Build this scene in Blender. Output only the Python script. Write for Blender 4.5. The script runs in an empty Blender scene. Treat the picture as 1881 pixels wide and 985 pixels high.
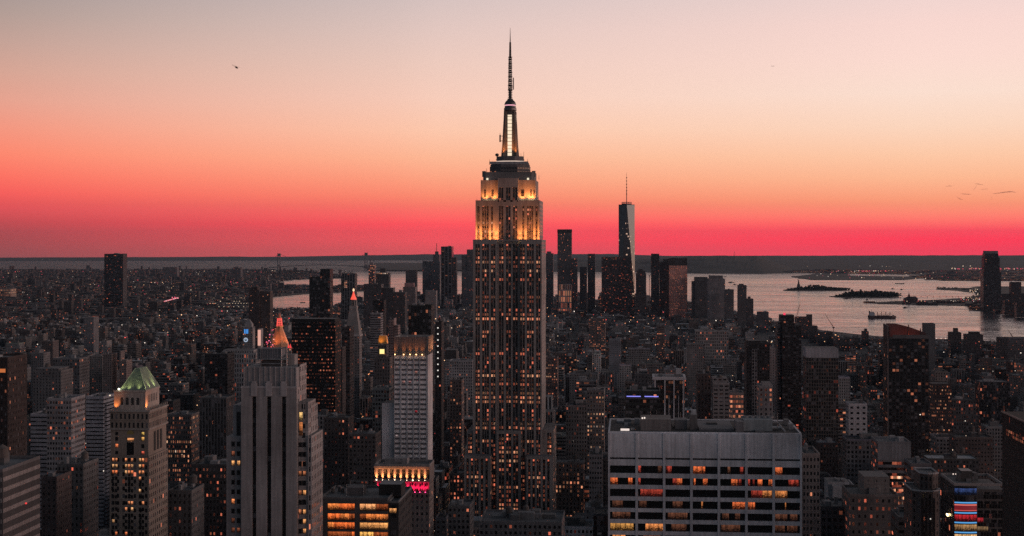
import bpy, bmesh, math, random
import numpy as np
from mathutils import Vector

# ---------------------------------------------------------------- camera, sky, exposure
SC = bpy.context.scene
COL = SC.collection
EYE = 260.0                      # viewing terrace, metres above the street
FPX = 2750.0                     # focal length in photo pixels (photo 1881 wide)
HZ, CX = 450.0, 940.5            # photo row of eye level, photo centre column
YAW = math.radians(4.56)         # street grid runs 4.56 degrees off the view axis
RE2 = 1.48e7                     # twice the refracted earth radius
FW = (-math.sin(YAW), math.cos(YAW))
RT = (math.cos(YAW), math.sin(YAW))

cam_d = bpy.data.cameras.new('camera')
cam = bpy.data.objects.new('camera', cam_d)
COL.objects.link(cam)
cam.location = (0, 0, EYE)
cam.rotation_euler = (math.radians(90), 0, YAW)
cam_d.sensor_width = 36
cam_d.lens = FPX / 1881 * 36
cam_d.shift_y = -(492.5 - HZ) / 1881
cam_d.clip_start = 1
cam_d.clip_end = 120000
SC.camera = cam

def lin(r, g, b):
    f = lambda c: (c / 255 / 12.92) if c / 255 <= 0.04045 else ((c / 255 + 0.055) / 1.055) ** 2.4
    return (f(r), f(g), f(b), 1)

world = bpy.data.worlds.new('World')
SC.world = world
world.use_nodes = True
wt = world.node_tree
wt.nodes.clear()
class NT:
    """tiny helper to write node trees"""
    def __init__(s, t): s.t = t
    def n(s, kind, **kw):
        x = s.t.nodes.new(kind)
        for k, v in kw.items(): setattr(x, k, v)
        return x
    def put(s, sock, v):
        if isinstance(v, bpy.types.NodeSocket): s.t.links.new(v, sock)
        elif v is not None: sock.default_value = v
    def m(s, op, a, b=None, c=None, clamp=False):
        x = s.n('ShaderNodeMath', operation=op, use_clamp=clamp)
        s.put(x.inputs[0], a); s.put(x.inputs[1], b); s.put(x.inputs[2], c)
        return x.outputs[0]
    def vm(s, op, a, b=None, out=0):
        x = s.n('ShaderNodeVectorMath', operation=op)
        s.put(x.inputs[0], a); s.put(x.inputs[1], b)
        return x.outputs[out]
    def dot(s, a, b): return s.vm('DOT_PRODUCT', a, b, 'Value')
    def mix(s, f, a, b, mode='MIX'):
        x = s.n('ShaderNodeMix', data_type='RGBA', blend_type=mode)
        s.put(x.inputs[0], f); s.put(x.inputs[6], a); s.put(x.inputs[7], b)
        return x.outputs[2]
    def rng(s, v, a, b, c=0.0, d=1.0, kind='LINEAR'):
        x = s.n('ShaderNodeMapRange', interpolation_type=kind)
        s.put(x.inputs[0], v); s.put(x.inputs[1], a); s.put(x.inputs[2], b); s.put(x.inputs[3], c); s.put(x.inputs[4], d)
        return x.outputs[0]
    def ramp(s, f, stops, interp='LINEAR'):
        x = s.n('ShaderNodeValToRGB'); e = x.color_ramp.elements
        x.color_ramp.interpolation = interp
        e[0].position, e[0].color = stops[0]
        e[1].position, e[1].color = stops[-1]
        for p, c in stops[1:-1]:
            k = e.new(p); k.color = c
        s.put(x.inputs[0], f)
        return x.outputs[0]
    def comb(s, a, b, c):
        x = s.n('ShaderNodeCombineXYZ')
        s.put(x.inputs[0], a); s.put(x.inputs[1], b); s.put(x.inputs[2], c)
        return x.outputs[0]
    def sep(s, v):
        x = s.n('ShaderNodeSeparateXYZ'); s.put(x.inputs[0], v)
        return x.outputs

W = NT(wt)
d = W.vm('NORMALIZE', W.n('ShaderNodeTexCoord').outputs['Generated'])
dz = W.sep(d)[2]
def yfac(y): return ((HZ - y) / FPX + 0.02) / 0.2
SKY_R = [(462, (228, 52, 76)), (440, (255, 48, 74)), (425, (255, 68, 84)), (400, (255, 122, 105)), (370, (255, 158, 120)), (330, (255, 186, 146)), (290, (255, 202, 167)),
         (240, (254, 216, 191)), (180, (255, 226, 210)), (120, (255, 222, 211)), (60, (251, 218, 210)), (0, (240, 214, 210))]
SKY_C = [(462, (205, 74, 78)), (440, (238, 76, 82)), (412, (255, 76, 84)), (388, (255, 106, 98)), (360, (255, 138, 110)), (330, (255, 160, 126)), (290, (255, 183, 147)),
         (240, (255, 200, 171)), (180, (250, 206, 187)), (120, (239, 204, 190)), (60, (227, 200, 192)), (0, (213, 194, 191))]
SKY_L = [(470, (138, 66, 66)), (440, (166, 66, 67)), (410, (192, 70, 73)), (385, (226, 82, 85)), (360, (250, 95, 90)), (330, (255, 115, 98)), (290, (255, 138, 112)),
         (250, (247, 152, 128)), (200, (234, 165, 145)), (150, (218, 168, 151)), (100, (200, 165, 153)), (50, (181, 159, 151)), (0, (165, 152, 150))]
def sky_stops(tab): return [(max(0.0, min(1.0, yfac(y))), lin(*c)) for y, c in tab]
fac = W.m('DIVIDE', W.m('ADD', dz, 0.02), 0.2, clamp=True)
rr, rc_, rl = W.ramp(fac, sky_stops(SKY_R)), W.ramp(fac, sky_stops(SKY_C)), W.ramp(fac, sky_stops(SKY_L))
side = W.m('DIVIDE', W.dot(d, (RT[0], RT[1], 0)), W.m('MAXIMUM', W.dot(d, (FW[0], FW[1], 0)), 0.05))
front = W.mix(W.rng(side, -0.34, -0.05, 0, 1), rl, rc_)
front = W.mix(W.rng(side, -0.08, 0.27, 0, 1), front, rr)
low = W.rng(dz, 0.12, 0.40, 1, 0, 'SMOOTHSTEP')
gain = W.m('MULTIPLY_ADD', low, W.rng(side, 0.40, 1.6, 0, 2.6, 'SMOOTHSTEP'), 1)     # the sun went down to the right of the picture
gain = W.m('MULTIPLY', W.m('MULTIPLY', gain, W.rng(dz, 0.10, 0.02, 1.0, 1.09)), W.rng(dz, 0.026, -0.006, 1.0, 1.5))
front = W.mix(1.0, front, W.comb(gain, gain, gain), 'MULTIPLY')
high = W.rng(dz, 0.165, 0.46, 0, 1, 'SMOOTHSTEP')
front = W.mix(high, front, (0.076, 0.087, 0.104, 1))
ga = YAW - math.radians(48)
gdir = (-math.sin(ga), math.cos(ga), 0)
back = W.mix(W.rng(dz, 0.0, 0.6, 0, 1), (0.145, 0.158, 0.186, 1), (0.076, 0.09, 0.113, 1))
wf = W.rng(W.dot(d, gdir), -0.55, 0.38, 0, 1, 'SMOOTHSTEP')
sky = W.mix(wf, back, front)
sky = W.mix(W.rng(dz, -0.03, -0.012, 0, 1), (0.02, 0.018, 0.02, 1), sky)
bg = W.n('ShaderNodeBackground')
W.put(bg.inputs[0], sky)
bg.inputs[1].default_value = 1.0
W.t.links.new(bg.outputs[0], W.n('ShaderNodeOutputWorld').inputs[0])

SC.view_settings.view_transform = 'Standard'
SC.view_settings.look = 'None'
SC.view_settings.exposure = 0
SC.view_settings.gamma = 1
SC.view_settings.use_curve_mapping = False
SC.render.engine = 'CYCLES'
SC.cycles.max_bounces = 5
SC.cycles.diffuse_bounces = 3
SC.cycles.glossy_bounces = 3
SC.cycles.volume_bounces = 0
SC.cycles.transparent_max_bounces = 8
SC.cycles.sample_clamp_indirect = 2
SC.cycles.use_denoising = False

# ---------------------------------------------------------------- photo pixels <-> metres
def ray(px):
    t = (px - CX) / FPX
    return FW[0] + t * RT[0], FW[1] + t * RT[1]
def RX(px, Y):                       # world X where the sight line of column px meets the plane y = Y
    a, b = ray(px); return Y * a / b
def DEP(px, Y): return Y / ray(px)[1]
def ZZ(py, Y, px=940): return EYE - (py - HZ) * DEP(px, Y) / FPX
def drop(x, y): return (x * x + y * y) / RE2
def GP(px, py):                      # point of the curved water surface seen at a photo pixel
    k = (py - HZ) / FPX
    q = (k * RE2) ** 2 - 4 * EYE * RE2
    D = (k * RE2 - math.sqrt(max(q, 0))) / 2
    a, b = ray(px)
    return D * a, D * b
def PJ(X, Y, Z):
    D = X * FW[0] + Y * FW[1]; r = X * RT[0] + Y * RT[1]
    return CX + FPX * r / D, HZ - FPX * (Z - EYE) / D

# ---------------------------------------------------------------- objects
def empty(name, loc, label, cat, group=None, rz=0.0):
    o = bpy.data.objects.new(name, None)
    COL.objects.link(o)
    o.location = loc; o.rotation_euler = (0, 0, rz); o.empty_display_size = 1
    o['label'] = label; o['category'] = cat
    if group: o['group'] = group
    return o
def tag(o, label=None, cat=None, group=None, kind=None):
    for k, v in (('label', label), ('category', cat), ('group', group), ('kind', kind)):
        if v: o[k] = v
    return o

class St:
    """wall style: tint, window cell size, glass share of the cell, share of lit windows, their gain"""
    def __init__(s, tint, cw=3, ch=3.6, fx=0.5, fy=0.55, lit=0.0, gain=1.0, roof=None, seed=None):
        s.tint = tint if isinstance(tint, tuple) else (tint, tint, tint)
        s.cw, s.ch, s.fx, s.fy, s.lit, s.gain = cw, ch, fx, fy, lit, gain
        s.roof = roof if roof is not None else (0.13, 0.125, 0.125)
        s.seed = seed
def plain(*t):
    t = t if len(t) == 3 else (t[0],) * 3
    return St(t, fx=0, fy=0, roof=t)

class MB:
    def __init__(s, seed=None):
        s.v, s.f, s.uv, s.tint, s.win, s.mi = [], [], [], [], [], []
        s.seed = random.random() if seed is None else seed
    def face(s, pts, uv=None, tint=(.2, .2, .2), win=(0, 0, 0, 0), mi=0):
        b = len(s.v)
        s.v.extend(pts); s.f.append(tuple(range(b, b + len(pts))))
        s.uv.extend(uv if uv else [(0, 0)] * len(pts))
        s.tint.append((*tint, s.seed)); s.win.append(win); s.mi.append(mi)
    def wall(s, p, q, z0, z1, st, zt=None, mi=0, u0=None):
        L = math.hypot(q[0] - p[0], q[1] - p[1])
        n = max(1, round(L / st.cw)); zt = z1 if zt is None else zt
        va, vb = (z0 - zt) / st.ch, (z1 - zt) / st.ch
        u0 = random.randint(0, 60) * 9 if u0 is None else u0
        s.face([(p[0], p[1], z0), (q[0], q[1], z0), (q[0], q[1], z1), (p[0], p[1], z1)],
               [(u0, va), (u0 + n, va), (u0 + n, vb), (u0, vb)], st.tint, (st.fx, st.fy, st.lit, st.gain), mi)
    def prism(s, poly, z0, z1, st, top=True, bottom=False, mi=0, tmi=None):
        n = len(poly)                                  # poly counter-clockwise seen from above
        for i in range(n): s.wall(poly[i], poly[(i + 1) % n], z0, z1, st, mi=mi)
        if top: s.face([(x, y, z1) for x, y in poly], None, st.roof, mi=mi if tmi is None else tmi)
        if bottom: s.face([(x, y, z0) for x, y in reversed(poly)], None, st.roof, mi=mi)
    def box(s, x0, x1, y0, y1, z0, z1, st, top=True, bottom=False, mi=0):
        s.prism([(x0, y0), (x1, y0), (x1, y1), (x0, y1)], z0, z1, st, top, bottom, mi)
    def frustum(s, a, za, b, zb, st, top=True, mi=0):
        n = len(a)
        for i in range(n):
            j = (i + 1) % n
            s.face([(*a[i], za), (*a[j], za), (*b[j], zb), (*b[i], zb)], [(0, 0), (1, 0), (1, 1), (0, 1)], st.tint, mi=mi)
        if top: s.face([(x, y, zb) for x, y in b], None, st.roof, mi=mi)
    def ring(s, x0, x1, y0, y1, z0, z1, t, st, mi=0):
        s.box(x0, x1, y0, y0 + t, z0, z1, st, mi=mi); s.box(x0, x1, y1 - t, y1, z0, z1, st, mi=mi)
        s.box(x0, x0 + t, y0 + t, y1 - t, z0, z1, st, mi=mi); s.box(x1 - t, x1, y0 + t, y1 - t, z0, z1, st, mi=mi)
    def lathe(s, cx, cy, prof, n, st, mi=0, rot=0.0):
        for (ra, za), (rb, zb) in zip(prof[:-1], prof[1:]):
            for i in range(n):
                a, b = rot + 2 * math.pi * i / n, rot + 2 * math.pi * (i + 1) / n
                P = [(cx + ra * math.cos(a), cy + ra * math.sin(a), za), (cx + ra * math.cos(b), cy + ra * math.sin(b), za),
                     (cx + rb * math.cos(b), cy + rb * math.sin(b), zb), (cx + rb * math.cos(a), cy + rb * math.sin(a), zb)]
                if ra < 1e-6: P = P[1:]
                elif rb < 1e-6: P = P[:3]
                s.face(P, None, st.tint, mi=mi)
    def tube(s, p, q, r, st, n=5, r2=None, mi=0):
        p, q = Vector(p), Vector(q); a = (q - p).normalized()
        u = a.cross(Vector((0, 0, 1)) if abs(a.z) < 0.9 else Vector((1, 0, 0))).normalized(); w = a.cross(u)
        r2 = r if r2 is None else r2
        R = [(u * math.cos(2 * math.pi * i / n) + w * math.sin(2 * math.pi * i / n)) for i in range(n)]
        for i in range(n):
            j = (i + 1) % n
            s.face([tuple(p + R[j] * r), tuple(p + R[i] * r), tuple(q + R[i] * r2), tuple(q + R[j] * r2)], None, st.tint, mi=mi)
        s.face([tuple(q + x * r2) for x in reversed(R)], None, st.tint, mi=mi)
        s.face([tuple(p + x * r) for x in R], None, st.tint, mi=mi)
    def beam(s, p, q, w, st, mi=0): s.tube(p, q, w, st, 4, mi=mi)
    def build(s, name, mat=None, parent=None, origin=None, smooth=False):
        me = bpy.data.meshes.new(name)
        mats = mat if isinstance(mat, (list, tuple)) else [mat or M['facade']]
        v = np.array(s.v, dtype=np.float64).reshape(-1, 3)
        base = Vector(parent.location) if parent else Vector((0, 0, 0))
        if parent and parent.parent: base = Vector(parent.parent.location)
        if parent is None and origin: base = Vector(origin)
        v -= np.array(base)
        me.from_pydata(v.tolist(), [], s.f)
        for m_ in mats: me.materials.append(m_)
        lens = np.array([len(f) for f in s.f])
        me.polygons.foreach_set('material_index', np.array(s.mi, dtype=np.int32))
        uvl = me.uv_layers.new(name='cell')
        uvl.data.foreach_set('uv', np.array(s.uv, dtype=np.float32).ravel())
        for nm, arr in (('tint', s.tint), ('win', s.win)):
            at = me.attributes.new(nm, 'FLOAT_COLOR', 'CORNER')
            at.data.foreach_set('color', np.repeat(np.array(arr, dtype=np.float32), lens, axis=0).ravel())
        if smooth: me.polygons.foreach_set('use_smooth', np.ones(len(s.f), dtype=bool))
        me.update()
        o = bpy.data.objects.new(name, me)
        COL.objects.link(o)
        if parent: o.parent = parent
        elif origin: o.location = base
        return o

# ---------------------------------------------------------------- materials
M = {}
def newmat(name):
    m = bpy.data.materials.new(name); m.use_nodes = True
    m.node_tree.nodes.clear()
    t = NT(m.node_tree)
    b = t.n('ShaderNodeBsdfPrincipled'); o = t.n('ShaderNodeOutputMaterial')
    t.t.links.new(b.outputs[0], o.inputs[0])
    m.cycles.emission_sampling = 'NONE'
    M[name] = m
    return m, t, b
def attr(t, name):
    a = t.n('ShaderNodeAttribute', attribute_name=name)
    return a.outputs['Color'], a.outputs['Alpha']
def noise(t, vec, scale, detail=3, rough=0.55):
    x = t.n('ShaderNodeTexNoise'); t.put(x.inputs['Vector'], vec)
    x.inputs['Scale'].default_value = scale; x.inputs['Detail'].default_value = detail; x.inputs['Roughness'].default_value = rough
    return x.outputs['Fac']
def weather(t, tint, lo=0.72, hi=1.25):
    pos = t.n('ShaderNodeNewGeometry').outputs['Position']
    n1 = t.rng(noise(t, pos, 0.045, 5), 0.3, 0.7, lo, hi)
    n2 = t.rng(noise(t, t.vm('MULTIPLY', pos, (0.9, 0.9, 0.05)), 1.0, 3), 0.3, 0.7, 0.76, 1.16)
    n3 = t.rng(noise(t, pos, 0.9, 2), 0.3, 0.7, 0.9, 1.1)
    k = t.m('MULTIPLY', t.m('MULTIPLY', n1, n2), n3)
    return t.mix(1.0, tint, t.comb(k, k, k), 'MULTIPLY')

LIT = [(0.0, (1, .16, .09, 1)), (0.22, (1, .26, .14, 1)), (0.46, (1, .37, .19, 1)), (0.64, (1, .50, .27, 1)), (0.78, (1, .66, .44, 1)), (0.92, (1, .90, .82, 1))]
def make_facade(name):
    m, t, b = newmat(name)
    tint, seed = attr(t, 'tint'); win, gain = attr(t, 'win')
    fx, fy, lit = t.sep(win)
    uv = t.sep(t.n('ShaderNodeUVMap', uv_map='cell').outputs[0])
    cx, cy = t.m('FLOOR', uv[0]), t.m('FLOOR', uv[1])
    ax = t.m('MULTIPLY', t.m('ABSOLUTE', t.m('SUBTRACT', t.m('SUBTRACT', uv[0], cx), 0.5)), 2)
    ay = t.m('MULTIPLY', t.m('ABSOLUTE', t.m('SUBTRACT', t.m('SUBTRACT', uv[1], cy), 0.5)), 2)
    mask = t.m('MULTIPLY', t.m('LESS_THAN', ax, fx), t.m('LESS_THAN', ay, fy))
    wn = t.n('ShaderNodeTexWhiteNoise', noise_dimensions='3D')
    t.put(wn.inputs['Vector'], t.comb(cx, cy, t.m('MULTIPLY', seed, 91.7)))
    fl = t.n('ShaderNodeTexWhiteNoise', noise_dimensions='3D')
    t.put(fl.inputs['Vector'], t.comb(cy, t.m('MULTIPLY', seed, 37.3), t.m('FLOOR', t.m('DIVIDE', cx, 9))))
    f2 = t.m('POWER', fl.outputs[0], 3)
    lp = t.m('MULTIPLY', lit, t.m('MULTIPLY_ADD', f2, 2.8, 0.3))
    on = t.m('MULTIPLY', t.m('LESS_THAN', wn.outputs[0], lp), mask)
    rc = t.n('ShaderNodeSeparateColor'); t.put(rc.inputs[0], wn.outputs[1])
    bw = t.n('ShaderNodeTexWhiteNoise', noise_dimensions='1D'); t.put(bw.inputs['W'], t.m('MULTIPLY', seed, 733.1))
    col = t.ramp(t.m('MULTIPLY_ADD', rc.outputs[0], .58, t.m('MULTIPLY', bw.outputs[0], .40)), LIT)
    st = t.m('MULTIPLY_ADD', t.m('POWER', rc.outputs[1], 2.5), 1.0, 0.10)
    st = t.m('MULTIPLY', t.m('MULTIPLY', st, on), gain)
    blind = t.m('MULTIPLY', t.m('GREATER_THAN', rc.outputs[2], 0.72), t.m('MULTIPLY', rc.outputs[0], 0.13))
    g = t.m('ADD', blind, 0.012)
    hs = t.n('ShaderNodeHueSaturation'); hs.inputs['Saturation'].default_value = 0.62; t.put(hs.inputs['Color'], tint)
    ledge = t.m('MULTIPLY', t.m('GREATER_THAN', ay, 0.86), t.m('GREATER_THAN', fx, 0.01))  # shade at each floor line painted as a darker wall strip
    wv = t.n('ShaderNodeTexWhiteNoise', noise_dimensions='3D'); t.put(wv.inputs['Vector'], t.comb(t.m('FLOOR', t.m('DIVIDE', cy, 3)), t.m('MULTIPLY', seed, 13.1), 2))
    lk = t.m('MULTIPLY', t.m('MULTIPLY_ADD', ledge, -0.16, 1), t.m('MULTIPLY_ADD', wv.outputs[0], 0.16, 0.92))
    wall_ = t.mix(1.0, weather(t, hs.outputs[0]), t.comb(t.m('MULTIPLY', lk, .965), lk, t.m('MULTIPLY', lk, 1.05)), 'MULTIPLY')
    base = t.mix(mask, wall_, t.comb(g, g, t.m('MULTIPLY', g, 1.1)))
    t.put(b.inputs['Base Color'], base)
    t.put(b.inputs['Roughness'], t.m('MULTIPLY_ADD', mask, -0.72, 0.88))
    t.put(b.inputs['Emission Color'], col)
    t.put(b.inputs['Emission Strength'], st)
    return m
make_facade('facade')

def make_simple(name, rough=0.7, metal=0.0, emit=0.0, lo=0.72, hi=1.25):
    m, t, b = newmat(name)
    tint, _ = attr(t, 'tint')
    t.put(b.inputs['Base Color'], weather(t, tint, lo, hi))
    b.inputs['Roughness'].default_value = rough; b.inputs['Metallic'].default_value = metal
    if emit:
        t.put(b.inputs['Emission Color'], tint); b.inputs['Emission Strength'].default_value = emit
    return m
make_simple('metal', 0.42, 0.7)
make_simple('paint', 0.5)
make_simple('gold', 0.45, 0.35)
make_simple('copper', 0.6)
make_simple('foliage', 0.9, lo=0.4, hi=1.5)
for nm, e in (('lamp', 1.0), ('lamp_bright', 7.0)):
    m, t, b = newmat(nm)
    tint, _ = attr(t, 'tint')
    b.inputs['Base Color'].default_value = (.1, .1, .1, 1)
    t.put(b.inputs['Emission Color'], tint); b.inputs['Emission Strength'].default_value = e

# glass pane: per-pane glow read from the tint, broken up by what stands in the room
m, t, b = newmat('pane')
tint, seed = attr(t, 'tint')
uv = t.n('ShaderNodeUVMap', uv_map='cell').outputs[0]
u3 = t.sep(uv)
vo = t.n('ShaderNodeTexWhiteNoise', noise_dimensions='3D')
t.put(vo.inputs['Vector'], t.comb(t.m('FLOOR', t.m('MULTIPLY', u3[0], 1.15)), 3, seed))
vc = t.n('ShaderNodeTexWhiteNoise', noise_dimensions='3D')
t.put(vc.inputs['Vector'], t.comb(t.m('FLOOR', t.m('MULTIPLY', u3[0], 3.3)), t.m('FLOOR', t.m('MULTIPLY', u3[1], 7)), seed))
off = t.comb(t.m('MULTIPLY', seed, 50), t.m('MULTIPLY', seed, 31), 0)
na = noise(t, t.vm('ADD', t.vm('MULTIPLY', uv, (1.9, 3.4, 1)), off), 1.0, 4, 0.65)
sil = t.rng(t.m('ADD', na, t.m('MULTIPLY', u3[1], 0.34)), 0.62, 0.76, 0.07, 1.0)           # desks, people and plants in front of the lit room
ceil = t.m('MULTIPLY', t.m('GREATER_THAN', u3[1], 1.02), t.m('GREATER_THAN', vc.outputs[0], 0.62))
k = t.m('MULTIPLY', sil, t.m('MULTIPLY_ADD', vo.outputs[0], 0.75, 0.30))
k = t.m('ADD', k, t.m('MULTIPLY', ceil, 0.6))
mull = t.m('GREATER_THAN', t.m('FRACT', t.m('MULTIPLY', u3[0], 0.62)), 0.07)
t.put(b.inputs['Emission Color'], tint)
t.put(b.inputs['Emission Strength'], t.m('MULTIPLY', k, mull))
b.inputs['Base Color'].default_value = (.012, .012, .013, 1)
b.inputs['Roughness'].default_value = 0.08

# dark ground: asphalt and unseen yards
m, t, b = newmat('street')
pos = t.n('ShaderNodeNewGeometry').outputs['Position']
n1 = noise(t, pos, 0.02, 5)
t.put(b.inputs['Base Color'], t.ramp(n1, [(0.3, (.03, .03, .032, 1)), (0.7, (.075, .072, .072, 1))]))
b.inputs['Roughness'].default_value = 0.85
m, t, b = newmat('land')
pos = t.n('ShaderNodeNewGeometry').outputs['Position']
n1 = noise(t, pos, 0.004, 8, 0.65)
t.put(b.inputs['Base Color'], t.ramp(n1, [(0.3, (.025, .028, .022, 1)), (0.52, (.05, .048, .042, 1)), (0.72, (.12, .11, .10, 1))]))
b.inputs['Roughness'].default_value = 0.9
m, t, b = newmat('hill')
pos = t.n('ShaderNodeNewGeometry').outputs['Position']
n1 = noise(t, pos, 0.003, 8, 0.7)
t.put(b.inputs['Base Color'], t.ramp(n1, [(0.35, (.02, .024, .018, 1)), (0.7, (.07, .065, .055, 1))]))
b.inputs['Roughness'].default_value = 0.95
# harbour water
m, t, b = newmat('water')
pos = t.n('ShaderNodeNewGeometry').outputs['Position']
big = noise(t, t.vm('MULTIPLY', pos, (0.0016, 0.0075, 1)), 1.0, 5, 0.6)
w1 = noise(t, t.vm('MULTIPLY', pos, (0.035, 0.075, 1)), 1.0, 4, 0.6)
w2 = noise(t, t.vm('MULTIPLY', pos, (0.006, 0.02, 1)), 1.0, 3, 0.6)
bump = t.n('ShaderNodeBump')
bump.inputs['Distance'].default_value = 1.0
t.put(bump.inputs['Height'], t.m('ADD', t.m('MULTIPLY', w1, 1.6), t.m('MULTIPLY', w2, 20.0)))
px_ = t.sep(pos)
chop = t.m('MULTIPLY', t.rng(px_[1], 11500, 16000, 0, 1), 1)      # the open lower bay is rougher than the harbour
t.put(bump.inputs['Strength'], t.m('ADD', t.rng(big, 0.35, 0.65, 0.22, 0.95), t.m('MULTIPLY', chop, .3)))
t.put(b.inputs['Normal'], bump.outputs[0])
b.inputs['Base Color'].default_value = (.035, .035, .04, 1)
t.put(b.inputs['Roughness'], t.m('ADD', t.rng(big, 0.35, 0.65, 0.10, 0.24), t.m('MULTIPLY', chop, .26)))
b.inputs['IOR'].default_value = 1.333

# ================================================================ SETTING
random.seed(11)
rng = np.random.default_rng(7)

def grid_mesh(name, P, mat, kind='structure', label=None, cat=None, smooth=False):
    """P[r][c] = (x,y,z) sheet"""
    R, C = len(P), len(P[0])
    v = [p for row in P for p in row]
    f = [(r * C + c, r * C + c + 1, (r + 1) * C + c + 1, (r + 1) * C + c) for r in range(R - 1) for c in range(C - 1)]
    me = bpy.data.meshes.new(name); me.from_pydata(v, [], f); me.materials.append(M[mat])
    if smooth: me.polygons.foreach_set('use_smooth', np.ones(len(f), dtype=bool))
    me.update()
    o = bpy.data.objects.new(name, me); COL.objects.link(o)
    tag(o, label, cat, kind=kind)
    return o

# curved harbour water, one sheet out to the horizon
Rs = [60 * (42000 / 60) ** (i / 90) for i in range(91)]
P = []
for R in Rs:
    row = []
    for k in range(73):
        a = math.radians(-180 + 5 * k)
        row.append((R * math.sin(a), R * math.cos(a), -R * R / RE2))
    P.append(row)
grid_mesh('water', P, 'water', label='rippled harbour water reflecting the pink dusk sky', cat='water')

def land(name, rows, mat='land', h=2.0, n=40, sub=4, label=None, skirt=True):
    """rows = (photo row, left column, right column) of the shore, far to near"""
    full = []
    for (ya, la, ra), (yb, lb, rb) in zip(rows[:-1], rows[1:]):
        for k in range(sub): full.append((ya + (yb - ya) * k / sub, la + (lb - la) * k / sub, ra + (rb - ra) * k / sub))
    full.append(rows[-1])
    P = []
    for i, (y, l, r) in enumerate(full):
        j = 0 if i in (0, len(full) - 1) else min(6, (r - l) * 0.02)
        l += random.uniform(-j, j); r += random.uniform(-j, j)
        row = []
        for c in range(n + 1):
            x, yy = GP(l + (r - l) * c / n, y)
            row.append((x, yy, -drop(x, yy) + h))
        P.append(row)
    if skirt:
        P = [[(x, y, -drop(x, y) - 3) for x, y, z in P[0]]] + P + [[(x, y, -drop(x, y) - 3) for x, y, z in P[-1]]]
        P = [[(r[0][0], r[0][1], r[0][2] - 5)] + r + [(r[-1][0], r[-1][1], r[-1][2] - 5)] for r in P]
    return grid_mesh(name, P, mat, label=label, cat='land')

MANH = [(551, 985, 1110), (556, 860, 1215), (560, 770, 1262), (566, 690, 1292), (575, 540, 1335), (585, 400, 1375), (597, 200, 1430),
        (612, -150, 1545), (626, -400, 1690), (640, -500, 1870), (660, -600, 2060), (700, -700, 2400), (800, -900, 3000), (985, -1300, 3500)]
land('island_ground', MANH, 'street', 2.0, 60, 4, 'dark street level between the city blocks', skirt=False)
grid_mesh('street_ground', [[(-3500 + 500 * i, -700 + 210 * j, 1.7) for i in range(15)] for j in range(11)], 'street', label='dark street level near the viewing terrace', cat='ground')
BROOK = [(496, -300, 470), (499, -400, 560), (503, -450, 600), (507, -450, 655), (511, -450, 650), (514, -450, 545), (518, -450, 515), (525, -450, 512),
         (528, -450, 672), (535, -450, 676), (540, -450, 565), (546, -450, 497), (556, -450, 490), (568, -450, 486), (580, -450, 430), (596, -450, 230)]
land('far_borough_ground', BROOK, 'land', 2.0, 60, 3, 'low far borough spreading to the lower bay')
PORTS = [(497, 1350, 2300), (501, 1440, 2300), (505, 1690, 2300), (510, 1680, 2300), (516, 1730, 2300)]
land('port_ground', PORTS, 'land', 2.5, 40, 3, 'flat port land on the far harbour shore')
land('port_peninsula', [(503, 1500, 1556), (507, 1470, 1562), (508.5, 1452, 1682), (512, 1470, 1692), (514.5, 1490, 1660)], 'land', 3, 30, 3, 'low dark peninsula of the far port')
land('statue_island', [(529.5, 1478, 1535), (532, 1444, 1557), (533.8, 1438, 1560), (535, 1450, 1545)], 'land', 2, 24, 2, 'small island carrying the statue')
land('fort_island', [(540, 1562, 1632), (543, 1540, 1650), (545.5, 1524, 1652), (547, 1550, 1640)], 'land', 2, 24, 2, 'small flat island in front of the statue island')
JERSEY = [(529.5, 1722, 2300), (531.5, 1714, 2300), (534, 1757, 2300), (538, 1785, 2300), (542, 1795, 2300), (545, 1790, 2300), (548, 1770, 2300), (551, 1730, 2300), (553.5, 1660, 2300),
          (556.5, 1592, 2300), (558.5, 1612, 2300), (560, 1690, 2300), (562.5, 1786, 2300), (566, 1782, 2300), (571, 1790, 2300), (572.5, 1812, 2300), (576, 1840, 2300), (579, 1862, 2300)]
land('far_shore_ground', JERSEY, 'land', 2.5, 40, 2, 'dark waterfront curving round a cove on the far shore')
land('harbour_spit', [(526.5, 1795, 2300), (528, 1782, 2300), (529, 1800, 2300)], 'land', 2, 24, 2, 'thin dark spit behind the cove')
land('strait_shore', [(484.5, 692, 1010), (488, 676, 1010), (493, 668, 1010), (498.5, 690, 1010)], 'hill', 14, 40, 3, 'wooded shore beside the long bridge')

def hills(name, px0, px1, ybase, length, top, label, step=6, seed=1):
    """terrain rising behind the shore row ybase(px) to the crest heights top(px)"""
    r = random.Random(seed); ph = [(r.uniform(0, 6.28), r.uniform(.004, .06), r.uniform(.2, 1)) for _ in range(14)]
    P = []
    K = 9
    for k in range(K + 1):
        u = k / K; row = []
        px = px0
        while px <= px1:
            x, y = GP(px, ybase(px)); D = math.hypot(x, y); q = (D + length * u) / D
            x *= q; y *= q
            w = sum(a * math.sin(px * f * (1 + .35 * u) + p + 9 * u) for p, f, a in ph) / 5 + r.uniform(-.22, .22)
            e = math.sin(min(1, u * 1.35) * math.pi / 2) * (1 if u < .75 else 1 - (u - .75) * 1.6)
            z = (top(px) + drop(x, y)) * e * (1 + (.10 if k < K * .7 else .05) * w) - drop(x, y) + 1
            row.append((x, y, z)); px += step
        P.append(row)
    return grid_mesh(name, P, 'hill', label=label, cat='hills')
def interp(tab):
    xs, ys = [a for a, b in tab], [b for a, b in tab]
    return lambda x: float(np.interp(x, xs, ys))
def crest(D, tab):
    g = interp(tab); return lambda px: EYE - (g(px) - HZ) * D / FPX
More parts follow.
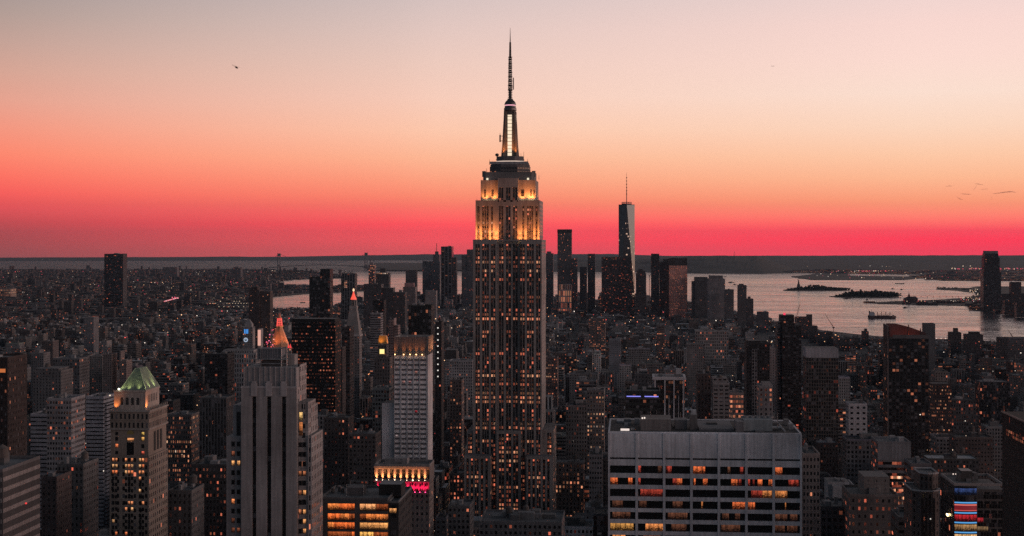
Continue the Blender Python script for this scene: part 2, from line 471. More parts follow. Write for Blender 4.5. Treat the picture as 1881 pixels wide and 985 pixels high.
hills('far_headland', -400, 1300, lambda p: 479.0 - max(0, p - 500) * .002, 4500, crest(33500, [(-400, 474.5), (0, 473.5), (300, 472.5), (420, 471.8), (520, 472.2), (640, 470), (760, 468.6), (870, 468.0), (1120, 467.9), (1230, 472), (1300, 478)]), 'long low headland on the horizon beyond the lower bay', 8, 3)
hills('wooded_hills', 980, 1470, interp([(980, 499.5), (1180, 500.5), (1290, 503), (1400, 503.5), (1470, 501)]), 4200, crest(17500, [(980, 481), (1100, 480), (1180, 478), (1240, 472.5), (1300, 469.5), (1350, 469.6), (1390, 472), (1430, 484), (1470, 498)]), 'dark wooded hills across the harbour', 5, 5)
hills('far_plain', 1020, 2300, lambda p: 497, 14000, crest(29500, [(1020, 476), (1100, 469), (1180, 468), (1300, 468), (1500, 467.5), (1700, 467), (1900, 466.8), (2300, 466.5)]), 'dark plain rising to the right horizon', 8, 8)

# even evening air round the whole scene
hm = bpy.data.materials.new('air'); hm.use_nodes = True
ht = hm.node_tree; ht.nodes.clear()
pv = ht.nodes.new('ShaderNodeVolumePrincipled'); ho = ht.nodes.new('ShaderNodeOutputMaterial')
pv.inputs['Color'].default_value = (.33, .47, .66, 1)
pv.inputs['Density'].default_value = HAZE = 1.05e-5
pv.inputs['Anisotropy'].default_value = 0.2
ht.links.new(pv.outputs[0], ho.inputs['Volume'])
hb = MB(); hb.box(-42600, 42600, -42600, 42600, -121, 660, plain(.5), bottom=True)
o = hb.build('haze', hm); tag(o, 'thin evening haze over city and harbour', 'haze', kind='stuff')

# ================================================================ LANDMARK BUILDINGS
random.seed(5)
EXPL = []          # (X0, X1, Y0, Y1, top z, photo x0, x1, top row, lowest visible row)
LIME = (.30, .275, .25); CONC = (.42, .41, .42); BLACK = (.02, .02, .022); DKST = (.10, .09, .09); WHITE = (.62, .61, .62)
BRICK = (.17, .105, .085); BUFF = (.27, .22, .18); GREYST = (.22, .21, .21); BROWN = (.13, .095, .08); GLASS = (.035, .038, .042)
METAL = plain(.22); DARKM = plain(.06); AMBER = (1, .27, .06); WARM = (1, .62, .34)

def spot(name, loc, tgt, power, color, size=1.2, blend=.8, parent=None, r=.4):
    l = bpy.data.lights.new(name, 'SPOT'); l.energy = power; l.color = color[:3]; l.spot_size = size; l.spot_blend = blend; l.shadow_soft_size = r
    o = bpy.data.objects.new(name, l); COL.objects.link(o)
    d_ = (Vector(tgt) - Vector(loc)).normalized()
    o.rotation_euler = d_.to_track_quat('-Z', 'Y').to_euler()
    if parent: o.parent = parent; o.location = Vector(loc) - Vector(parent.location)
    else: o.location = loc
    return o
def plight(name, loc, power, color, parent, r=.5):
    l = bpy.data.lights.new(name, 'POINT'); l.energy = power; l.color = color[:3]; l.shadow_soft_size = r
    o = bpy.data.objects.new(name, l); COL.objects.link(o); o.parent = parent
    o.location = Vector(loc) - Vector(parent.location)
    return o
def lampbox(parent, loc, s, color, mat='lamp_bright', name='floodlight'):
    b = MB(); x, y, z = loc; b.box(x - s, x + s, y - s, y + s, z - s, z + s, plain(*color), bottom=True)
    return b.build(name, M[mat], parent)
def reg(x0, x1, Y, dep, yt, yb, z=None):
    X0, X1 = RX(x0, Y), RX(x1, Y)
    EXPL.append((min(X0, RX(x0, Y)), X1, Y, Y + dep, ZZ(yt, Y, (x0 + x1) / 2) if z is None else z, x0, x1, yt, yb))
def parapet(root, X0, X1, Y0, Y1, z, h=1.3, t=.5, st=None, name='parapet'):
    b = MB(); b.ring(X0, X1, Y0, Y1, z, z + h, t, st or plain(.2)); return b.build(name, None, root)
def water_tank(root, x, y, z, r=1.9, h=3.4, name='water_tank'):
    b = MB(); st = plain(.11, .085, .07)
    for i in range(4):
        a = math.pi / 4 + i * math.pi / 2
        b.tube((x + r * .8 * math.cos(a), y + r * .8 * math.sin(a), z), (x + r * .8 * math.cos(a), y + r * .8 * math.sin(a), z + 2.6), .16, DARKM, 4)
    b.lathe(x, y, [(0, z + 2.6), (r, z + 2.6), (r * .96, z + 2.6 + h), (r * 1.06, z + 2.6 + h), (0, z + 4.2 + h)], 12, st)
    return b.build(name, None, root)
def bulkhead(root, x0, x1, y0, y1, z, h, st=None, name='bulkhead'):
    b = MB(); b.box(x0, x1, y0, y1, z, z + h, st or plain(.17)); return b.build(name, None, root)
def roof_clutter(root, X0, X1, Y0, Y1, z, n=4, tank=1, tone=.18):
    w, dd = X1 - X0, Y1 - Y0
    for i in range(n):
        a, c = random.uniform(.05, .7), random.uniform(.08, .6)
        ww, ll = random.uniform(.08, .26) * w, random.uniform(.12, .3) * dd
        bulkhead(root, X0 + a * w, X0 + a * w + ww, Y0 + c * dd, Y0 + c * dd + ll, z, random.uniform(1.2, 4.5), plain(random.uniform(.6, 1.5) * tone), random.choice(['bulkhead', 'cooling_unit', 'duct_box']))
    for i in range(tank): water_tank(root, X0 + random.uniform(.15, .85) * w, Y0 + random.uniform(.3, .8) * dd, z, random.uniform(1.6, 2.4))

def tower(name, label, cat, x0, x1, yt, Y, dep, st, yb, extra=(), para=1.3, pent=None, clutter=2, tank=0, ant=0, sb=None, body='body'):
    """x0..x1, yt: front face in photo pixels at street distance Y. extra blocks: (part, x0, x1, yt, setback, depth, style[, base row])"""
    X0, X1 = RX(x0, Y), RX(x1, Y); z1 = ZZ(yt, Y, (x0 + x1) / 2); z0 = 2 - drop(X0, Y)
    root = empty(name, ((X0 + X1) / 2, Y + dep / 2, z0), label, cat)
    b = MB(st.seed); b.box(X0, X1, Y, Y + dep, z0, z1, st); b.build(body, None, root)
    if para: parapet(root, X0, X1, Y, Y + dep, z1, para, .5, plain(*[c * 1.1 for c in st.tint]))
    if pent:
        h, sty = pent if isinstance(pent, tuple) else (pent, plain(*[c * .8 for c in st.tint]))
        w = X1 - X0; bulkhead(root, X0 + w * .18, X1 - w * .2, Y + dep * .2, Y + dep * .8, z1, h, sty, 'penthouse')
    if clutter and not pent: roof_clutter(root, X0 + 1, X1 - 1, Y + 1, Y + dep - 1, z1, clutter, tank)
    for i in range(ant):
        a = MB(); x = X0 + random.uniform(.2, .8) * (X1 - X0); y = Y + random.uniform(.3, .7) * dep
        a.tube((x, y, z1), (x, y, z1 + random.uniform(6, 16)), .25, DARKM, 5, .1); a.build('antenna', M['metal'], root)
    reg(x0, x1, Y, dep, yt, yb)
    for e in extra:
        nm, a0, a1, at, dY, dp, s2 = e[:7]
        y2 = Y + dY; q0, q1 = RX(a0, y2), RX(a1, y2); zt = ZZ(at, y2, (a0 + a1) / 2)
        zb = ZZ(e[7], y2, (a0 + a1) / 2) if len(e) > 7 else z0
        b = MB(); b.box(q0, q1, y2, y2 + dp, zb, zt, s2, bottom=len(e) > 7); b.build(nm, None, root)
        reg(a0, a1, y2, dp, at, yb)
    return root, (X0, X1, Y, Y + dep, z0, z1)

def pier_block(root, name, X0, X1, Yf, Yb, z0, z1, strips, wst, pst, cap=3.0, rec=.9, sidest=None, zwin=None, frontonly=False):
    """stone block whose front carries recessed window strips between piers; every strip is a part"""
    b = MB()
    b.box(X0, X1, Yf + rec, Yb, z0, z1, sidest or pst)
    xs = [X0] + [v for s in strips for v in s[:2]] + [X1]
    zc = z1 - cap
    for a, c in zip(xs[0::2], xs[1::2]):
        if c - a > .05:
            b.box(a, c, Yf, Yf + rec, z0, zc, pst, top=False)
    b.box(X0, X1, Yf, Yf + rec, zc, z1, pst, bottom=True)
    for s in strips:
        for q in range(1, s[2]):
            xm = s[0] + (s[1] - s[0]) * q / s[2]; b.box(xm - .2, xm + .2, Yf + .25, Yf + rec * .6 - .01, z0, zc, pst, top=False)
    b.build(name, None, root)
    for si, s in enumerate(strips):
        a, c, n = s[:3]; w = MB()
        st = St(wst.tint, (c - a) / n * .999, wst.ch, wst.fx, wst.fy, s[3] if len(s) > 3 else wst.lit, wst.gain)
        w.seed = .44; k_u = 3 * si
        w.wall((a + .02, Yf + rec * .6), (c - .02, Yf + rec * .6), zwin or z0, zc, st, zt=z1 - 1.2, u0=k_u)
        w.face([(a + .02, Yf + rec * .6, zc - .01), (c - .02, Yf + rec * .6, zc - .01), (c - .02, Yf + rec - .01, zc - .01), (a + .02, Yf + rec - .01, zc - .01)], None, wst.tint)
        w.build('window_strip', None, root)

# ---- the great spired tower in the middle
def spired_tower():
    Y = 1270.0; k = DEP(932, Y) / FPX
    ex = lambda p, yy=Y: RX(p, yy)
    ez = lambda y, yy=Y: ZZ(y, yy, 932)
    Xc = ex(932)
    root = empty('spired_skyscraper', (Xc, Y + 30, 2), 'tallest stone skyscraper with stepped floodlit crown, glowing mast and antenna spire', 'skyscraper')
    LIME = (.27, .235, .205); ST = plain(*LIME); WS = St((.058, .053, .05), 3, 3.72, .62, .56, .34, 1.0)
    side = St(LIME, 7, 3.72, .22, .5, .04, .8)
    px = lambda L, yy: [(ex(a, yy), ex(b, yy), n, *r) for a, b, n, *r in L]
    z0 = 2
    zA = ez(443)
    # lower wings first
    zL, zM = ez(838), ez(792)
    zw = ez(1000)
    s9 = [(873.2, 881.3, 2), (885.6, 898, 3), (901.6, 910, 2), (916.5, 925, 2, .24), (929.3, 938.5, 2, .24), (942, 951, 2, .24), (955, 964, 2), (967.7, 980.5, 3), (984.7, 992.6, 2)]
    pier_block(root, 'shaft_wing', ex(868.7), ex(912.5) - .01, Y, Y + 62, z0, zA, px(s9[:3], Y), WS, ST, 2.6, sidest=side, zwin=zw)
    pier_block(root, 'shaft_wing', ex(956.8) + .01, ex(995), Y, Y + 62, z0, zA, px(s9[6:], Y), WS, ST, 2.6, sidest=side, zwin=zw)
    pier_block(root, 'shaft_centre', ex(912.5), ex(956.8), Y + 4.5, Y + 61.9, z0, zA - .02, px(s9[3:6], Y + 4.5), WS, ST, 2.6, sidest=side, zwin=zw)
    # middle bay fills forward low down
    yb = Y - 5
    pier_block(root, 'entrance_bay', ex(912, yb), ex(957, yb), yb, Y - .01, z0, ez(792, yb), px([(916, 926, 2, .42), (929.5, 939, 2, .42), (942.5, 952, 2, .42)], yb), WS, ST, 2.5, zwin=zw)
    for a0, a1, tp, yy, dp, stp in ((857.5, 868.7, 792, Y + 3, 50, [(859.5, 867, 2, .8)]), (1003, 1017, 789, Y + 6, 46, [(1005, 1013, 2, .6)]),
                                (852.5, 901, 838, Y - 13, 12.98, [(856.5, 861, 1), (864.5, 869, 1), (872, 879, 2), (883, 887.5, 1), (891.5, 896, 1)]),
                                (967, 1016, 838, Y - 13, 12.98, [(970, 974.5, 1), (978, 982.5, 1), (986, 993, 2), (997, 1001.5, 1), (1005, 1009.5, 1)])):
        q0, q1 = ex(a0, yy), ex(a1, yy)
        if a0 == 1003: q0 = ex(995) + .02
        if a0 == 857.5: q1 = ex(868.7) - .02
        pier_block(root, 'setback_wing', q0, q1, yy, yy + dp, z0, ez(tp, yy), px(stp, yy), WS, ST, 2.5, zwin=zw, sidest=St(LIME, 4, 3.72, .4, .5, .2, .8))
    # upper shaft
    yu = Y + 5; zB = ez(371, yu)
    su = [(876.5, 881, 1), (885.5, 897.5, 3), (902, 905.5, 1), (916.5, 924.5, 2), (929.5, 937.5, 2), (942, 950, 2), (959.5, 963, 1), (968, 979.5, 3), (983.5, 987.5, 1)]
    pier_block(root, 'upper_shaft', ex(873.5, yu), ex(991, yu), yu, Y + 56, zA, zB, px(su, yu), St((.09, .08, .07), 3, 3.72, .6, .5, .38, .95), ST, 3.5, sidest=side)
    parapet(root, ex(868.7), ex(995), Y, Y + 62, zA, 1.2, .6, ST, 'setback_parapet')
    # shoulders of the crown and the flush middle bay
    yc = Y + 9; zC = ez(331, yc)
    sc_ = [(890, 892.2, 1, .3), (975, 977, 1, .3), (980.5, 982, 1, .3)]
    b = MB()
    c0, c1, m0, m1 = ex(883, yc), ex(983.5, yc), ex(914.5, yu), ex(951.5, yu)
    b.box(c0, m0, yc, Y + 50, zB, zC, ST); b.box(m1, c1, yc, Y + 50, zB, zC, ST)
    b.build('crown_shoulder', None, root)
    pier_block(root, 'crown_middle_bay', m0, m1, yu, Y + 50, zB, zC + 1.5, px([(916.5, 924.5, 2, .1), (929.5, 937.5, 2, .1), (942, 950, 2, .1)], yu), St((.05, .045, .04), 3, 3.72, .6, .55, .1), ST, 8)
    for a0, a1, t_, b_ in ((889.5, 892.3, 349, 362), (903, 907, 349, 361), (957, 963, 349, 361), (974, 977, 349, 361), (980, 982, 349, 361)):
        w = MB(); w.box(ex(a0, yc), ex(a1, yc), yc - .12, yc - .02, ez(b_, yc), ez(t_, yc), St((.04, .035, .03), 2, 3.7, .8, .7, .15)); w.build('window', None, root)
    parapet(root, ex(873.5, yu), ex(991, yu), yu, Y + 56, zB, 1.4, .6, ST, 'setback_parapet')
    # dark top block with cut corners
    yd = Y + 11; zD = ez(316, yd)
    a0, a1 = ex(887, yd), ex(981, yd); c = 2.2
    poly = [(a0 + c, yd), (a1 - c, yd), (a1, yd + c), (a1, Y + 46 - c), (a1 - c, Y + 46), (a0 + c, Y + 46), (a0, Y + 46 - c), (a0, yd + c)]
    DS = St((.20, .185, .17), fx=0, fy=0, roof=(.14, .13, .125))
    b = MB(); b.prism(poly, zC, zD, DS); b.box(a0 - .9, a0 + 2, yd + 3, yd + 6, zD - 4, zD + 1, DS); b.box(a1 - 2, a1 + .9, yd + 3, yd + 6, zD - 4, zD + 1, DS)
    b.build('crown_block', None, root)
    for p in (895.3, 970):
        lampbox(root, (ex(p, yd), yd - .3, ez(329, yd)), .8, (1, .85, .62), name='window', mat='lamp')
    # observation deck tiers
    ym = Y + 30; cz = lambda p: ex(p, ym)
    b = MB(); r0 = (cz(970) - cz(897)) / 2
    oc = lambda r: [(Xc + r * math.cos(math.pi / 8 + i * math.pi / 4) / math.cos(math.pi / 8), ym + .78 * r * math.sin(math.pi / 8 + i * math.pi / 4) / math.cos(math.pi / 8)) for i in range(8)]
    MS = St((.15, .145, .145), fx=0, fy=0, roof=(.16, .15, .15))
    b.prism(oc(r0), zD, ez(307, ym), St((.13, .125, .125), 2.4, 3.2, .75, .5, .06, .8)); b.prism(oc(r0 * .97), ez(307, ym), ez(303, ym), MS)
    b.prism(oc(r0 * .93), ez(303, ym), ez(299.5, ym), MS); b.build('observation_deck', None, root)
    parapet(root, Xc - r0 * .96, Xc + r0 * .96, ym - r0 * .75, ym - r0 * .75 + .3, ez(303, ym), 2.2, .12, plain(.3), 'deck_fence')
    r1 = (cz(958.5) - cz(909.5)) / 2
    b = MB(); b.prism(oc(r1), ez(299.5, ym), ez(288, ym), MS); b.build('mast_base', None, root)
    for yy0, f in ((297.2, 1.02), (291, .97)):
        b = MB(); b.prism(oc(r1 * f + .25), ez(yy0 + .6, ym), ez(yy0 - .6, ym), plain(.9, .68, .56), top=True, bottom=True); b.build('light_band', M['lamp'], root)
    b = MB(); b.prism(oc(r1 * 1.04), ez(294.6, ym), ez(293.2, ym), MS, bottom=True); b.build('ledge', None, root)
    # fluted mast: shaft with four swept wings
    b = MB(); MT = plain(.13, .105, .085)
    rs = (cz(941) - cz(926)) / 2
    b.lathe(Xc, ym, [(rs * 1.5, ez(288, ym)), (rs * 1.36, ez(250, ym)), (rs * 1.3, ez(208, ym)), (rs * 1.3, ez(199, ym))], 16, MT, rot=math.pi / 16)
    b.build('mast', None, root)
    prof = [(288, 17.8), (279, 16.6), (268, 15.4), (256, 14.6), (244, 13.9), (232, 13.2), (221, 12.4), (212, 11.9), (205, 11.7)]
    th = 1.1
    for i in range(4):
        a = math.pi / 4 + i * math.pi / 2
        b = MB(); ca, sa = math.cos(a), math.sin(a)
        P2 = [((w_ + .5) * k * 1.12, ez(y_, ym)) for y_, w_ in prof]
        for (ra, za), (rb, zb) in zip(P2[:-1], P2[1:]):
            for sg in (-1, 1):
                ox, oy = -sa * th * sg, ca * th * sg
                q = [(Xc + ox, ym + oy, za), (Xc + ca * ra + ox, ym + sa * ra + oy, za), (Xc + ca * rb + ox, ym + sa * rb + oy, zb), (Xc + ox, ym + oy, zb)]
                b.face(q if sg < 0 else q[::-1], None, (.14, .11, .085))
            b.face([(Xc + ca * ra - sa * th, ym + sa * ra + ca * th, za), (Xc + ca * ra + sa * th, ym + sa * ra - ca * th, za),
                    (Xc + ca * rb + sa * th, ym + sa * rb - ca * th, zb), (Xc + ca * rb - sa * th, ym + sa * rb + ca * th, zb)][::-1], None, (.14, .11, .085))
        b.build('mast_wing', None, root)
    for i in range(4):           # tall lit window strips on the four faces
        a = -math.pi / 2 + i * math.pi / 2; ca, sa = math.cos(a), math.sin(a)
        b = MB(); hw = 3.9 * k; rr_ = rs * 1.52 + .2
        yy = 287
        while yy > 213:
            y2 = max(yy - 6.6, 211); f0 = 1 - .10 * (288 - yy) / 78
            za, zb = ez(yy, ym), ez(y2 + .9, ym)
            pt = lambda s_, z_: (Xc + ca * rr_ * f0 - sa * hw * s_, ym + sa * rr_ * f0 + ca * hw * s_, z_)
            b.face([pt(-1, za), pt(1, za), pt(1, zb), pt(-1, zb)], None, (1.0, .80, .58)); yy = y2
        b.build('mast_window', M['lamp'], root)
    b = MB()
    b.lathe(Xc, ym, [(11.6 * k, ez(204, ym)), (12.0 * k, ez(203, ym)), (11.8 * k, ez(199, ym)), (10.6 * k, ez(197.6, ym)), (10.4 * k, ez(195.4, ym)), (10.9 * k, ez(195, ym))], 20, plain(.12)); b.build('mast_deck', M['metal'], root)
    b = MB(); b.lathe(Xc, ym, [(9.4 * k, ez(195, ym)), (9.6 * k, ez(193, ym))], 20, plain(1.0, .45, .55)); b.build('beacon_ring', M['lamp'], root)
    b = MB(); b.lathe(Xc, ym, [(11 * k, ez(193, ym)), (10.4 * k, ez(189.5, ym)), (8.4 * k, ez(186.5, ym)), (5.5 * k, ez(184, ym)), (5 * k, ez(181.5, ym)), (0, ez(181.4, ym))], 20, plain(.10)); b.build('dome', M['metal'], root)
    ant = MB()
    for i in range(6):
        y0 = 183 - i * 3.0
        ant.lathe(Xc, ym, [(3 * k, ez(y0, ym)), (4.5 * k, ez(y0 - .3, ym)), (4.5 * k, ez(y0 - 1.0, ym)), (3 * k, ez(y0 - 1.4, ym)), (2.6 * k, ez(y0 - 3.0, ym))], 10, plain(.09))
    an = ant.build('antenna_drum', M['metal'], root)
    ant = MB(); DM = plain(.07)
    def lattice(ya, yb_, wa, wb, n):
        for i in range(n):
            y0, y1 = ya + (yb_ - ya) * i / n, ya + (yb_ - ya) * (i + 1) / n
            w0, w1 = (wa + (wb - wa) * i / n) * k / 2, (wa + (wb - wa) * (i + 1) / n) * k / 2
            zz0, zz1 = ez(y0, ym), ez(y1, ym)
            C0 = [(-w0, -w0), (w0, -w0), (w0, w0), (-w0, w0)]; C1 = [(-w1, -w1), (w1, -w1), (w1, w1), (-w1, w1)]
            for j in range(4):
                j2 = (j + 1) % 4
                ant.beam((Xc + C0[j][0], ym + C0[j][1], zz0), (Xc + C1[j][0], ym + C1[j][1], zz1), .3, DM)
                ant.beam((Xc + C0[j][0], ym + C0[j][1], zz0), (Xc + C1[j2][0], ym + C1[j2][1], zz1), .16, DM)
                ant.beam((Xc + C0[j][0], ym + C0[j][1], zz0), (Xc + C0[j2][0], ym + C0[j2][1], zz0), .3, DM)
            if i % 2 == 0:
                ant.lathe(Xc, ym, [(w0 * 1.3, zz0), (w0 * 1.7, zz0 + .25), (w0 * 1.3, zz0 + .9)], 8, DM)
    lattice(166, 106, 6.0, 4.6, 15); lattice(106, 78, 3.0, 2.0, 11)
    ant.tube((Xc, ym, ez(166, ym)), (Xc, ym, ez(80, ym)), .25, DM, 6, .2)
    ant.tube((Xc, ym, ez(80, ym)), (Xc, ym, ez(51, ym)), .55, DM, 6, .12)
    for y_ in (106, 163, 122): ant.lathe(Xc, ym, [(2 * k, ez(y_, ym)), (4.2 * k, ez(y_ - .5, ym)), (4.2 * k, ez(y_ - 1.2, ym)), (2 * k, ez(y_ - 1.6, ym))], 8, DM)
    ant.tube((Xc + 6 * k, ym, ez(165, ym)), (Xc + 6 * k, ym, ez(143, ym)), .5, DM, 6); ant.beam((Xc, ym, ez(160, ym)), (Xc + 6 * k, ym, ez(160, ym)), .25, DM)
    ant.build('antenna_spire', M['metal'], root)
    # small aerials, dishes and railings on the ledges
    b = MB()
    for p, yb_, yt_, dy in ((913, 300, 284, 30), (962, 300, 279, 30), (957, 297, 282, 26), (899, 303, 293, 30), (969, 303, 292, 28), (904, 303, 296, 25), (973, 316, 306, 20), (894, 316, 309, 20), (884, 371, 363, 15), (876, 371, 365, 12), (985, 371, 364, 15), (989, 371, 362, 12), (990, 330, 322, 25), (918.6, 250, 244, 28)):
        b = MB(); b.tube((ex(p, Y + dy), Y + dy, ez(yb_, Y + dy)), (ex(p, Y + dy), Y + dy, ez(yt_, Y + dy)), .22, DM, 4, .1); b.build('aerial', M['metal'], root)
    b = MB()
    b.tube((ex(918.6, Y + 28), Y + 28, ez(261, Y + 28)), (ex(918.6, Y + 28), Y + 28, ez(248, Y + 28)), .7, DM, 6)
    for q_ in (250, 259): b.beam((ex(918.6, Y + 28), Y + 28, ez(q_, Y + 28)), (ex(926, Y + 28), Y + 29, ez(q_, Y + 28)), .25, DM)
    b.build('antenna_panel', M['metal'], root); b = MB()
    b.lathe(ex(913, Y + 26), Y + 26, [(0, ez(288, Y + 26)), (1.6, ez(286, Y + 26)), (1.6, ez(283, Y + 26)), (0, ez(281.5, Y + 26))], 10, DM)
    b.build('dish', M['metal'], root)
    # floodlights: real spots on the setbacks
    pw = 25000
    for p in (883.5, 899.8, 911, 954.5, 965.5, 981.5, 989.3, 874.8):
        x = ex(p, Y + 2); lampbox(root, (x, Y + 2.6, zA + .6), .35, (1, .62, .28))
        spot('floodlight_beam', (x, Y + 1.6, zA + .8), (x, Y + 6.0, zA + 22), pw * 1.25, AMBER, 1.0, .9, root)
        spot('floodlight_beam', (x, Y + 1.4, zA + 1.3), (x, Y + 5.0, zA + 5), 5200, AMBER, 2.2, 1, root)
    for p in (893, 907, 959, 972, 979):
        x = ex(p, yu + 2); lampbox(root, (x, yu + 2.4, zB + .7), .75, (1, .72, .4))
        spot('floodlight_beam', (x, yu + .9, zB + .9), (x + random.uniform(-1, 1), yc + .6, zB + 11), pw * .7, AMBER, 1.8, .9, root)
    for yy in (Y + 16, Y + 40):
        spot('floodlight_beam', (ex(1001, Y), yy, zA + 1), (ex(991, yu), yy, zA + 16), pw * .5, AMBER, 1.2, .9, root)
        spot('floodlight_beam', (ex(992, yu), yy, zB + 1), (ex(983, yc), yy, zB + 10), pw * .4, AMBER, 1.3, .9, root)
    zq = ez(287, ym)
    for sx in (-1, 1):
        spot('floodlight_beam', (Xc + sx * 5.5, ym - 10.5, zq + .5), (Xc + sx * 2.8, ym - 1.5, zq + 17), 14000, AMBER, 1.1, .9, root)
        spot('floodlight_beam', (Xc + sx * 10.5, ym - 3, zq + .5), (Xc + sx * 2.5, ym - 1, zq + 17), 10000, AMBER, 1.1, .9, root)
    EXPL.append((ex(852), ex(1018) + 2, Y - 13, Y + 66, zA, 852, 1018, 443, 945))
spired_tower()

# ---- wide concrete slab in the right foreground
def slab_tower():
    Y = 600.0; sx = lambda p: RX(p, Y); sz = lambda y: ZZ(y, Y, 1295)
    X0, X1, z1 = sx(1117), sx(1473), sz(797); Yb = 646.5
    root = empty('concrete_slab_tower', ((X0 + X1) / 2, (Y + Yb) / 2, 2), 'wide pale concrete office slab with black ribbon windows in seven bays', 'office tower')
    C = plain(.62, .595, .60)
    rows = [(857, 871), (879.5, 892.5), (900, 914), (921.5, 935.5), (942.5, 956), (963.5, 977.5), (985, 999)]
    cols = [1120.5] + [v for q in (1169.6, 1220, 1270, 1320.5, 1371, 1421) for v in (q - 2.3, q + 2.3)] + [1469.5]
    bays = [(sx(a), sx(b)) for a, b in zip(cols[0::2], cols[1::2])]
    rec = 1.0
    b = MB(); zlow = sz(1010)
    b.box(X0, X1, Y + rec, Yb, 2, z1 - .02, St((.62, .595, .60), 8, 4.6, .9, .6, .08, .6, roof=(.04, .038, .038)))
    ed = [X0] + [v for q in bays for v in q] + [X1]
    for a, c in zip(ed[0::2], ed[1::2]): b.box(a, c, Y - .5, Y + rec, 2, z1, C)
    lev = [(845.5, 842)] + [r[::-1] for r in rows]
    zs = [sz(797 + 0)] 
    for a, c in bays:
        top = z1 - .25
        for lo, hi in lev:                      # (bottom row, top row) of each opening
            b.box(a, c, Y - .12, Y + rec, sz(hi), top, C, bottom=True); top = sz(lo)
        b.box(a, c, Y - .12, Y + rec, 2, top, C)
    b.build('frame', None, root)
    for a, c in bays:
        w = MB(); w.box(a + .02, c - .02, Y + .6, Y + rec - .02, sz(845.3), sz(842.2), plain(.03)); w.build('louver', None, root)
    # what glows behind the glass: row -> {bay: [(u0,u1,color)]}
    O = (.75, .15, .045); R = (.38, .045, .027); A = (.72, .24, .07); D_ = (.11, .04, .022)
    G = {0: {1: [(0, .12, R), (.8, .95, D_)], 2: [(.05, .25, R)], 3: [(.03, .5, O)], 4: [(.3, .42, D_), (.8, .93, R)], 6: [(.02, .3, O)]},
         1: {0: [(0, .3, O), (.72, .88, O)], 1: [(0, .1, R)], 2: [(.3, .45, R), (.46, .68, O)], 3: [(.05, .12, O), (.42, .6, O)], 4: [(.45, .7, O), (.75, .85, R)], 5: [(.02, .1, R), (.2, .28, R), (.4, .6, O), (.86, 1, O)], 6: [(.55, .95, R)]},
         2: {1: [(.1, 1, R)], 5: [(.15, .6, R), (.6, .98, A)], 6: [(.02, .5, A)]},
         3: {0: [(.1, .5, D_)], 1: [(.05, .35, D_)], 2: [(.3, .7, D_)], 3: [(.35, .42, A)], 4: [(.5, 1, O)], 5: [(.02, .3, O)], 6: [(.4, .45, A)]},
         4: {0: [(.1, .8, D_)], 2: [(.1, .9, D_)], 4: [(.1, .35, D_), (.6, .8, D_)], 6: [(0, .5, D_), (.6, .9, D_)]},
         5: {0: [(.02, .92, (.62, .28, .07))], 1: [(.3, 1, A)], 2: [(.25, .85, D_)], 4: [(.05, .8, D_)], 6: [(0, .4, D_), (.5, .9, D_)]},
         6: {0: [(.1, .6, A)], 1: [(.2, .9, D_)], 5: [(.1, .5, O)]}}
    for i, (t_, b_) in enumerate(rows):
        for j, (a, c) in enumerate(bays):
            w = MB(); a2, c2 = a + .02, c - .02; zb_, zt_ = sz(b_) + .02, sz(t_) - .02
            cuts = sorted(G.get(i, {}).get(j, []))
            u = 0; segs = []
            for u0, u1, cl in cuts:
                if u0 > u: segs.append((u, u0, (0, 0, 0)))
                segs.append((u0, u1, cl)); u = u1
            if u < 1: segs.append((u, 1, (0, 0, 0)))
            for u0, u1, cl in segs:
                p, q = a2 + (c2 - a2) * u0, a2 + (c2 - a2) * u1
                w.face([(p, Y + .55, zb_), (q, Y + .55, zb_), (q, Y + .55, zt_), (p, Y + .55, zt_)], [(u0 * 8, 0), (u1 * 8, 0), (u1 * 8, 1.4), (u0 * 8, 1.4)], cl)
            w.build('window', M['pane'], root)
    parapet(root, X0, X1, Y + rec + .02, Yb, z1 - .01, .45, .7, plain(.6, .57, .57))
    zr = z1 + .02
    def P_(nm, p0, p1, dy, dp, h, st, mat=None):
        yy = Y + dy; b = MB(); b.box(RX(p0, yy), RX(p1, yy), yy, yy + dp, zr, zr + h, st); return b.build(nm, mat and M[mat], root)
    P_('plant_room', 1177, 1233, 8, 16, 4.6, plain(.20, .165, .145)); P_('roof_hut', 1268, 1281, 12, 6, 6.0, plain(.14, .12, .11)); P_('vent_box', 1270, 1279, 14, 3, 7.8, plain(.34))
    P_('stair_hut', 1240, 1262, 15, 9, 3.6, plain(.17, .16, .16)); P_('low_deck', 1284, 1348, 10, 26, .9, plain(.15, .145, .15)); P_('pit_wall', 1352, 1366, 6, 12, 4.2, plain(.17, .15, .15))
    cu = P_('cooling_tower', 1366, 1419, 10, 14, 4.6, plain(.24, .27, .27)); b = MB()
    for i in range(5):
        x = RX(1370 + i * 11, Y + 17); b.lathe(x, Y + 17, [(1.5, zr + 4.6), (1.5, zr + 5.4), (1.2, zr + 5.4), (1.2, zr + 5.0), (0, zr + 5.0)], 14, plain(.22))
    f = b.build('fan_ring', None, cu)
    for p, dy in ((1180, 9), (1184, 10)): lampbox(root, (RX(p, Y + dy), Y + dy, zr + 4.95), .28, (1, .85, .75), 'lamp', 'roof_lamp')
    for p, dy, h in ((1195, 16, 9), (1206, 20, 7), (1250, 22, 6), (1428, 18, 7), (1418, 20, 5)):
        b = MB(); b.tube((RX(p, Y + dy), Y + dy, zr), (RX(p, Y + dy), Y + dy, zr + h), .16, METAL, 5, .08); b.build('antenna', M['metal'], root)
    b = MB(); b.beam((RX(1441, Y + 8), Y + 6, zr + .5), (RX(1441, Y + 8), Y + 40, zr + .5), .35, plain(.5)); b.build('roof_rail', None, root)
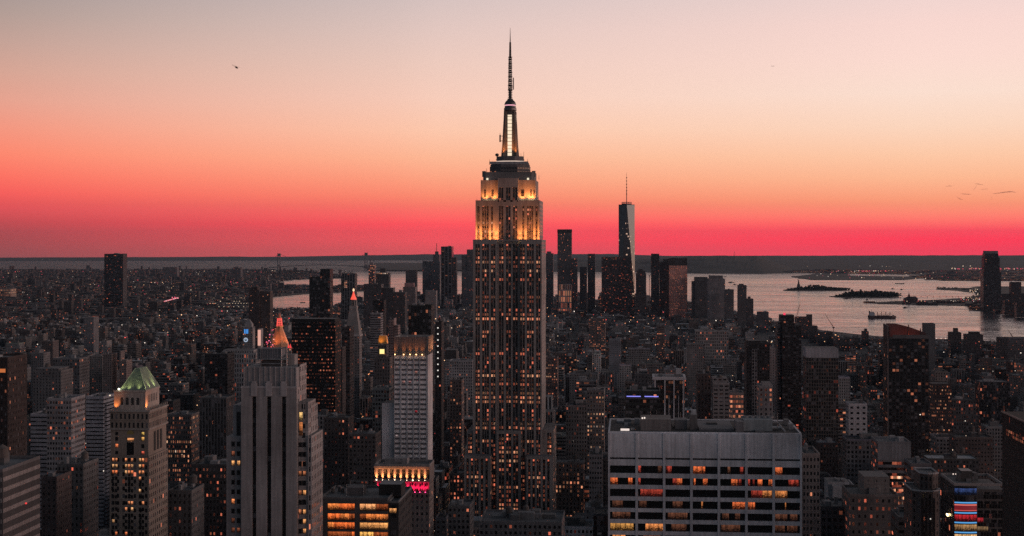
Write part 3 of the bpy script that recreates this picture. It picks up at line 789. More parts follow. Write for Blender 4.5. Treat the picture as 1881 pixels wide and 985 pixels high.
    b = MB(); b.box(RX(1140, Y + 7), RX(1156, Y + 7), Y + 7, Y + 8.5, zr, zr + .7, plain(.85, .72, .66)); b.build('skylight', M['lamp'], root)
    for i in range(26):
        x = RX(random.uniform(1125, 1460), Y + 20); bulkhead(root, x, x + random.uniform(.8, 4.5), *(lambda q: (q, q + random.uniform(1, 6)))(Y + random.uniform(5, 36)), zr, random.uniform(.5, 2.4), plain(random.uniform(.05, .4)), 'duct_box')
    reg(1117, 1473, Y - .5, Yb - Y, 797, 985)
slab_tower()

# ---- limestone tower left of the middle, nearest to the terrace
def slot_tower():
    Y = 600.0
    sx = lambda p, yy=Y: RX(p, yy); sz = lambda y, yy=Y: ZZ(y, yy, 495)
    X0, X1 = sx(443), sx(545); zb = 2
    root = empty('slotted_stone_tower', ((X0 + X1) / 2, Y + 15, 2), 'grey stone tower with three tall black slots and louvred penthouse', 'office tower')
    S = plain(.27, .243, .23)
    z1 = sz(712)
    slots = [(sx(463), sx(470.5)), (sx(490), sx(498)), (sx(517.5), sx(525.3))]
    rec = 1.4; b = MB()
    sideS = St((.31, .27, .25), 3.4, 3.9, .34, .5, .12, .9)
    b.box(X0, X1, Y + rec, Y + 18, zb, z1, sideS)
    xs = [X0] + [v for s_ in slots for v in s_] + [X1]
    zt = sz(729)
    for a, c in zip(xs[0::2], xs[1::2]): b.box(a, c, Y, Y + rec, zb, zt, S)
    b.box(X0, X1, Y, Y + rec, zt, z1, S, bottom=True)
    b.build('main_shaft', None, root)
    for a, c in slots:
        w = MB(); w.wall((a + .02, Y + rec - .1), (c - .02, Y + rec - .1), sz(1010), zt - .02, St((.018, .017, .017), 1.8, 3.9, .8, .5, .0)); w.build('window_slot', None, root)
        f = MB(); m_ = (a + c) / 2        # carved finial above the slot
        f.box(m_ - 1.3, m_ + 1.3, Y - .45, Y - .02, zt + .3, sz(704), plain(.36, .33, .32), bottom=True)
        f.prism([(m_ - .9, Y - .44), (m_ + .9, Y - .44), (m_ + .9, Y - .03), (m_ - .9, Y - .03)], sz(704), sz(700.5), plain(.36, .33, .32)); f.build('finial', None, root)
    # fluted crown
    c0, c1 = sx(447.5, Y + .7), sx(544.5, Y + .7); zc = sz(675.5)
    b = MB(); b.box(c0, c1, Y + 1.0, Y + 17, z1, zc, plain(.25, .235, .23))
    for i in range(11):
        x = c0 + (c1 - c0) * i / 10 - .22; x = min(max(x, c0), c1 - .44)
        b.box(x, x + .44, Y + .62, Y + .98, z1, zc + .35, plain(.31, .29, .28))
    b.build('crown', None, root)
    b = MB(); b.box(X0 - .1, X1 + .1, Y - .15, Y + .55, z1 - .3, z1 + .55, plain(.36, .34, .33), bottom=True); b.build('ledge', None, root)
    # west side stages, afterglow also put into their pinker stone tint
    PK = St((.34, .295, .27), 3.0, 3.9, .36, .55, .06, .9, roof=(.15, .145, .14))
    for nm, p0, p1, yt, dy, dp in (('west_bay', 545.2, 549.5, 670, 6, 12), ('west_shoulder', 546, 566.5, 738, 3, 14), ('west_stage', 567, 569.5, 745, 8, 13), ('low_west_wing', 567, 572.5, 800, 2, 22), ('low_west_stage', 569.8, 572, 776, 10, 13)):
        yy = Y + dy; q0, q1 = max(X1 + .02, sx(p0, yy)), sx(p1, yy)
        if nm == 'west_stage': q0 = sx(566.5, Y + 3) + .02
        if nm == 'low_west_wing': q0 = sx(566.5, Y + 3) + .02
        if nm == 'low_west_stage': q0 = sx(569.5, Y + 8) + .02
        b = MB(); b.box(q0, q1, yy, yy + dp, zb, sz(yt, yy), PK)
        b.build(nm, None, root)
        n = max(1, int((q1 - q0) / 1.6))
        f = MB()
        for i in range(n + 1):
            x = q0 + (q1 - q0) * i / n; f.box(min(x, q1 - .3), min(x, q1 - .3) + .3, yy - .3, yy - .01, sz(yt, yy) - 9, sz(yt, yy) + .5, plain(.36, .33, .31), bottom=True)
        f.build('fluting', None, root)
    # lit window columns on the front of the wings
    def winpart(p0, p1, y0, y1, yy, lit=None):
        w = MB(); x0, x1, za, zc_ = sx(p0, yy), sx(p1, yy), sz(y1, yy), sz(y0, yy)
        cl = lit or (0, 0, 0)
        w.face([(x0, yy - .12, za), (x1, yy - .12, za), (x1, yy - .12, zc_), (x0, yy - .12, zc_)], [(0, 0), (1.4, 0), (1.4, 1.4), (0, 1.4)], cl)
        fr = (.12, .11, .10)
        for q0, q1, r0, r1 in ((x0 - .12, x0, za - .12, zc_ + .12), (x1, x1 + .12, za - .12, zc_ + .12)):
            w.face([(q0, yy - .14, r0), (q1, yy - .14, r0), (q1, yy - .14, r1), (q0, yy - .14, r1)], None, fr, mi=1)
        w.face([(x0, yy - .14, za - .3), (x1, yy - .14, za - .3), (x1, yy - .14, za), (x0, yy - .14, za)], None, (.3, .28, .27), mi=1)
        w.build('window', [M['pane'], M['facade']], root)
    for r_ in range(10):
        y0 = 812 + r_ * 17.6
        for p in (548.5, 556.5):
            winpart(p, p + 5.5, y0, y0 + 9, Y + 3, random.choice([None, None, None, None, (.5, .16, .07), (1, .42, .15)]))
        for p in (425.5, 435.5):
            winpart(p, p + 5.5, y0, y0 + 9, Y + 4, {(2, 425.5): (1, .45, .16), (2, 435.5): (1, .45, .16), (6, 425.5): (1, .3, .1)}.get((r_, p), random.choice([None, None, None, (.2, .06, .03)])))
    winpart(549.5, 556, 757, 772, Y + 3, (1, .6, .22)); winpart(549.5, 556, 775, 800, Y + 3, (.5, .16, .05)); winpart(435, 441.5, 757, 803, Y + 7.5, None)
    # east wings
    for nm, p0, p1, yt, dy, dp in (('low_east_wing', 416, 443, 803, 4, 27), ('east_shoulder', 428, 443, 745, 7.5, 22)):
        yy = Y + dy; q0, q1 = sx(p0, yy), X0 - .02
        if nm == 'east_shoulder': zb2 = sz(803, Y + 4)
        else: zb2 = zb
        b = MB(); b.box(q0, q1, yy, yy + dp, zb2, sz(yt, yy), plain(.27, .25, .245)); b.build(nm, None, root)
    # penthouse
    y2 = Y + 6
    b = MB(); b.box(sx(478, y2), sx(517, y2), y2, y2 + 8, zc, sz(663, y2), plain(.05)); b.build('plant_room', None, root)
    b = MB(); lv = plain(.13, .145, .165); b.box(sx(473, y2), sx(516, y2), y2 - .4, y2 + 8, sz(660, y2), sz(640.5, y2), lv, bottom=True)
    for i in range(15):
        x = sx(473 + i * 43 / 14, y2); b.box(x, x + .12, y2 - .6, y2 - .41, sz(660, y2), sz(640.5, y2), plain(.24, .26, .28))
    b.build('louvre_screen', None, root)
    b = MB()
    for p in (480, 517.5, 527.5): b.tube((sx(p, y2), y2 - .9, zc), (sx(p, y2), y2 - .9, sz(637, y2)), .22, plain(.4), 5)
    for y_ in (660, 668): b.beam((sx(472, y2), y2 - .9, sz(y_, y2)), (sx(527.5, y2), y2 - .9, sz(y_, y2)), .2, plain(.4))
    b.beam((sx(516, y2), y2 - .9, sz(640, y2)), (sx(527.5, y2), y2 - .9, sz(637, y2)), .2, plain(.4)); b.beam((sx(516, y2), y2 - .9, sz(660, y2)), (sx(527.5, y2), y2 + 8, sz(655, y2)), .2, plain(.4))
    b.build('steel_frame', M['metal'], root)
    bulkhead(root, sx(531, Y + 10), sx(541, Y + 10), Y + 10, Y + 16, zc, sz(650, Y + 14) - zc, plain(.28, .25, .23), 'stair_tower')
    EXPL.append((sx(415), sx(593), Y, Y + 36, z1, 415, 594, 640, 985))
slot_tower()

# ---- tower with green copper pyramid roof
def copper_tower():
    Y = 760.0; sx = lambda p, yy=Y: RX(p, yy); sz = lambda y, yy=Y: ZZ(y, yy, 250)
    X0, X1 = sx(203.5), sx(272.5); dep = 30
    root = empty('copper_roofed_tower', ((X0 + X1) / 2, Y + dep / 2, 2), 'buff stone tower under a floodlit green copper pyramid roof', 'office tower')
    S = (.25, .175, .115)
    zs, zm = sz(790), sz(838)
    b = MB(); b.box(X0 - .4, X1 + .5, Y - .6, Y + dep + 1, 2, zm, St(S, 3.1, 3.75, .44, .55, .03, 1)); b.build('lower_shaft', None, root)
    b = MB(); b.box(X0, X1, Y, Y + dep, zm, zs, St(S, 3.1, 3.75, .0, .0, .0)); b.build('upper_shaft', None, root)
    b = MB(); b.box(X0 - .8, X1 + .9, Y - .9, Y + dep + .8, zs, zs + .9, plain(.3, .25, .2), bottom=True); b.box(X0 - .3, X1 + .4, Y - .3, Y + dep + .4, zs + .9, sz(757), St(S, 2.2, 4.6, .45, .6)); b.box(X0 - .9, X1 + 1, Y - .9, Y + dep + .9, sz(757), sz(757) + .8, plain(.3, .25, .2), bottom=True)
    b.build('cornice', None, root)
    zt = sz(757) + .8; y2 = Y + 3
    a0, a1 = sx(209.5, y2), sx(267, y2); d2 = 23; zr = sz(717, y2)
    PT = St((.33, .25, .19), 3.1, 4, 0, 0)
    b = MB(); b.box(a0, a1, y2, y2 + d2, zt, zr, PT); b.box(a0 - .35, a1 + .35, y2 - .35, y2 + d2 + .35, zr - .9, zr, plain(.33, .26, .2), bottom=True); b.build('penthouse', None, root)
    for i in range(4):           # arched openings
        x = a0 + (a1 - a0) * (.25 + .17 * i); w = MB()
        pts = [(x - .75, sz(744, y2)), (x + .75, sz(744, y2))] + [(x + .75 * math.cos(math.pi * t_ / 6), sz(733, y2) + .75 * math.sin(math.pi * t_ / 6)) for t_ in range(7)]
        w.face([(p, y2 - .05, z) for p, z in pts], None, (.03, .028, .026)); w.build('arched_window', None, root)
    for i in range(6):
        w = MB(); yy = y2 + 4 + i * 2.7; w.face([(a1 + .05, yy, sz(741, y2)), (a1 + .05, yy + 1.1, sz(741, y2)), (a1 + .05, yy + 1.1, sz(727, y2)), (a1 + .05, yy, sz(727, y2))], None, (.04, .035, .03)); w.build('side_window', None, root)
    # hipped roof
    b = MB(); G = plain(.15, .20, .155)
    q0, q1, r0, r1 = sx(220.5, y2) , a1 + .3, y2 - .2, y2 + d2
    yr = y2 + d2 * .42; e0, e1, f0, f1 = sx(250.5, yr), sx(258, yr), yr - 1.2, yr + 9; za = sz(676, yr)
    b.frustum([(q0, r0), (q1, r0), (q1, r1), (q0, r1)], zr, [(e0, f0), (e1, f0), (e1, f1), (e0, f1)], za, G)
    rf = b.build('copper_roof', M['copper'], root)
    b = MB()
    for (p0, p1) in (((q0, r0), (e0, f0)), ((q1, r0), (e1, f0)), ((q1, r1), (e1, f1))): b.tube((*p0, zr), (*p1, za), .2, plain(.3, .4, .3), 5)
    for i in range(9):
        t_ = (i + 1) / 10; b.tube((q0 + (q1 - q0) * t_, r0 - .05, zr), (e0 + (e1 - e0) * t_, f0 - .05, za), .08, plain(.16, .24, .19), 4)
        b.tube((q1 + .05, r0 + (r1 - r0) * t_, zr), (e1 + .05, f0 + (f1 - f0) * t_, za), .08, plain(.16, .24, .19), 4)
    b.build('seam', M['copper'], rf)
    YG = (1, .90, .38)
    for t_ in (.02, .28, .72): spot('floodlight_beam', (q0 + (q1 - q0) * t_, r0 - 1.0, zr + .3), (q0 + (q1 - q0) * (t_ * .7 + .2), r0 + 2.0, zr + 4), 1900, YG, 1.3, 1, root)
    for t_ in (.05, .35, .7): spot('floodlight_beam', (q1 + 1.1, r0 + (r1 - r0) * t_, zr + .3), (q1 - 1.6, r0 + (r1 - r0) * t_, zr + 4.5), 3000, YG, 1.4, 1, root)
    lampbox(root, (q0 - .3, r0 - .6, zr + .6), .35, (1, .95, .7)); lampbox(root, (a0 - 1.5, y2 - 2, zr - 2.6), .3, (1, .8, .6), 'lamp')
    spot('floodlight_beam', (a0 + 1.0, y2 - 1.6, zt + .4), (a0 + 1.4, y2 + .2, zt + 5), 2600, AMBER, 1.5, 1, root)
    spot('floodlight_beam', (a1 + 1.2, y2 + 1, zt + .3), (a1 - .3, y2 + 3, zt + 6), 4200, AMBER, 1.5, 1, root)
    for i in range(10):          # urns along the terrace
        u = MB(); yy = Y - .4 + i * dep / 9; u.lathe(X1 + .5, yy, [(.2, zt), (.5, zt + .9), (.25, zt + 1.4), (0, zt + 2.3)], 6, plain(.2, .17, .14)); u.build('urn', None, root)
    # windows: front columns
    rows = [(794, 800), (803, 810), (816, 823), (829, 835)]
    lit = {(0, 260): (1, .62, .15), (1, 260): (1, .5, .14), (2, 212): (1, .25, .09), (3, 260): (.7, .12, .07)}
    def W_(p0, p1, y0, y1, cl=None, yy=None, mat='pane'):
        yy = Y if yy is None else yy
        w = MB(); w.face([(sx(p0, yy), yy - .08, sz(y1, yy)), (sx(p1, yy), yy - .08, sz(y1, yy)), (sx(p1, yy), yy - .08, sz(y0, yy)), (sx(p0, yy), yy - .08, sz(y0, yy))], [(0, 0), (1.3, 0), (1.3, 1.3), (0, 1.3)], cl or (0, 0, 0)); w.build('window', M[mat], root)
    for i, (y0, y1) in enumerate(rows):
        for p in (212, 260): W_(p, p + 5, y0, y1, lit.get((i, p)))
    w = MB(); xm = (sx(233) + sx(246)) / 2; rr_ = (sx(246) - sx(233)) / 2
    w.face([(xm + rr_ * math.cos(math.pi * t_ / 8), Y - .08, sz(798) + rr_ * 1.1 * math.sin(math.pi * t_ / 8)) for t_ in range(9)], [(.2, .2)] * 9, (1, .66, .26)); w.build('arched_window', M['pane'], root)
    W_(233, 246, 805, 811, (1, .4, .16)); W_(233, 246, 813, 836, None)
    yl = Y - .6
    for i in range(14):
        y0 = 842 + i * 11.3
        for grp in ((206, 211.5), (229.5, 235, 240.5), (255, 260.5)):
            for p in grp:
                on = {0: .9, 1: 1, 2: .95}.get(i, .13); cl = None
                if random.random() < on and (i < 3 or random.random() < .6): cl = random.choice([(1, .34, .14), (1, .5, .22), (1, .25, .09)])
                W_(p, p + 4.1, y0, y0 + 6.4, cl, yl)
    for i in range(3):
        w = MB(); yy = Y + 9 + i * 5.2; w.box(X1 + .02, X1 + .3, yy, yy + 2.6, sz(832), sz(796), plain(.04), bottom=True); w.build('side_arch', None, root)
    reg(203.5, 272.5, Y - 1, dep + 2, 755, 985); EXPL[-1] = EXPL[-1][:6] + (307,) + EXPL[-1][7:]
copper_tower()

# ---- white gridded hotel tower with glowing open crown
def hotel_tower():
    Y = 1080.0; sx = lambda p, yy=Y: RX(p, yy); sz = lambda y, yy=Y: ZZ(y, yy, 755)
    X0, X1 = sx(724), sx(786); dep = 26; zr = sz(652); zt = sz(619)
    root = empty('white_grid_tower', ((X0 + X1) / 2, Y + dep / 2, 2), 'white gridded tower with open crown lit orange from below', 'hotel tower')
    Wt = plain(.44, .44, .45)
    b = MB(); b.box(X0, X1, Y + .8, Y + dep, 2, zr, St((.52, .48, .46), 9, 3.5, 0, 0))  # side walls paler and pinker: west glow put into the tint
    edges = [724, 734.5, 737.5, 746.5, 749, 758, 760.5, 769.5, 772, 783.5, 786]
    wins = [(725, 734.5), (737.5, 746.5), (749, 758), (760.5, 769.5), (772, 783)]
    xs = [X0] + [sx(v) for w_ in wins for v in w_] + [X1]
    for a, c in zip(xs[0::2], xs[1::2]): b.box(a, c, Y, Y + .8, 2, zr, Wt)
    n = 26; ph = 9.05
    for i in range(n):
        y0 = 654 + i * ph
        for w_ in wins: b.box(sx(w_[0]), sx(w_[1]), Y + .12, Y + .8, sz(y0 + ph), sz(y0 + 5.6), plain(.13, .13, .14), bottom=True)
    b.build('body', None, root)
    glow = {(3, 3): (.75, .3, .25), (5, 1): (.7, .32, .28), (5, 2): (.45, .2, .2), (11, 3): (.6, .04, .06), (2, 0): (.4, .25, .25), (16, 0): (.4, .3, .3)}
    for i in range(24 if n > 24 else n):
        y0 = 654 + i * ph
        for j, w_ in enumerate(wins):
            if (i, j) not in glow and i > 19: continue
            w = MB(); w.wall((sx(w_[0]), Y + .5), (sx(w_[1]), Y + .5), sz(y0 + 5.6), sz(y0), St((.8, .8, .82), 2.4, 2.2, 0, 0))  # pane colour carries the bright north sky reflection
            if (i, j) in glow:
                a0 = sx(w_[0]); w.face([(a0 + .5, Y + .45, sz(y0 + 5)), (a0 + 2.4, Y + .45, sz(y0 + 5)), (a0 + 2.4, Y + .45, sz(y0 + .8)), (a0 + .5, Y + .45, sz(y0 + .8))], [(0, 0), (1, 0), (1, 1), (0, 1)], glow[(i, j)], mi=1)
            w.build('window', [M['sky_tinted_glass'], M['pane']], root)
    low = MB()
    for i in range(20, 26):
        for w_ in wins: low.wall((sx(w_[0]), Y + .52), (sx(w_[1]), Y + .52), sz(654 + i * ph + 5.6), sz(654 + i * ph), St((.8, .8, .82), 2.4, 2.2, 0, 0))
    o = low.build('lower_window', M['sky_tinted_glass'], root); o['kind'] = 'stuff'
    # open crown: screen walls of fins
    cr = plain(.27, .24, .22); b = MB(); t = 1.0
    b.box(X0, X1, Y + dep - t, Y + dep, zr, zt, cr); b.box(X0, X0 + t, Y + t, Y + dep - t, zr, zt, cr); b.box(X1 - t, X1, Y + t, Y + dep - t, zr, zt, cr); b.box(X0, X1, Y, Y + t, zr, zt, cr)
    for i in range(22):
        x = X0 + (X1 - X0 - .3) * i / 21; b.box(x, x + .3, Y - .4, Y - .01, zr, zt + .2, plain(.22, .19, .17), bottom=True)
    for i in range(12):
        y = Y + (dep - .3) * i / 11; b.box(X1 + .01, X1 + .4, y, y + .3, zr, zt + .2, plain(.22, .19, .17), bottom=True)
    b.build('crown', None, root)
    roof_clutter(root, X0 + 2, X1 - 2, Y + 2, Y + dep - 2, zr + 9, 4, 0, .3)
    for i in range(5):
        x = sx([726, 742, 753.5, 765, 776][i]); lampbox(root, (x, Y - 1.3, zr + .3), .3, (1, .5, .2))
        spot('floodlight_beam', (x, Y - 1.7, zr + .2), (x, Y - .2, zr + 8), 4500, (1, .25, .06), 1.0, 1, root)
    for yy in (Y + 3, Y + 10, Y + 17, Y + 23): spot('floodlight_beam', (X1 + 1.8, yy, zr + .2), (X1 + .2, yy, zr + 8), 20000, (1, .36, .14), 1.0, 1, root)
    b = MB(); b.box(X0 - 9.5, X0 - .02, Y + 3, Y + 24, 2, sz(742), St((.5, .49, .5), fx=0, fy=0)); b.build('blank_annex', None, root)
    reg(697, 724, Y + 3, 21, 742, 850); reg(724, 786, Y, dep, 619, 852); EXPL[-1] = EXPL[-1][:6] + (798,) + EXPL[-1][7:]
m, t, b = newmat('sky_tinted_glass'); tint, _ = attr(t, 'tint')  # pale diffuse tint stands in for reflected sky
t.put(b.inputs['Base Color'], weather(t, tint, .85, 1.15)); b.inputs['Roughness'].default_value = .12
hotel_tower()

# ---- brick tower with uplit pilasters and a magenta storey
def pilaster_tower():
    Y = 900.0; sx = lambda p, yy=Y: RX(p, yy); sz = lambda y, yy=Y: ZZ(y, yy, 740)
    X0, X1 = sx(688), sx(789); dep = 21; zt = sz(857)
    root = empty('uplit_pilaster_tower', ((X0 + X1) / 2, Y + dep / 2, 2), 'dark brick block with orange uplit pilasters above a magenta storey', 'office building')
    B = (.19, .135, .11)
    b = MB(); b.box(X0, X1, Y + .5, Y + dep, sz(884), zt, St(B, fx=0, fy=0, roof=(.11, .105, .1)))
    b.box(X0 + 1.4, X1 - .3, Y + .9, Y + dep, 2, sz(884), St(B, 3, 3.6, .4, .5, .03)); b.box(X0 - .5, X1 + .4, Y - .7, Y + dep + .3, sz(885.5), sz(883.2), plain(.22, .17, .15), bottom=True)
    b.box(X0 - .3, X1 + .3, Y - .4, Y + .49, zt - 1.2, zt, plain(.2, .16, .14), bottom=True)
    b.build('body', None, root)
    for i in range(9):
        x0 = 690.5 + i * 11.1; q0, q1 = sx(x0 + 4.2), sx(x0 + 9.6)
        w = MB(); w.wall((q0, Y + .45), (q1, Y + .45), sz(880), sz(863), St((.03, .028, .028), 1, 1.9, .7, .8)); w.build('tall_window', None, root)
        p = MB(); p.box(sx(x0 - .6), sx(x0 + 3.2), Y - .1, Y + .48, sz(882.9), zt - 1.3, plain(.34, .24, .18)); p.build('pilaster', None, root)
        xm = sx(x0 + 1.3); lampbox(root, (xm, Y - .55, sz(882)), .13 if i % 3 else .25, (1, .75, .5))
        spot('floodlight_beam', (xm, Y - 1.7, sz(882.9)), (xm, Y - .05, sz(866)), 8000, (1, .36, .12), 1.1, 1, root)
    for i in range(5):
        for k_ in range(2):
            x0 = 742 + i * 9.2; w = MB(); w.wall((sx(x0), Y + .85), (sx(x0 + 4.4), Y + .85), sz(894 + k_ * 9.5), sz(888 + k_ * 9.5), St((.05, .03, .035), 1, 1.9, .7, .8)); w.build('small_window', None, root)
    for x0 in (744, 753, 762, 771, 781, 692): 
        xm = sx(x0); lampbox(root, (xm, Y + .2, sz(904)), .18, (1, .05, .22))
        spot('floodlight_beam', (xm, Y - 1.5, sz(905)), (xm, Y + .9, sz(892)), 9000, (1, .01, .085), 1.4, 1, root)
    parapet(root, X0, X1, Y + .5, Y + dep, zt + .02, 1.3, .5, plain(.23, .2, .18))
    roof_clutter(root, X0 + 2, X1 - 3, Y + 6, Y + dep - 2, zt, 5, 0, .16)
    bulkhead(root, sx(724, Y + 9), sx(748, Y + 9), Y + 9, Y + 18, zt, 3.6, plain(.22, .2, .2))
    reg(688, 789, Y - .7, dep + .7, 857, 945); EXPL[-1] = EXPL[-1][:6] + (798,) + EXPL[-1][7:]
pilaster_tower()

# ---- modern block with glowing office floors at the bottom
def glow_block():
    Y = 640.0; sx = lambda p, yy=Y: RX(p, yy); sz = lambda y, yy=Y: ZZ(y, yy, 650)
    X0, X1, X2 = sx(588), sx(712), sx(731); zt = sz(919); dep = 34
    root = empty('glowing_office_block', ((X0 + X2) / 2, Y + dep / 2, 2), 'low grey block with brightly lit orange office floors and black rooftop box', 'office building')
    b = MB(); C = plain(.085, .08, .08)
    b.box(X0, X1, Y + 1.2, Y + dep, 2, zt, St((.085, .08, .08), fx=0, fy=0, roof=(.13, .13, .13)))
    rows = [(925.5, 938), (944, 956.5), (960, 973), (977, 990)]; top = zt
    for y0, y1 in rows + [(994, 1008)]:
        b.box(X0, X1, Y, Y + 1.2, sz(y0), top, C, bottom=True, top=top == zt); top = sz(y1)
    for a, c in ((588, 601), (651, 660)): b.box(sx(a), sx(c), Y + .3, Y + 1.19, sz(1008), zt - .05, C, top=False)
    b.build('body', None, root)
    O, A, D_ = (.95, .18, .04), (.92, .25, .06), (.36, .08, .022)
    segs = {0: [(601, 622, A), (622, 651, O), (660, 690, (1, .42, .16)), (690, 712, D_)], 1: [(601, 625, O), (625, 640, A), (640, 651, D_), (660, 672, D_), (672, 712, A)],
            2: [(590, 601, O), (601, 612, A), (612, 651, O), (660, 712, (1, .42, .13))], 3: [(590, 645, D_), (645, 651, O), (660, 685, (1, .5, .12)), (685, 712, D_)]}
    for i, (y0, y1) in enumerate(rows):
        for a, c, cl in segs[i]:
            w = MB(); w.face([(sx(a) + .02, Y + 1.1, sz(y1) + .02), (sx(c) - .02, Y + 1.1, sz(y1) + .02), (sx(c) - .02, Y + 1.1, sz(y0) - .02), (sx(a) + .02, Y + 1.1, sz(y0) - .02)],
                             [(a * .22, 0), (c * .22, 0), (c * .22, 1.5), (a * .22, 1.5)], tuple(1.05 * v for v in cl)); w.build('window', M['pane'], root)
    b = MB(); z2 = sz(925); b.box(X1 + .02, X2, Y + 2, Y + dep + 8, 2, z2, St((.035, .033, .034), 3, 3.6, .5, .5, .01, roof=(.1, .1, .1))); b.build('dark_wing', None, root)
    w = MB(); w.face([(sx(713.5), Y + 1.95, sz(943)), (sx(727), Y + 1.95, sz(943)), (sx(727), Y + 1.95, sz(934.5)), (sx(713.5), Y + 1.95, sz(934.5))], [(0, 0), (3, 0), (3, 1.4), (0, 1.4)], (1, .42, .14)); w.build('window', M['pane'], root)
    y2 = Y + 14; b = MB(); b.box(sx(696, y2), sx(737, y2), y2, y2 + 12, zt - .5, sz(889, y2), St((.018, .018, .019), fx=0, fy=0, roof=(.24, .235, .24))); b.build('black_roof_box', None, root)
    y3 = Y + 12; b = MB(); b.box(sx(638, y3), sx(667, y3), y3, y3 + 8, zt, sz(896, y3), plain(.09, .09, .095)); ch = b.build('plant_room', None, root)
    b = MB()
    for p in (637, 668): 
        for dy in (-.5, 9): b.tube((sx(p, y3), y3 + dy, zt), (sx(p, y3), y3 + dy, sz(889.5, y3)), .13, plain(.3), 4)
    for dy in (-.5, 9): b.beam((sx(637, y3), y3 + dy, sz(890, y3)), (sx(668, y3), y3 + dy, sz(890, y3)), .14, plain(.3))
    b.build('steel_frame', M['metal'], root)
    for i in range(6):
        b = MB(); x = X0 + 2 + i * 2.2; b.lathe(x, Y + 18 + (i % 2) * 4, [(.8, zt), (.8, zt + 2.2), (.5, zt + 2.6), (0, zt + 2.6)], 10, plain(.16)); b.build('vent_stack', M['metal'], root)
    parapet(root, X0, X1, Y + 1.22, Y + dep, zt + .02, .9, .4, plain(.11)); parapet(root, X1 + .05, X2 - .03, Y + 2.02, Y + dep + 7.9, z2 + .02, .9, .4, plain(.2))
    reg(588, 731, Y, dep, 905, 985)
glow_block()

# ---- banded building, bottom left corner
def banded_block():
    Y = 520.0; sx = lambda p, yy=Y: RX(p, yy); X1 = sx(5); X0 = X1 - 40; dep = 34; zt = ZZ(868, Y, 5)
    root = empty('banded_office_block', ((X0 + X1) / 2, Y + dep / 2, 2), 'dark office block with pale ribbon bands cut off by the bottom left corner', 'office building')
    b = MB(); b.box(X0, X1, Y, Y + dep, 2, zt, St((.06, .055, .055), fx=0, fy=0, roof=(.16, .155, .155))); b.build('body', None, root)
    for i in range(11):
        zz = zt - 1.9 - i * 3.75; w = MB()
        w.wall((X1 + .06, Y + .3), (X1 + .06, Y + dep - .3), zz - 1.5, zz, St((.30, .245, .22), .85, 1.5, .22, .9, .0)); w.wall((X0 + .3, Y - .06), (X1 - .3, Y - .06), zz - 1.5, zz, St((.27, .25, .235), .85, 1.5, .22, .9, .0)); w.build('window_band', None, root)
    parapet(root, X0, X1, Y, Y + dep, zt + .01, 1.2, .5, plain(.12, .11, .11)); roof_clutter(root, X0 + 6, X1 - 2, Y + 4, Y + dep - 4, zt, 6, 1, .14)
    lampbox(root, (X1 + .3, Y + 20, zt - 14.5), .25, (1, .05, .05), 'lamp', 'red_lamp')
    EXPL.append((X0, X1, Y, Y + dep, zt, -200, 75, 843, 985))
banded_block()

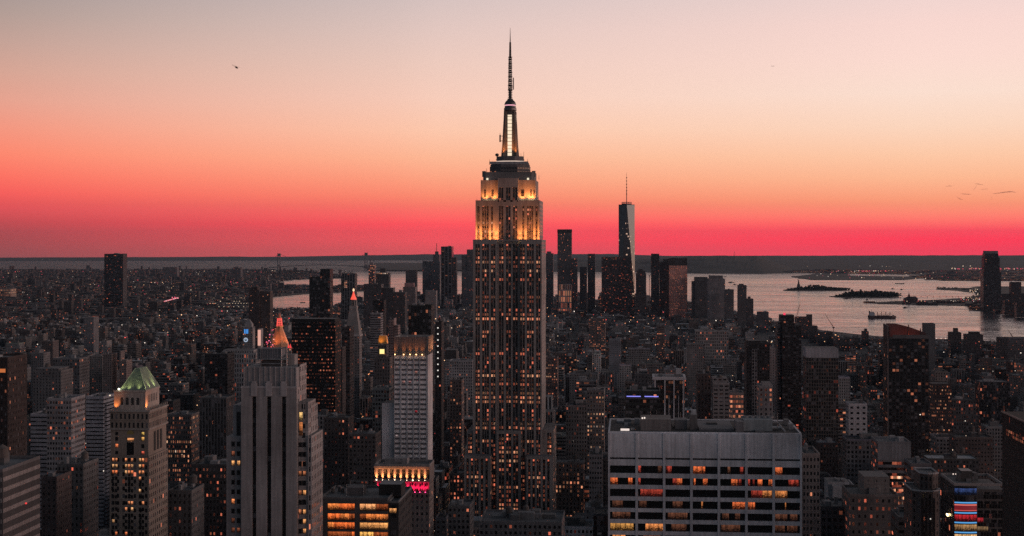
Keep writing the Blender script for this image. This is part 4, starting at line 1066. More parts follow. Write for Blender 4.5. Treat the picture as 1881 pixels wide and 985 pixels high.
# ---- building with blue and red curved light bands, bottom right
def neon_block():
    Y = 650.0; sx = lambda p, yy=Y: RX(p, yy); sz = lambda y, yy=Y: ZZ(y, yy, 1790)
    X0, X1 = sx(1753), sx(1845); dep = 29; zt = sz(896); xm = sx(1794)
    root = empty('neon_banded_block', ((X0 + X1) / 2, Y + dep / 2, 2), 'brown office block whose curved glass corner glows in blue and red bands', 'office building')
    S = St((.11, .09, .08), 3.0, 3.9, .8, .45, .02, 1, roof=(.12, .115, .115))
    b = MB(); b.box(xm, X1, Y, Y + dep, 2, sz(899), S)
    n = 8; cur = [(X0 + (xm - X0) * i / n, Y - .7 * math.sin(math.pi * i / n)) for i in range(n + 1)]
    b.prism(cur[:-1] + [(xm - .02, Y)] + [(xm - .02, Y + dep), (X0, Y + dep)], 2, sz(893), St((.05, .055, .06), 2, 3.9, .9, .8, .02, roof=(.1, .1, .1)))
    b.build('body', None, root)
    def band(y0, y1, cl, nm, mat, out=.15):
        w = MB()
        for i in range(n):
            p, q = cur[i], cur[i + 1]
            w.face([(p[0], p[1] - out, sz(y1)), (q[0], q[1] - out, sz(y1)), (q[0], q[1] - out, sz(y0)), (p[0], p[1] - out, sz(y0))], [(i * 1.2, 0), (i * 1.2 + 1.2, 0), (i * 1.2 + 1.2, 1.3), (i * 1.2, 1.3)], cl)
            w.face([(p[0], p[1] - out, sz(y0)), (q[0], q[1] - out, sz(y0)), (q[0], q[1], sz(y0)), (p[0], p[1], sz(y0))], None, cl)
        w.build(nm, M[mat], root)
    for y0 in (922.3, 941, 959, 977): band(y0, y0 + 2.2, (.09, .36, .75), 'blue_light_band', 'lamp', .3)
    band(926.5, 928.5, (.75, .16, .13), 'red_light_band', 'lamp', .25); band(928.5, 937, (.15, .002, .008), 'red_window_band', 'lamp'); band(937, 938.6, (.6, .07, .06), 'red_light_band', 'lamp', .25)
    band(945.5, 958, (.55, .02, .03), 'red_window_band', 'pane'); band(963.5, 976, (.45, .24, .10), 'warm_window_band', 'pane'); band(981.5, 995, (.8, .45, .2), 'warm_window_band', 'pane'); band(897, 909, (.03, .055, .16), 'blue_window_band', 'pane')
    for y0 in (908, 925.5, 943, 960, 977):
        w = MB(); w.wall((xm + .4, Y - .06), (X1 - .4, Y - .06), sz(y0 + 8), sz(y0), St((.07, .06, .055), 1.2, 3.3, .86, .92, .03, .5)); w.build('window_band', None, root)
    w = MB(); w.face([(sx(1795), Y - .09, sz(960)), (sx(1806), Y - .09, sz(960)), (sx(1806), Y - .09, sz(951)), (sx(1795), Y - .09, sz(951))], [(0, 0), (4, 0), (4, 2), (0, 2)], (.42, .02, .03)); w.build('red_window', M['pane'], root)
    w = MB(); w.face([(sx(1795), Y - .09, sz(976)), (sx(1815), Y - .09, sz(976)), (sx(1815), Y - .09, sz(967)), (sx(1795), Y - .09, sz(967))], [(0, 0), (6, 0), (6, 2), (0, 2)], (.2, .12, .06)); w.build('lit_window', M['pane'], root)
    for i in range(5):
        zz = sz(902 + i * 17.5); w = MB(); w.wall((X0 - .06, Y + dep - .3), (X0 - .06, Y + .3), zz - 2.6, zz, St((.10, .075, .065), 2, 2.6, .85, .85, .03)); w.build('side_window_band', None, root)
    zz = sz(955); lampbox(root, (X0 - .5, Y + 12, zz), .35, (1, .72, .35), 'lamp_bright', 'wall_lamp'); lampbox(root, (X0 - .5, Y + 10.8, zz - .3), .25, (1, .72, .35), 'lamp_bright', 'wall_lamp')
    parapet(root, X0 + .1, X1 - .1, Y + .1, Y + dep - .1, sz(893) + .02, 1.1, .5, plain(.28, .24, .22))
    roof_clutter(root, X0 + 3, X1 - 4, Y + 9, Y + dep - 3, sz(893), 8, 0, .12)
    bulkhead(root, sx(1766, Y + 12), sx(1786, Y + 12), Y + 12, Y + 20, sz(893), 4.6, St((.06, .055, .05), fx=0, fy=0, roof=(.45, .34, .28)), 'stair_tower')
    for p in (1751, 1756, 1790): lampbox(root, (sx(p, Y + 16), Y + 16, sz(893) + 2.6), .22, (1, .8, .7), 'lamp', 'roof_lamp')
    EXPL.append((X0, X1, Y - 2, Y + dep, zt, 1722, 1846, 868, 985))
neon_block()

# ---- notched brown tower beside it
def notched_tower():
    Y = 690.0; sx = lambda p, yy=Y: RX(p, yy); sz = lambda y, yy=Y: ZZ(y, yy, 1700)
    X0, X1 = sx(1678), sx(1727)
    root = empty('notched_brown_tower', ((X0 + X1) / 2, Y + 12, 2), 'dark brown tower with chamfered pale-edged roof terraces', 'apartment tower')
    S = St((.10, .075, .068), 2.6, 3.4, .38, .5, .03); c = 3.2
    def ch(a, q, y0, y1): return [(a + c, y0), (q - c, y0), (q, y0 + c), (q, y1), (a, y1), (a, y0 + c)]
    b = MB(); p1 = ch(X0, X1, Y, Y + 24); b.prism(p1, 2, sz(905), S); b.build('body', None, root)
    xu0, xu1 = sx(1692, Y + 5), sx(1726, Y + 5); p2 = ch(xu0, xu1, Y + 5, Y + 23); b = MB(); b.prism(p2, sz(905), sz(873, Y + 5), S); b.build('upper_stage', None, root)
    for pl, z, nm in ((p1, sz(905), 'roof_edge'), (p2, sz(873, Y + 5), 'roof_edge')):
        b = MB()
        for i in range(len(pl)):
            a, q = pl[i], pl[(i + 1) % len(pl)]; b.beam((*a, z + .5), (*q, z + .5), .5, plain(.42, .38, .36))
        b.build(nm, None, root)
    for i in range(4):
        w = MB(); x = X0 + 3.6 + i * 1.7; w.box(x, x + .9, Y - .1, Y - .02, 60, sz(915), plain(.03, .025, .025)); w.build('window_strip', None, root)
    b = MB()
    for i in range(6): b.tube((xu0 + 3.4 + i * .7, Y + 5.3, sz(873, Y + 5)), (xu0 + 3.4 + i * .7, Y + 5.3, sz(866, Y + 5)), .08, plain(.3), 4)
    b.build('railing', M['metal'], root); lampbox(root, (sx(1709), Y - .4, sz(953)), .2, (1, .9, .8), 'lamp', 'wall_lamp')
    reg(1678, 1727, Y, 24, 868, 985)
notched_tower()

# ---- black tower cut by the right edge
def edge_tower():
    Yf = 560.0; X0 = RX(1841, Yf); zt = ZZ(756, Yf, 1841); Y = 500.0
    root = empty('black_edge_tower', (X0 + 20, Y + 30, 2), 'black tower cut off by the photo edge, with thin copper roof line', 'office tower')
    b = MB(); b.box(X0, X0 + 45, Y, Yf, 2, zt, St((.012, .012, .013), 3, 3.8, .22, .5, .012, .8, roof=(.012, .012, .012))); b.build('body', None, root)
    b = MB(); b.box(X0 - .3, X0 - .02, Y - .3, Yf + .3, zt - .3, zt + .3, plain(.42, .22, .14), bottom=True); b.build('roof_line', None, root)
    w = MB(); w.wall((X0 - .06, Yf - 6), (X0 - .06, Y + 8), zt - 8.2, zt - 5.4, St((.02, .02, .02), 1.2, 1.3, .8, .7, .6, .45)); w.build('lit_band', None, root)
    EXPL.append((X0, X0 + 45, Y, Yf, zt, 1841, 2100, 756, 985))
edge_tower()

# ---- gold pyramid tower behind the slotted stone tower
def gold_tower():
    Y = 1900.0; yc = Y + 26; sx = lambda p, yy=yc: RX(p, yy); sz = lambda y, yy=yc: ZZ(y, yy, 513)
    Xc = sx(513.5); k = DEP(513, yc) / FPX
    root = empty('gold_pyramid_tower', (Xc, yc, 2), 'stone tower with floodlit golden pyramid roof and red lit lantern tip', 'skyscraper')
    S = St((.33, .29, .25), 3.2, 3.7, .45, .5, .06)
    b = MB(); b.box(sx(490, Y), sx(540, Y), Y, Y + 52, 2, sz(660, Y), S); b.box(sx(494, Y + 4), sx(535, Y + 4), Y + 4, Y + 48, sz(660, Y), sz(640, Y), S); b.build('body', None, root)
    r0, r1 = 18.5 * k, 5.0 * k
    oc = lambda r: [(Xc + r * 1.08 * math.cos(math.pi / 8 + i * math.pi / 4), yc + r * 1.08 * math.sin(math.pi / 8 + i * math.pi / 4)) for i in range(8)]
    b = MB(); b.frustum(oc(r0), sz(640), oc(r1), sz(601), plain(.55, .29, .16)); py = b.build('pyramid_roof', M['gold'], root)
    b = MB(); b.prism(oc(r1 * 1.08), sz(601), sz(599.5), plain(.5, .3, .1)); b.build('gallery', M['gold'], root)
    b = MB(); RED = plain(1.1, .10, .08)
    for i in range(8):
        a = oc(r1)[i]; q = oc(r1 * .72)[i]; b.tube((*a, sz(599.5)), (*q, sz(585)), .26, RED, 4)
    for y_, f in ((597, .97), (593, .9), (588, .8), (585, .74)):
        pl = oc(r1 * f)
        for i in range(8): b.beam((*pl[i], sz(y_)), (*pl[(i + 1) % 8], sz(y_)), .28, RED)
    b.build('lantern', M['lamp'], root)
    b = MB(); b.frustum(oc(r1 * .74), sz(585), oc(.06), sz(574.5), plain(.6, .2, .12)); b.build('lantern_roof', M['gold'], root)
    for dx, dy in ((-6, -23), (20, -12), (23, 6)): spot('floodlight_beam', (Xc + dx * 1.15, yc + dy * 1.15, sz(640) + .5), (Xc + dx * .25, yc + dy * .25, sz(612)), 40000, (1, .30, .10), 1.1, 1, root)
    r = random.Random(4)
    for i in range(26):
        p, y_ = r.uniform(487, 503), r.uniform(605, 641)
        if (p - 486) / 17 + (y_ - 604) / 40 < .75: continue
        c_ = r.choice([(1, .10, .25), (1, .2, .45), (1, .1, .1), (1, .5, .45)]); lampbox(root, (sx(p, Y + 10), Y + 10, sz(y_, Y + 10)), r.uniform(.35, .7), c_, 'lamp', 'festive_lamp')
    for p in (530, 533.5, 537):
        b = MB(); b.lathe(sx(p, Y + 8), Y + 8, [(1.3, sz(642, Y + 8)), (1.0, sz(638, Y + 8)), (0, sz(631, Y + 8))], 6, plain(1, .05, .05)); b.build('red_finial', M['lamp'], root)
    reg(490, 540, Y, 52, 640, 652); EXPL.append((sx(494), sx(533), Y + 5, Y + 48, sz(610), 496, 531, 590, 642))
gold_tower()

# ---- campanile-like clock tower with white pyramid and red lantern
def campanile():
    Y = 2050.0; sx = lambda p, yy=Y: RX(p, yy); yc = Y + 14; Xc = RX(649.5, yc); sz = lambda y: ZZ(y, yc, 650); k = DEP(650, yc) / FPX
    root = empty('white_campanile', (Xc, yc, 2), 'tall grey tower with long pyramid roof and glowing red lantern', 'skyscraper')
    h = 13.2 * k
    S = St((.2, .18, .17), 3.2, 3.8, .4, .5, .03)
    b = MB(); b.box(Xc - h, Xc + h, yc - h, yc + h, 2, sz(617), S); b.box(Xc - h - 1, Xc + h + 1, yc - h - 1, yc + h + 1, sz(617), sz(614), plain(.4, .37, .35), bottom=True); b.build('body', None, root)
    sq = lambda r: [(Xc - r, yc - r), (Xc + r, yc - r), (Xc + r, yc + r), (Xc - r, yc + r)]
    b = MB(); b.frustum(sq(h * .98), sz(614), sq(6.5 * k), sz(567), plain(.24, .225, .205)); b.build('pyramid_roof', None, root)
    b = MB(); b.box(Xc - 6.8 * k, Xc + 6.8 * k, yc - 6.8 * k, yc + 6.8 * k, sz(567), sz(562), plain(.33, .3, .27), bottom=True)
    for i in range(8):
        a = math.pi / 8 + i * math.pi / 4; b.tube((Xc + 5.6 * k * math.cos(a), yc + 5.6 * k * math.sin(a), sz(562)), (Xc + 5.6 * k * math.cos(a), yc + 5.6 * k * math.sin(a), sz(552)), .8, plain(.4, .35, .3), 6)
    b.lathe(Xc, yc, [(4 * k, sz(562)), (4 * k, sz(552))], 8, plain(.12)); b.lathe(Xc, yc, [(6.2 * k, sz(552)), (6.2 * k, sz(550.6)), (0, sz(550.4))], 12, plain(.35, .2, .16)); b.build('belvedere', None, root)
    b = MB(); b.lathe(Xc, yc, [(5.6 * k, sz(550.4)), (5.2 * k, sz(548)), (3.4 * k, sz(544.5)), (2.2 * k, sz(541)), (1.4 * k, sz(538)), (.9 * k, sz(535.6))], 10, plain(1, .10, .06)); b.build('red_cupola', M['lamp'], root)
    b = MB(); b.lathe(Xc, yc, [(0, sz(535.8)), (1.5 * k, sz(535)), (1.9 * k, sz(533)), (1.3 * k, sz(531)), (0, sz(529.6))], 10, plain(1.2, .75, .45)); b.build('golden_lantern', M['lamp'], root)
    reg(636, 662, Y, 28, 606, 720); EXPL.append((Xc - 14, Xc + 14, Y + 3, Y + 25, sz(560), 641, 658, 535, 610))
campanile()

# ---- clock tower with blue lights, far left of the gold pyramid
def clock_tower():
    Y = 2700.0; sx = lambda p, yy=Y: RX(p, yy); sz = lambda y: ZZ(y, Y, 455)
    X0, X1 = sx(446), sx(464); dep = X1 - X0
    root = empty('blue_clock_tower', ((X0 + X1) / 2, Y + dep / 2, 1), 'slim grey clock tower with blue lit belfry', 'clock tower')
    b = MB(); b.box(X0, X1, Y, Y + dep, 1, sz(601), St((.26, .25, .25), 3.2, 3.8, .4, .5, .06)); b.build('body', None, root)
    m0, m1 = X0 + 2.5, X1 - 2.5
    b = MB(); b.box(m0, m1, Y + 2.5, Y + dep - 2.5, sz(601), sz(596), plain(.3, .29, .28)); xc = (X0 + X1) / 2; b.frustum([(m0, Y + 2.5), (m1, Y + 2.5), (m1, Y + dep - 2.5), (m0, Y + dep - 2.5)], sz(596), [(xc - 1.5, Y + 7), (xc + 1.5, Y + 7), (xc + 1.5, Y + 10), (xc - 1.5, Y + 10)], sz(587), plain(.27, .26, .26)); b.build('belfry_roof', None, root)
    for p in (449.5, 452.3, 455): 
        b = MB(); b.box(sx(p - .9), sx(p + .9), Y - .3, Y - .1, sz(613), sz(605), plain(.06, .30, .8), bottom=True); b.build('blue_window', M['lamp'], root)
    cxp, czp = sx(451.5), sz(624.5); R = 4 * DEP(450, Y) / FPX; b = MB()
    for i in range(20):
        a, q = i * math.pi / 10, (i + 1) * math.pi / 10
        b.face([(cxp + R * math.cos(a), Y - .15, czp + R * math.sin(a)), (cxp + R * math.cos(q), Y - .15, czp + R * math.sin(q)), (cxp + R * .62 * math.cos(q), Y - .15, czp + R * .62 * math.sin(q)), (cxp + R * .62 * math.cos(a), Y - .15, czp + R * .62 * math.sin(a))], None, (.42, .52, .66))
    b.box(cxp - .4, cxp + .4, Y - .3, Y - .2, czp - .5, czp + R * .6, plain(.42, .52, .66), bottom=True); b.box(cxp, cxp + R * .45, Y - .3, Y - .2, czp - .6, czp + .2, plain(.42, .52, .66), bottom=True)
    b.build('clock_face', M['lamp'], root)
    b = MB(); b.box(sx(466), sx(470.5), Y + 30, Y + 34, sz(637), sz(608), plain(.75, .38, .30), bottom=True); b.build('lit_wall_panel', M['lamp'], root)
    b = MB(); b.box(sx(465.5), sx(471), Y + 34.1, Y + 50, 1, sz(606), plain(.3, .26, .25)); b.build('rear_wing', None, root)
    reg(446, 464, Y, dep, 596, 660)
clock_tower()

# ---- twisted glass skyscraper downtown
def glass_spire():
    Y = 5750.0; sx = lambda p, yy=Y: RX(p, yy); sz = lambda y: ZZ(y, Y, 1150)
    xa, xb = sx(1136.2), sx(1165.8); w = xb - xa; Xc, yc = (xa + xb) / 2, Y + w / 2; z1, z0 = sz(376.5), -2
    root = empty('glass_prism_skyscraper', (Xc, yc, z0), 'tapering glass skyscraper with faceted sides and a needle mast, tallest of the far cluster', 'skyscraper')
    cr, hw = math.radians(2), w / 2
    R0 = hw * 1.414
    base = [(Xc + R0 * math.cos(cr + math.pi / 4 + i * math.pi / 2), yc + R0 * math.sin(cr + math.pi / 4 + i * math.pi / 2)) for i in range(4)]
    top = [(Xc + hw * math.cos(cr + i * math.pi / 2), yc + hw * math.sin(cr + i * math.pi / 2)) for i in range(4)]
    zb = 55
    cols = [(.05, .05, .055)] * 8
    b = MB(); b.prism(base, z0, zb, St((.06, .06, .065), 4, 4.5, .8, .6, .1))
    b.build('plinth', None, root)
    k_ = 0
    for i in range(4):
        # upright triangle on base edge i..i+1 with apex top[i+1]; inverted triangle on top edge with apex base[i]
        j = (i + 1) % 4
        for tri in ((base[i] + (zb,), base[j] + (zb,), top[j] + (z1,)), (top[i] + (z1,), base[i] + (zb,), top[j] + (z1,))):
            f = MB(); vx = [Vector(p) for p in tri]
            nrm = (vx[1] - vx[0]).cross(vx[2] - vx[0]); h = Vector((-nrm.y, nrm.x, 0)).normalized()
            uv = [((v.x * h.x + v.y * h.y) / 6, v.z / 5) for v in vx]
            f.face(list(tri), uv, (.06, .062, .068), (.92, .7, .07, .8)); f.build('facet', M['curtain'], root)
    b = MB(); b.prism(top, z1, z1 + 2, plain(.1)); b.lathe(Xc, yc, [(hw * .62, z1 + 2), (hw * .62, z1 + 6), (hw * .55, z1 + 6), (hw * .55, z1 + 2)], 16, plain(.2, .06, .06))
    for i in range(16):
        a = i * math.pi / 8; b.tube((Xc + hw * .6 * math.cos(a), yc + hw * .6 * math.sin(a), z1 + 2), (Xc + hw * .6 * math.cos(a), yc + hw * .6 * math.sin(a), z1 + 11), .6, plain(.25, .05, .06), 4)
    b.lathe(Xc, yc, [(hw * .62, z1 + 9.5), (hw * .62, z1 + 11.5)], 16, plain(.3, .05, .06)); b.build('roof_ring', None, root)
    b = MB(); b.tube((Xc, yc, z1), (Xc, yc, sz(348)), 2.0, plain(.12, .08, .08), 6, 1.5); b.tube((Xc, yc, sz(348)), (Xc, yc, sz(317)), 1.3, plain(.12, .08, .08), 6, .4)
    for y_ in (357, 351, 345, 339, 333, 327): b.lathe(Xc, yc, [(1, sz(y_)), (2.4, sz(y_ - .4)), (2.4, sz(y_ - 1.4)), (1, sz(y_ - 1.8))], 8, plain(.1, .07, .07))
    b.build('mast', M['metal'], root)
    reg(1136, 1166, Y, w, 376, 500)
m, t, b = newmat('curtain')
tint, seed = attr(t, 'tint'); win, gain = attr(t, 'win')
uv = t.sep(t.n('ShaderNodeUVMap', uv_map='cell').outputs[0])
wn = t.n('ShaderNodeTexWhiteNoise', noise_dimensions='3D'); t.put(wn.inputs['Vector'], t.comb(t.m('FLOOR', uv[0]), t.m('FLOOR', uv[1]), seed))
pz = t.sep(t.n('ShaderNodeNewGeometry').outputs['Position'])[2]
t.put(b.inputs['Emission Strength'], t.m('MULTIPLY', t.m('LESS_THAN', wn.outputs[0], t.m('MULTIPLY', t.rng(t.m('FLOOR', t.m('DIVIDE', uv[1], 5)), 5, 15, .05, .0), 1.0)), .7))
b.inputs['Emission Color'].default_value = (1, .62, .45, 1)
b.inputs['Base Color'].default_value = (.052, .05, .05, 1); b.inputs['Roughness'].default_value = .12; b.inputs['Metallic'].default_value = .0; b.inputs['IOR'].default_value = 1.6
glass_spire()

# ================================================================ OTHER NAMED TOWERS, near to far
random.seed(21)
def S_(t, cw=3, ch=3.6, fx=.5, fy=.5, lit=.06, gain=1.0, roof=None): return St(t, cw, ch, fx, fy, lit, gain, roof)
T = tower
# left foreground and middle
root, (X0, X1, Y0, Y1, z0, z1) = T('red_lit_tower', 'dark red brown tower with an orange glowing louvre at the photo left edge', 'office tower', -30, 14, 660, 900, 30, S_((.035, .018, .015), 2.4, 3.6, .4, .5, .04), 840, clutter=1)
b = MB(); b.box(RX(-20, 900), RX(10, 900), 899.7, 899.95, ZZ(691, 900), ZZ(684, 900), plain(.5, .13, .03), bottom=True); b.build('glowing_louvre', M['lamp'], root)
T('grid_office_block', 'grey gridded office block with red lit floors left of the copper roof', 'office building', 86, 131, 735, 1000, 26, S_((.24, .235, .245), 2.0, 3.5, .62, .5, .13, .9), 855, clutter=3)
T('sloped_glass_block', 'pale glass block with ribbon floors tapering at its top', 'office building', 158, 190, 731, 1250, 30, S_((.27, .28, .32), 4, 3.4, 1, .34, .0), 800, extra=(('sloped_end', 190, 196, 742, 3, 24, S_((.27, .28, .32), 4, 3.4, 1, .34, 0)),))
T('small_banded_block', 'small grey banded block beside the gridded office block', 'office building', 56, 86, 763, 1180, 24, S_((.24, .24, .27), 4, 3.4, 1, .36, .0), 820)
T('stone_office_block', 'dull stone office block with a row of lit roof lamps', 'office building', 105, 153, 856, 850, 25, S_((.12, .11, .105), 2.8, 3.6, .4, .5, .02), 985, clutter=4, tank=1)
T('red_brick_tower', 'dull red brick tower at the left, between banded block and stone block', 'apartment tower', 76, 104, 880, 800, 22, S_((.085, .05, .045), 2.8, 3.3, .35, .45, .015), 985)
T('lit_cornice_block', 'brown block with a bright orange lit row under its roof', 'office building', 305, 352, 764, 1300, 30, S_((.16, .13, .115), 2.0, 4.2, .5, .5, .28, 1.0), 792, clutter=3)
T('lit_window_block', 'black block with scattered amber windows left of the slotted tower', 'office building', 352, 416, 857, 850, 30, S_((.05, .045, .045), 2.0, 3.7, .45, .42, .14, 1.1), 985, clutter=4)
T('dark_column_tower', 'dark ribbed tower behind the amber windowed block', 'office tower', 366, 416, 733, 1250, 28, S_((.08, .08, .085), 2.6, 3.6, .5, .9, .02), 850)
T('small_stone_block', 'small stone block with pale roof below the copper roofed tower on its right', 'office building', 309, 352, 905, 800, 24, S_((.12, .11, .105), 2.4, 3.5, .4, .5, .05), 985, clutter=4, tank=1)
T('wedge_tower', 'black wedge shaped glass building left of the slotted tower', 'office building', 376, 418, 652, 1700, 30, S_((.03, .03, .033), 3, 3.6, .8, .6, .01), 712)
T('rounded_dark_block', 'dark broad apartment block with rounded bright edged top', 'apartment building', 60, 112, 683, 1500, 34, S_((.13, .12, .12), 3.4, 3.2, .35, .5, .04), 735, extra=(('upper_stage', 64, 108, 677, 3, 28, S_((.13, .12, .12), 3.4, 3.2, .35, .5, .04)),), tank=2)
T('stepped_loft_block', 'dark loft block with arcaded top floor', 'loft building', 97, 146, 660, 1800, 34, S_((.15, .14, .14), 3, 4, .5, .6, .05), 690)
T('pink_brick_slab', 'brick slab catching pink light, left one of a pair', 'apartment tower', 189, 205, 652, 2000, 22, S_((.22, .15, .125), 3, 3.1, .4, .5, .02), 715)
T('pink_brick_slab', 'brick slab catching pink light, right one of a pair with stepped top', 'apartment tower', 219, 232, 664, 2000, 24, S_((.24, .16, .13), 3, 3.1, .4, .5, .02), 715, extra=(('upper_stage', 219, 222, 645, 3, 16, S_((.22, .15, .125), 3, 3.1, .4, .5, .02)),))
T('buff_apartment_slab', 'broad buff brick apartment slab left of the pink pair', 'apartment tower', 161, 188, 655, 2100, 24, S_((.20, .17, .15), 3, 3.1, .42, .5, .03), 700)
T('grey_apartment_tower', 'grey apartment tower with one white sign light at its foot', 'apartment tower', 154, 172, 584, 3000, 30, S_((.17, .17, .18), 3.2, 3.1, .4, .5, .05), 640)
T('brick_housing_slab', 'dark brick housing slab far left', 'apartment tower', 77, 97, 628, 2250, 24, S_((.12, .09, .085), 3, 3, .4, .5, .02), 665)
T('stepped_grey_tower', 'stepped grey tower far left with pale top', 'apartment tower', 57, 80, 650, 2050, 24, S_((.16, .15, .15), 3, 3.2, .4, .5, .03), 690, extra=(('upper_stage', 61, 72, 643, 3, 16, S_((.2, .19, .19), 3, 3.2, .4, .5, .03)),))
T('dark_river_tower', 'tall black glass tower standing alone against the far left water', 'skyscraper', 191.5, 224, 467, 6000, 62, S_((.018, .02, .024), 5, 4, .9, .8, .03, .9), 572, extra=(('dark_edge', 224.2, 226, 466, 3, 50, S_((.05, .05, .055), 5, 4, .3, .5, .0)),), clutter=2, ant=2)
T('low_dark_podium', 'long dark low building at the foot of the lone black tower', 'warehouse', 168, 260, 575, 5800, 70, S_((.05, .05, .052), 6, 5, .6, .4, .05, 1.2), 590, clutter=0)
T('orange_lit_hall', 'low hall with orange lit colonnade at the far left edge', 'hall', -20, 19, 531, 7000, 70, S_((.25, .13, .09), 8, 12, .7, .5, .9, .5), 560, clutter=0)
# centre left
T('lit_black_slab', 'broad black slab with scattered orange lit floors', 'office tower', 536, 616, 590, 1500, 30, S_((.012, .012, .012), 1.6, 3.7, .75, .36, .16, .75), 740, extra=(('roof_screen', 537, 615, 586, 2, 26, S_((.015, .015, .015), fx=0, fy=0)),), clutter=0, para=0)
T('slender_dark_tower', 'slender dark tower with pinkish right side left of the red lanterned campanile', 'apartment tower', 628, 642.5, 603, 1700, 26, S_((.05, .04, .04), 3, 3.4, .8, .5, .02), 720, clutter=1)
T('tall_dark_wedge_tower', 'tall dark glass tower with a slanted top beyond the black slab', 'skyscraper', 568, 588, 511, 2250, 24, S_((.02, .024, .026), 3, 3.6, .9, .8, .012), 590, extra=(('tall_half', 588.2, 606, 494, 0, 24, S_((.017, .02, .022), 3, 3.6, .9, .8, .012)),), clutter=1, ant=1)
T('stepped_brick_tower', 'blocky dark brick housing tower left of the slanted glass tower', 'apartment tower', 457, 476, 534, 3000, 30, S_((.06, .045, .045), 3, 3, .4, .5, .03), 580, extra=(('upper_stage', 462, 473, 527, 4, 20, S_((.05, .04, .04), 3, 3, .4, .5, .02)), ('right_wing', 476.2, 496, 535, 5, 26, S_((.075, .055, .05), 3, 3, .4, .5, .05))))
T('classical_stone_block', 'broad pale classical block with tall windows at the foot of the clock tower', 'office building', 404, 470, 650, 2150, 40, S_((.34, .32, .31), 3.6, 7, .45, .65, .1), 690, extra=(('attic', 410, 466, 643, 5, 30, S_((.34, .32, .31), 3.6, 7, .4, .5, .02)),), clutter=3)
T('dark_brick_tower', 'dark brick tower squeezed behind slender tower and black slab', 'apartment tower', 617, 629, 640, 1650, 20, S_((.07, .05, .048), 3, 3.2, .4, .5, .04), 800)
T('grey_ribbon_tower', 'grey ribbon windowed tower right of the red lanterned campanile', 'office tower', 680, 699, 577, 2350, 26, S_((.21, .21, .22), 4, 3.7, 1, .42, .015), 650)
T('black_twin_tower', 'plain black tower behind the grey ribbon tower', 'apartment tower', 685, 705, 553, 2600, 26, S_((.02, .02, .02), 3, 3.6, .8, .5, .015), 620, clutter=1)
T('pink_stepped_tower', 'slim pinkish brick tower with stepped top left of the white grid tower', 'apartment tower', 714, 722, 590, 1900, 20, S_((.28, .16, .14), 3, 3.4, .6, .5, .02), 650, extra=(('core', 722.1, 724, 585, 3, 18, S_((.3, .18, .16), fx=0, fy=0)), ('right_wing', 724.1, 731, 598, 2, 20, S_((.28, .16, .14), 3, 3.4, .6, .5, .02))))
root, _ = T('yellow_lantern_tower', 'dark tower with a gold crown and one bright yellow square window', 'office tower', 688, 716, 659, 1500, 22, S_((.12, .105, .10), 2.6, 3.6, .4, .5, .04), 740, extra=(('belfry', 694, 710, 634, 4, 12, S_((.14, .12, .11), 2.6, 3.6, .5, .5, .05)),))
b = MB(); Yq = 1506; a0, a1 = RX(694, Yq), RX(711, Yq); za, zc = ZZ(633, Yq), ZZ(618, Yq)
b.frustum([(a0, Yq), (a1, Yq), (a1, Yq + 9), (a0, Yq + 9)], za, [(a0 + 1.2, Yq + 1.2), (a1 - 1.2, Yq + 1.2), (a1 - 1.2, Yq + 8), (a0 + 1.2, Yq + 8)], zc, plain(.6, .33, .10)); b.build('gold_crown', M['gold'], root)
spot('floodlight_beam', (a0 + 2, Yq - 4, za - 1), (a0 + 4, Yq, zc - 2), 5000, (1, .45, .12), 1.4, 1, root); spot('floodlight_beam', (a1 + 3, Yq + 2, za - 1), (a1 - 1, Yq + 4, zc - 2), 4000, (1, .4, .1), 1.4, 1, root)
b = MB(); b.box(RX(697.5, 1504), RX(706, 1504), 1503.6, 1503.9, ZZ(651.5, 1504), ZZ(643, 1504), plain(1.3, 1.0, .36), bottom=True); b.build('lit_window', M['lamp'], root)
T('green_black_tower', 'black green tower with open dark grid rising behind the white grid tower', 'apartment tower', 750, 792, 563, 1750, 30, S_((.02, .024, .02), 3.4, 3.8, .7, .92, .015, .6), 618, clutter=3)
root, _ = T('dotted_light_tower', 'slim black tower with one column of white lights right of the white grid tower', 'apartment tower', 799.5, 811, 594, 1500, 20, S_((.035, .03, .03), 3, 3.4, .4, .5, .02), 780, clutter=1)
for i in range(9): lampbox(root, (RX(804.5, 1500), 1499.6, ZZ(603 + i * 11.2, 1500)), .55, (1, .93, .85), 'lamp', 'wall_lamp')
T('blue_grey_block', 'blue grey glass block below the yellow lantern tower', 'office building', 684, 715, 716, 1300, 24, S_((.10, .13, .135), 2.6, 3.6, .7, .6, .02), 800)
T('dark_brown_block', 'dark brown block with red windows left of the white grid tower', 'office building', 595, 640, 770, 1250, 26, S_((.07, .055, .05), 2.8, 3.5, .4, .5, .08), 905, clutter=3)
T('shaded_brick_block', 'shaded brick block between slender tower and the blank white annex', 'loft building', 641, 690, 800, 1200, 26, S_((.09, .075, .07), 3, 3.6, .5, .5, .03), 880, clutter=3, tank=1)
T('dark_roof_block', 'grey block with a dark penthouse right of the white grid tower', 'office building', 817, 840, 662, 2100, 26, S_((.26, .26, .26), 3, 3.6, .5, .5, .06), 700, extra=(('dark_penthouse', 819, 838, 643, 3, 18, S_((.05, .05, .05), fx=0, fy=0)),), clutter=0)
T('white_loft_block', 'pale loft block left of the spired skyscraper halfway up', 'loft building', 826, 868, 664, 1900, 26, S_((.34, .33, .33), 3, 3.8, .5, .5, .07), 700, clutter=3)
T('avenue_corner_block', 'brick block with red lit corner floors across the avenue', 'office building', 826, 848, 700, 1550, 24, S_((.12, .09, .085), 2.8, 3.6, .45, .5, .18), 790, clutter=2)
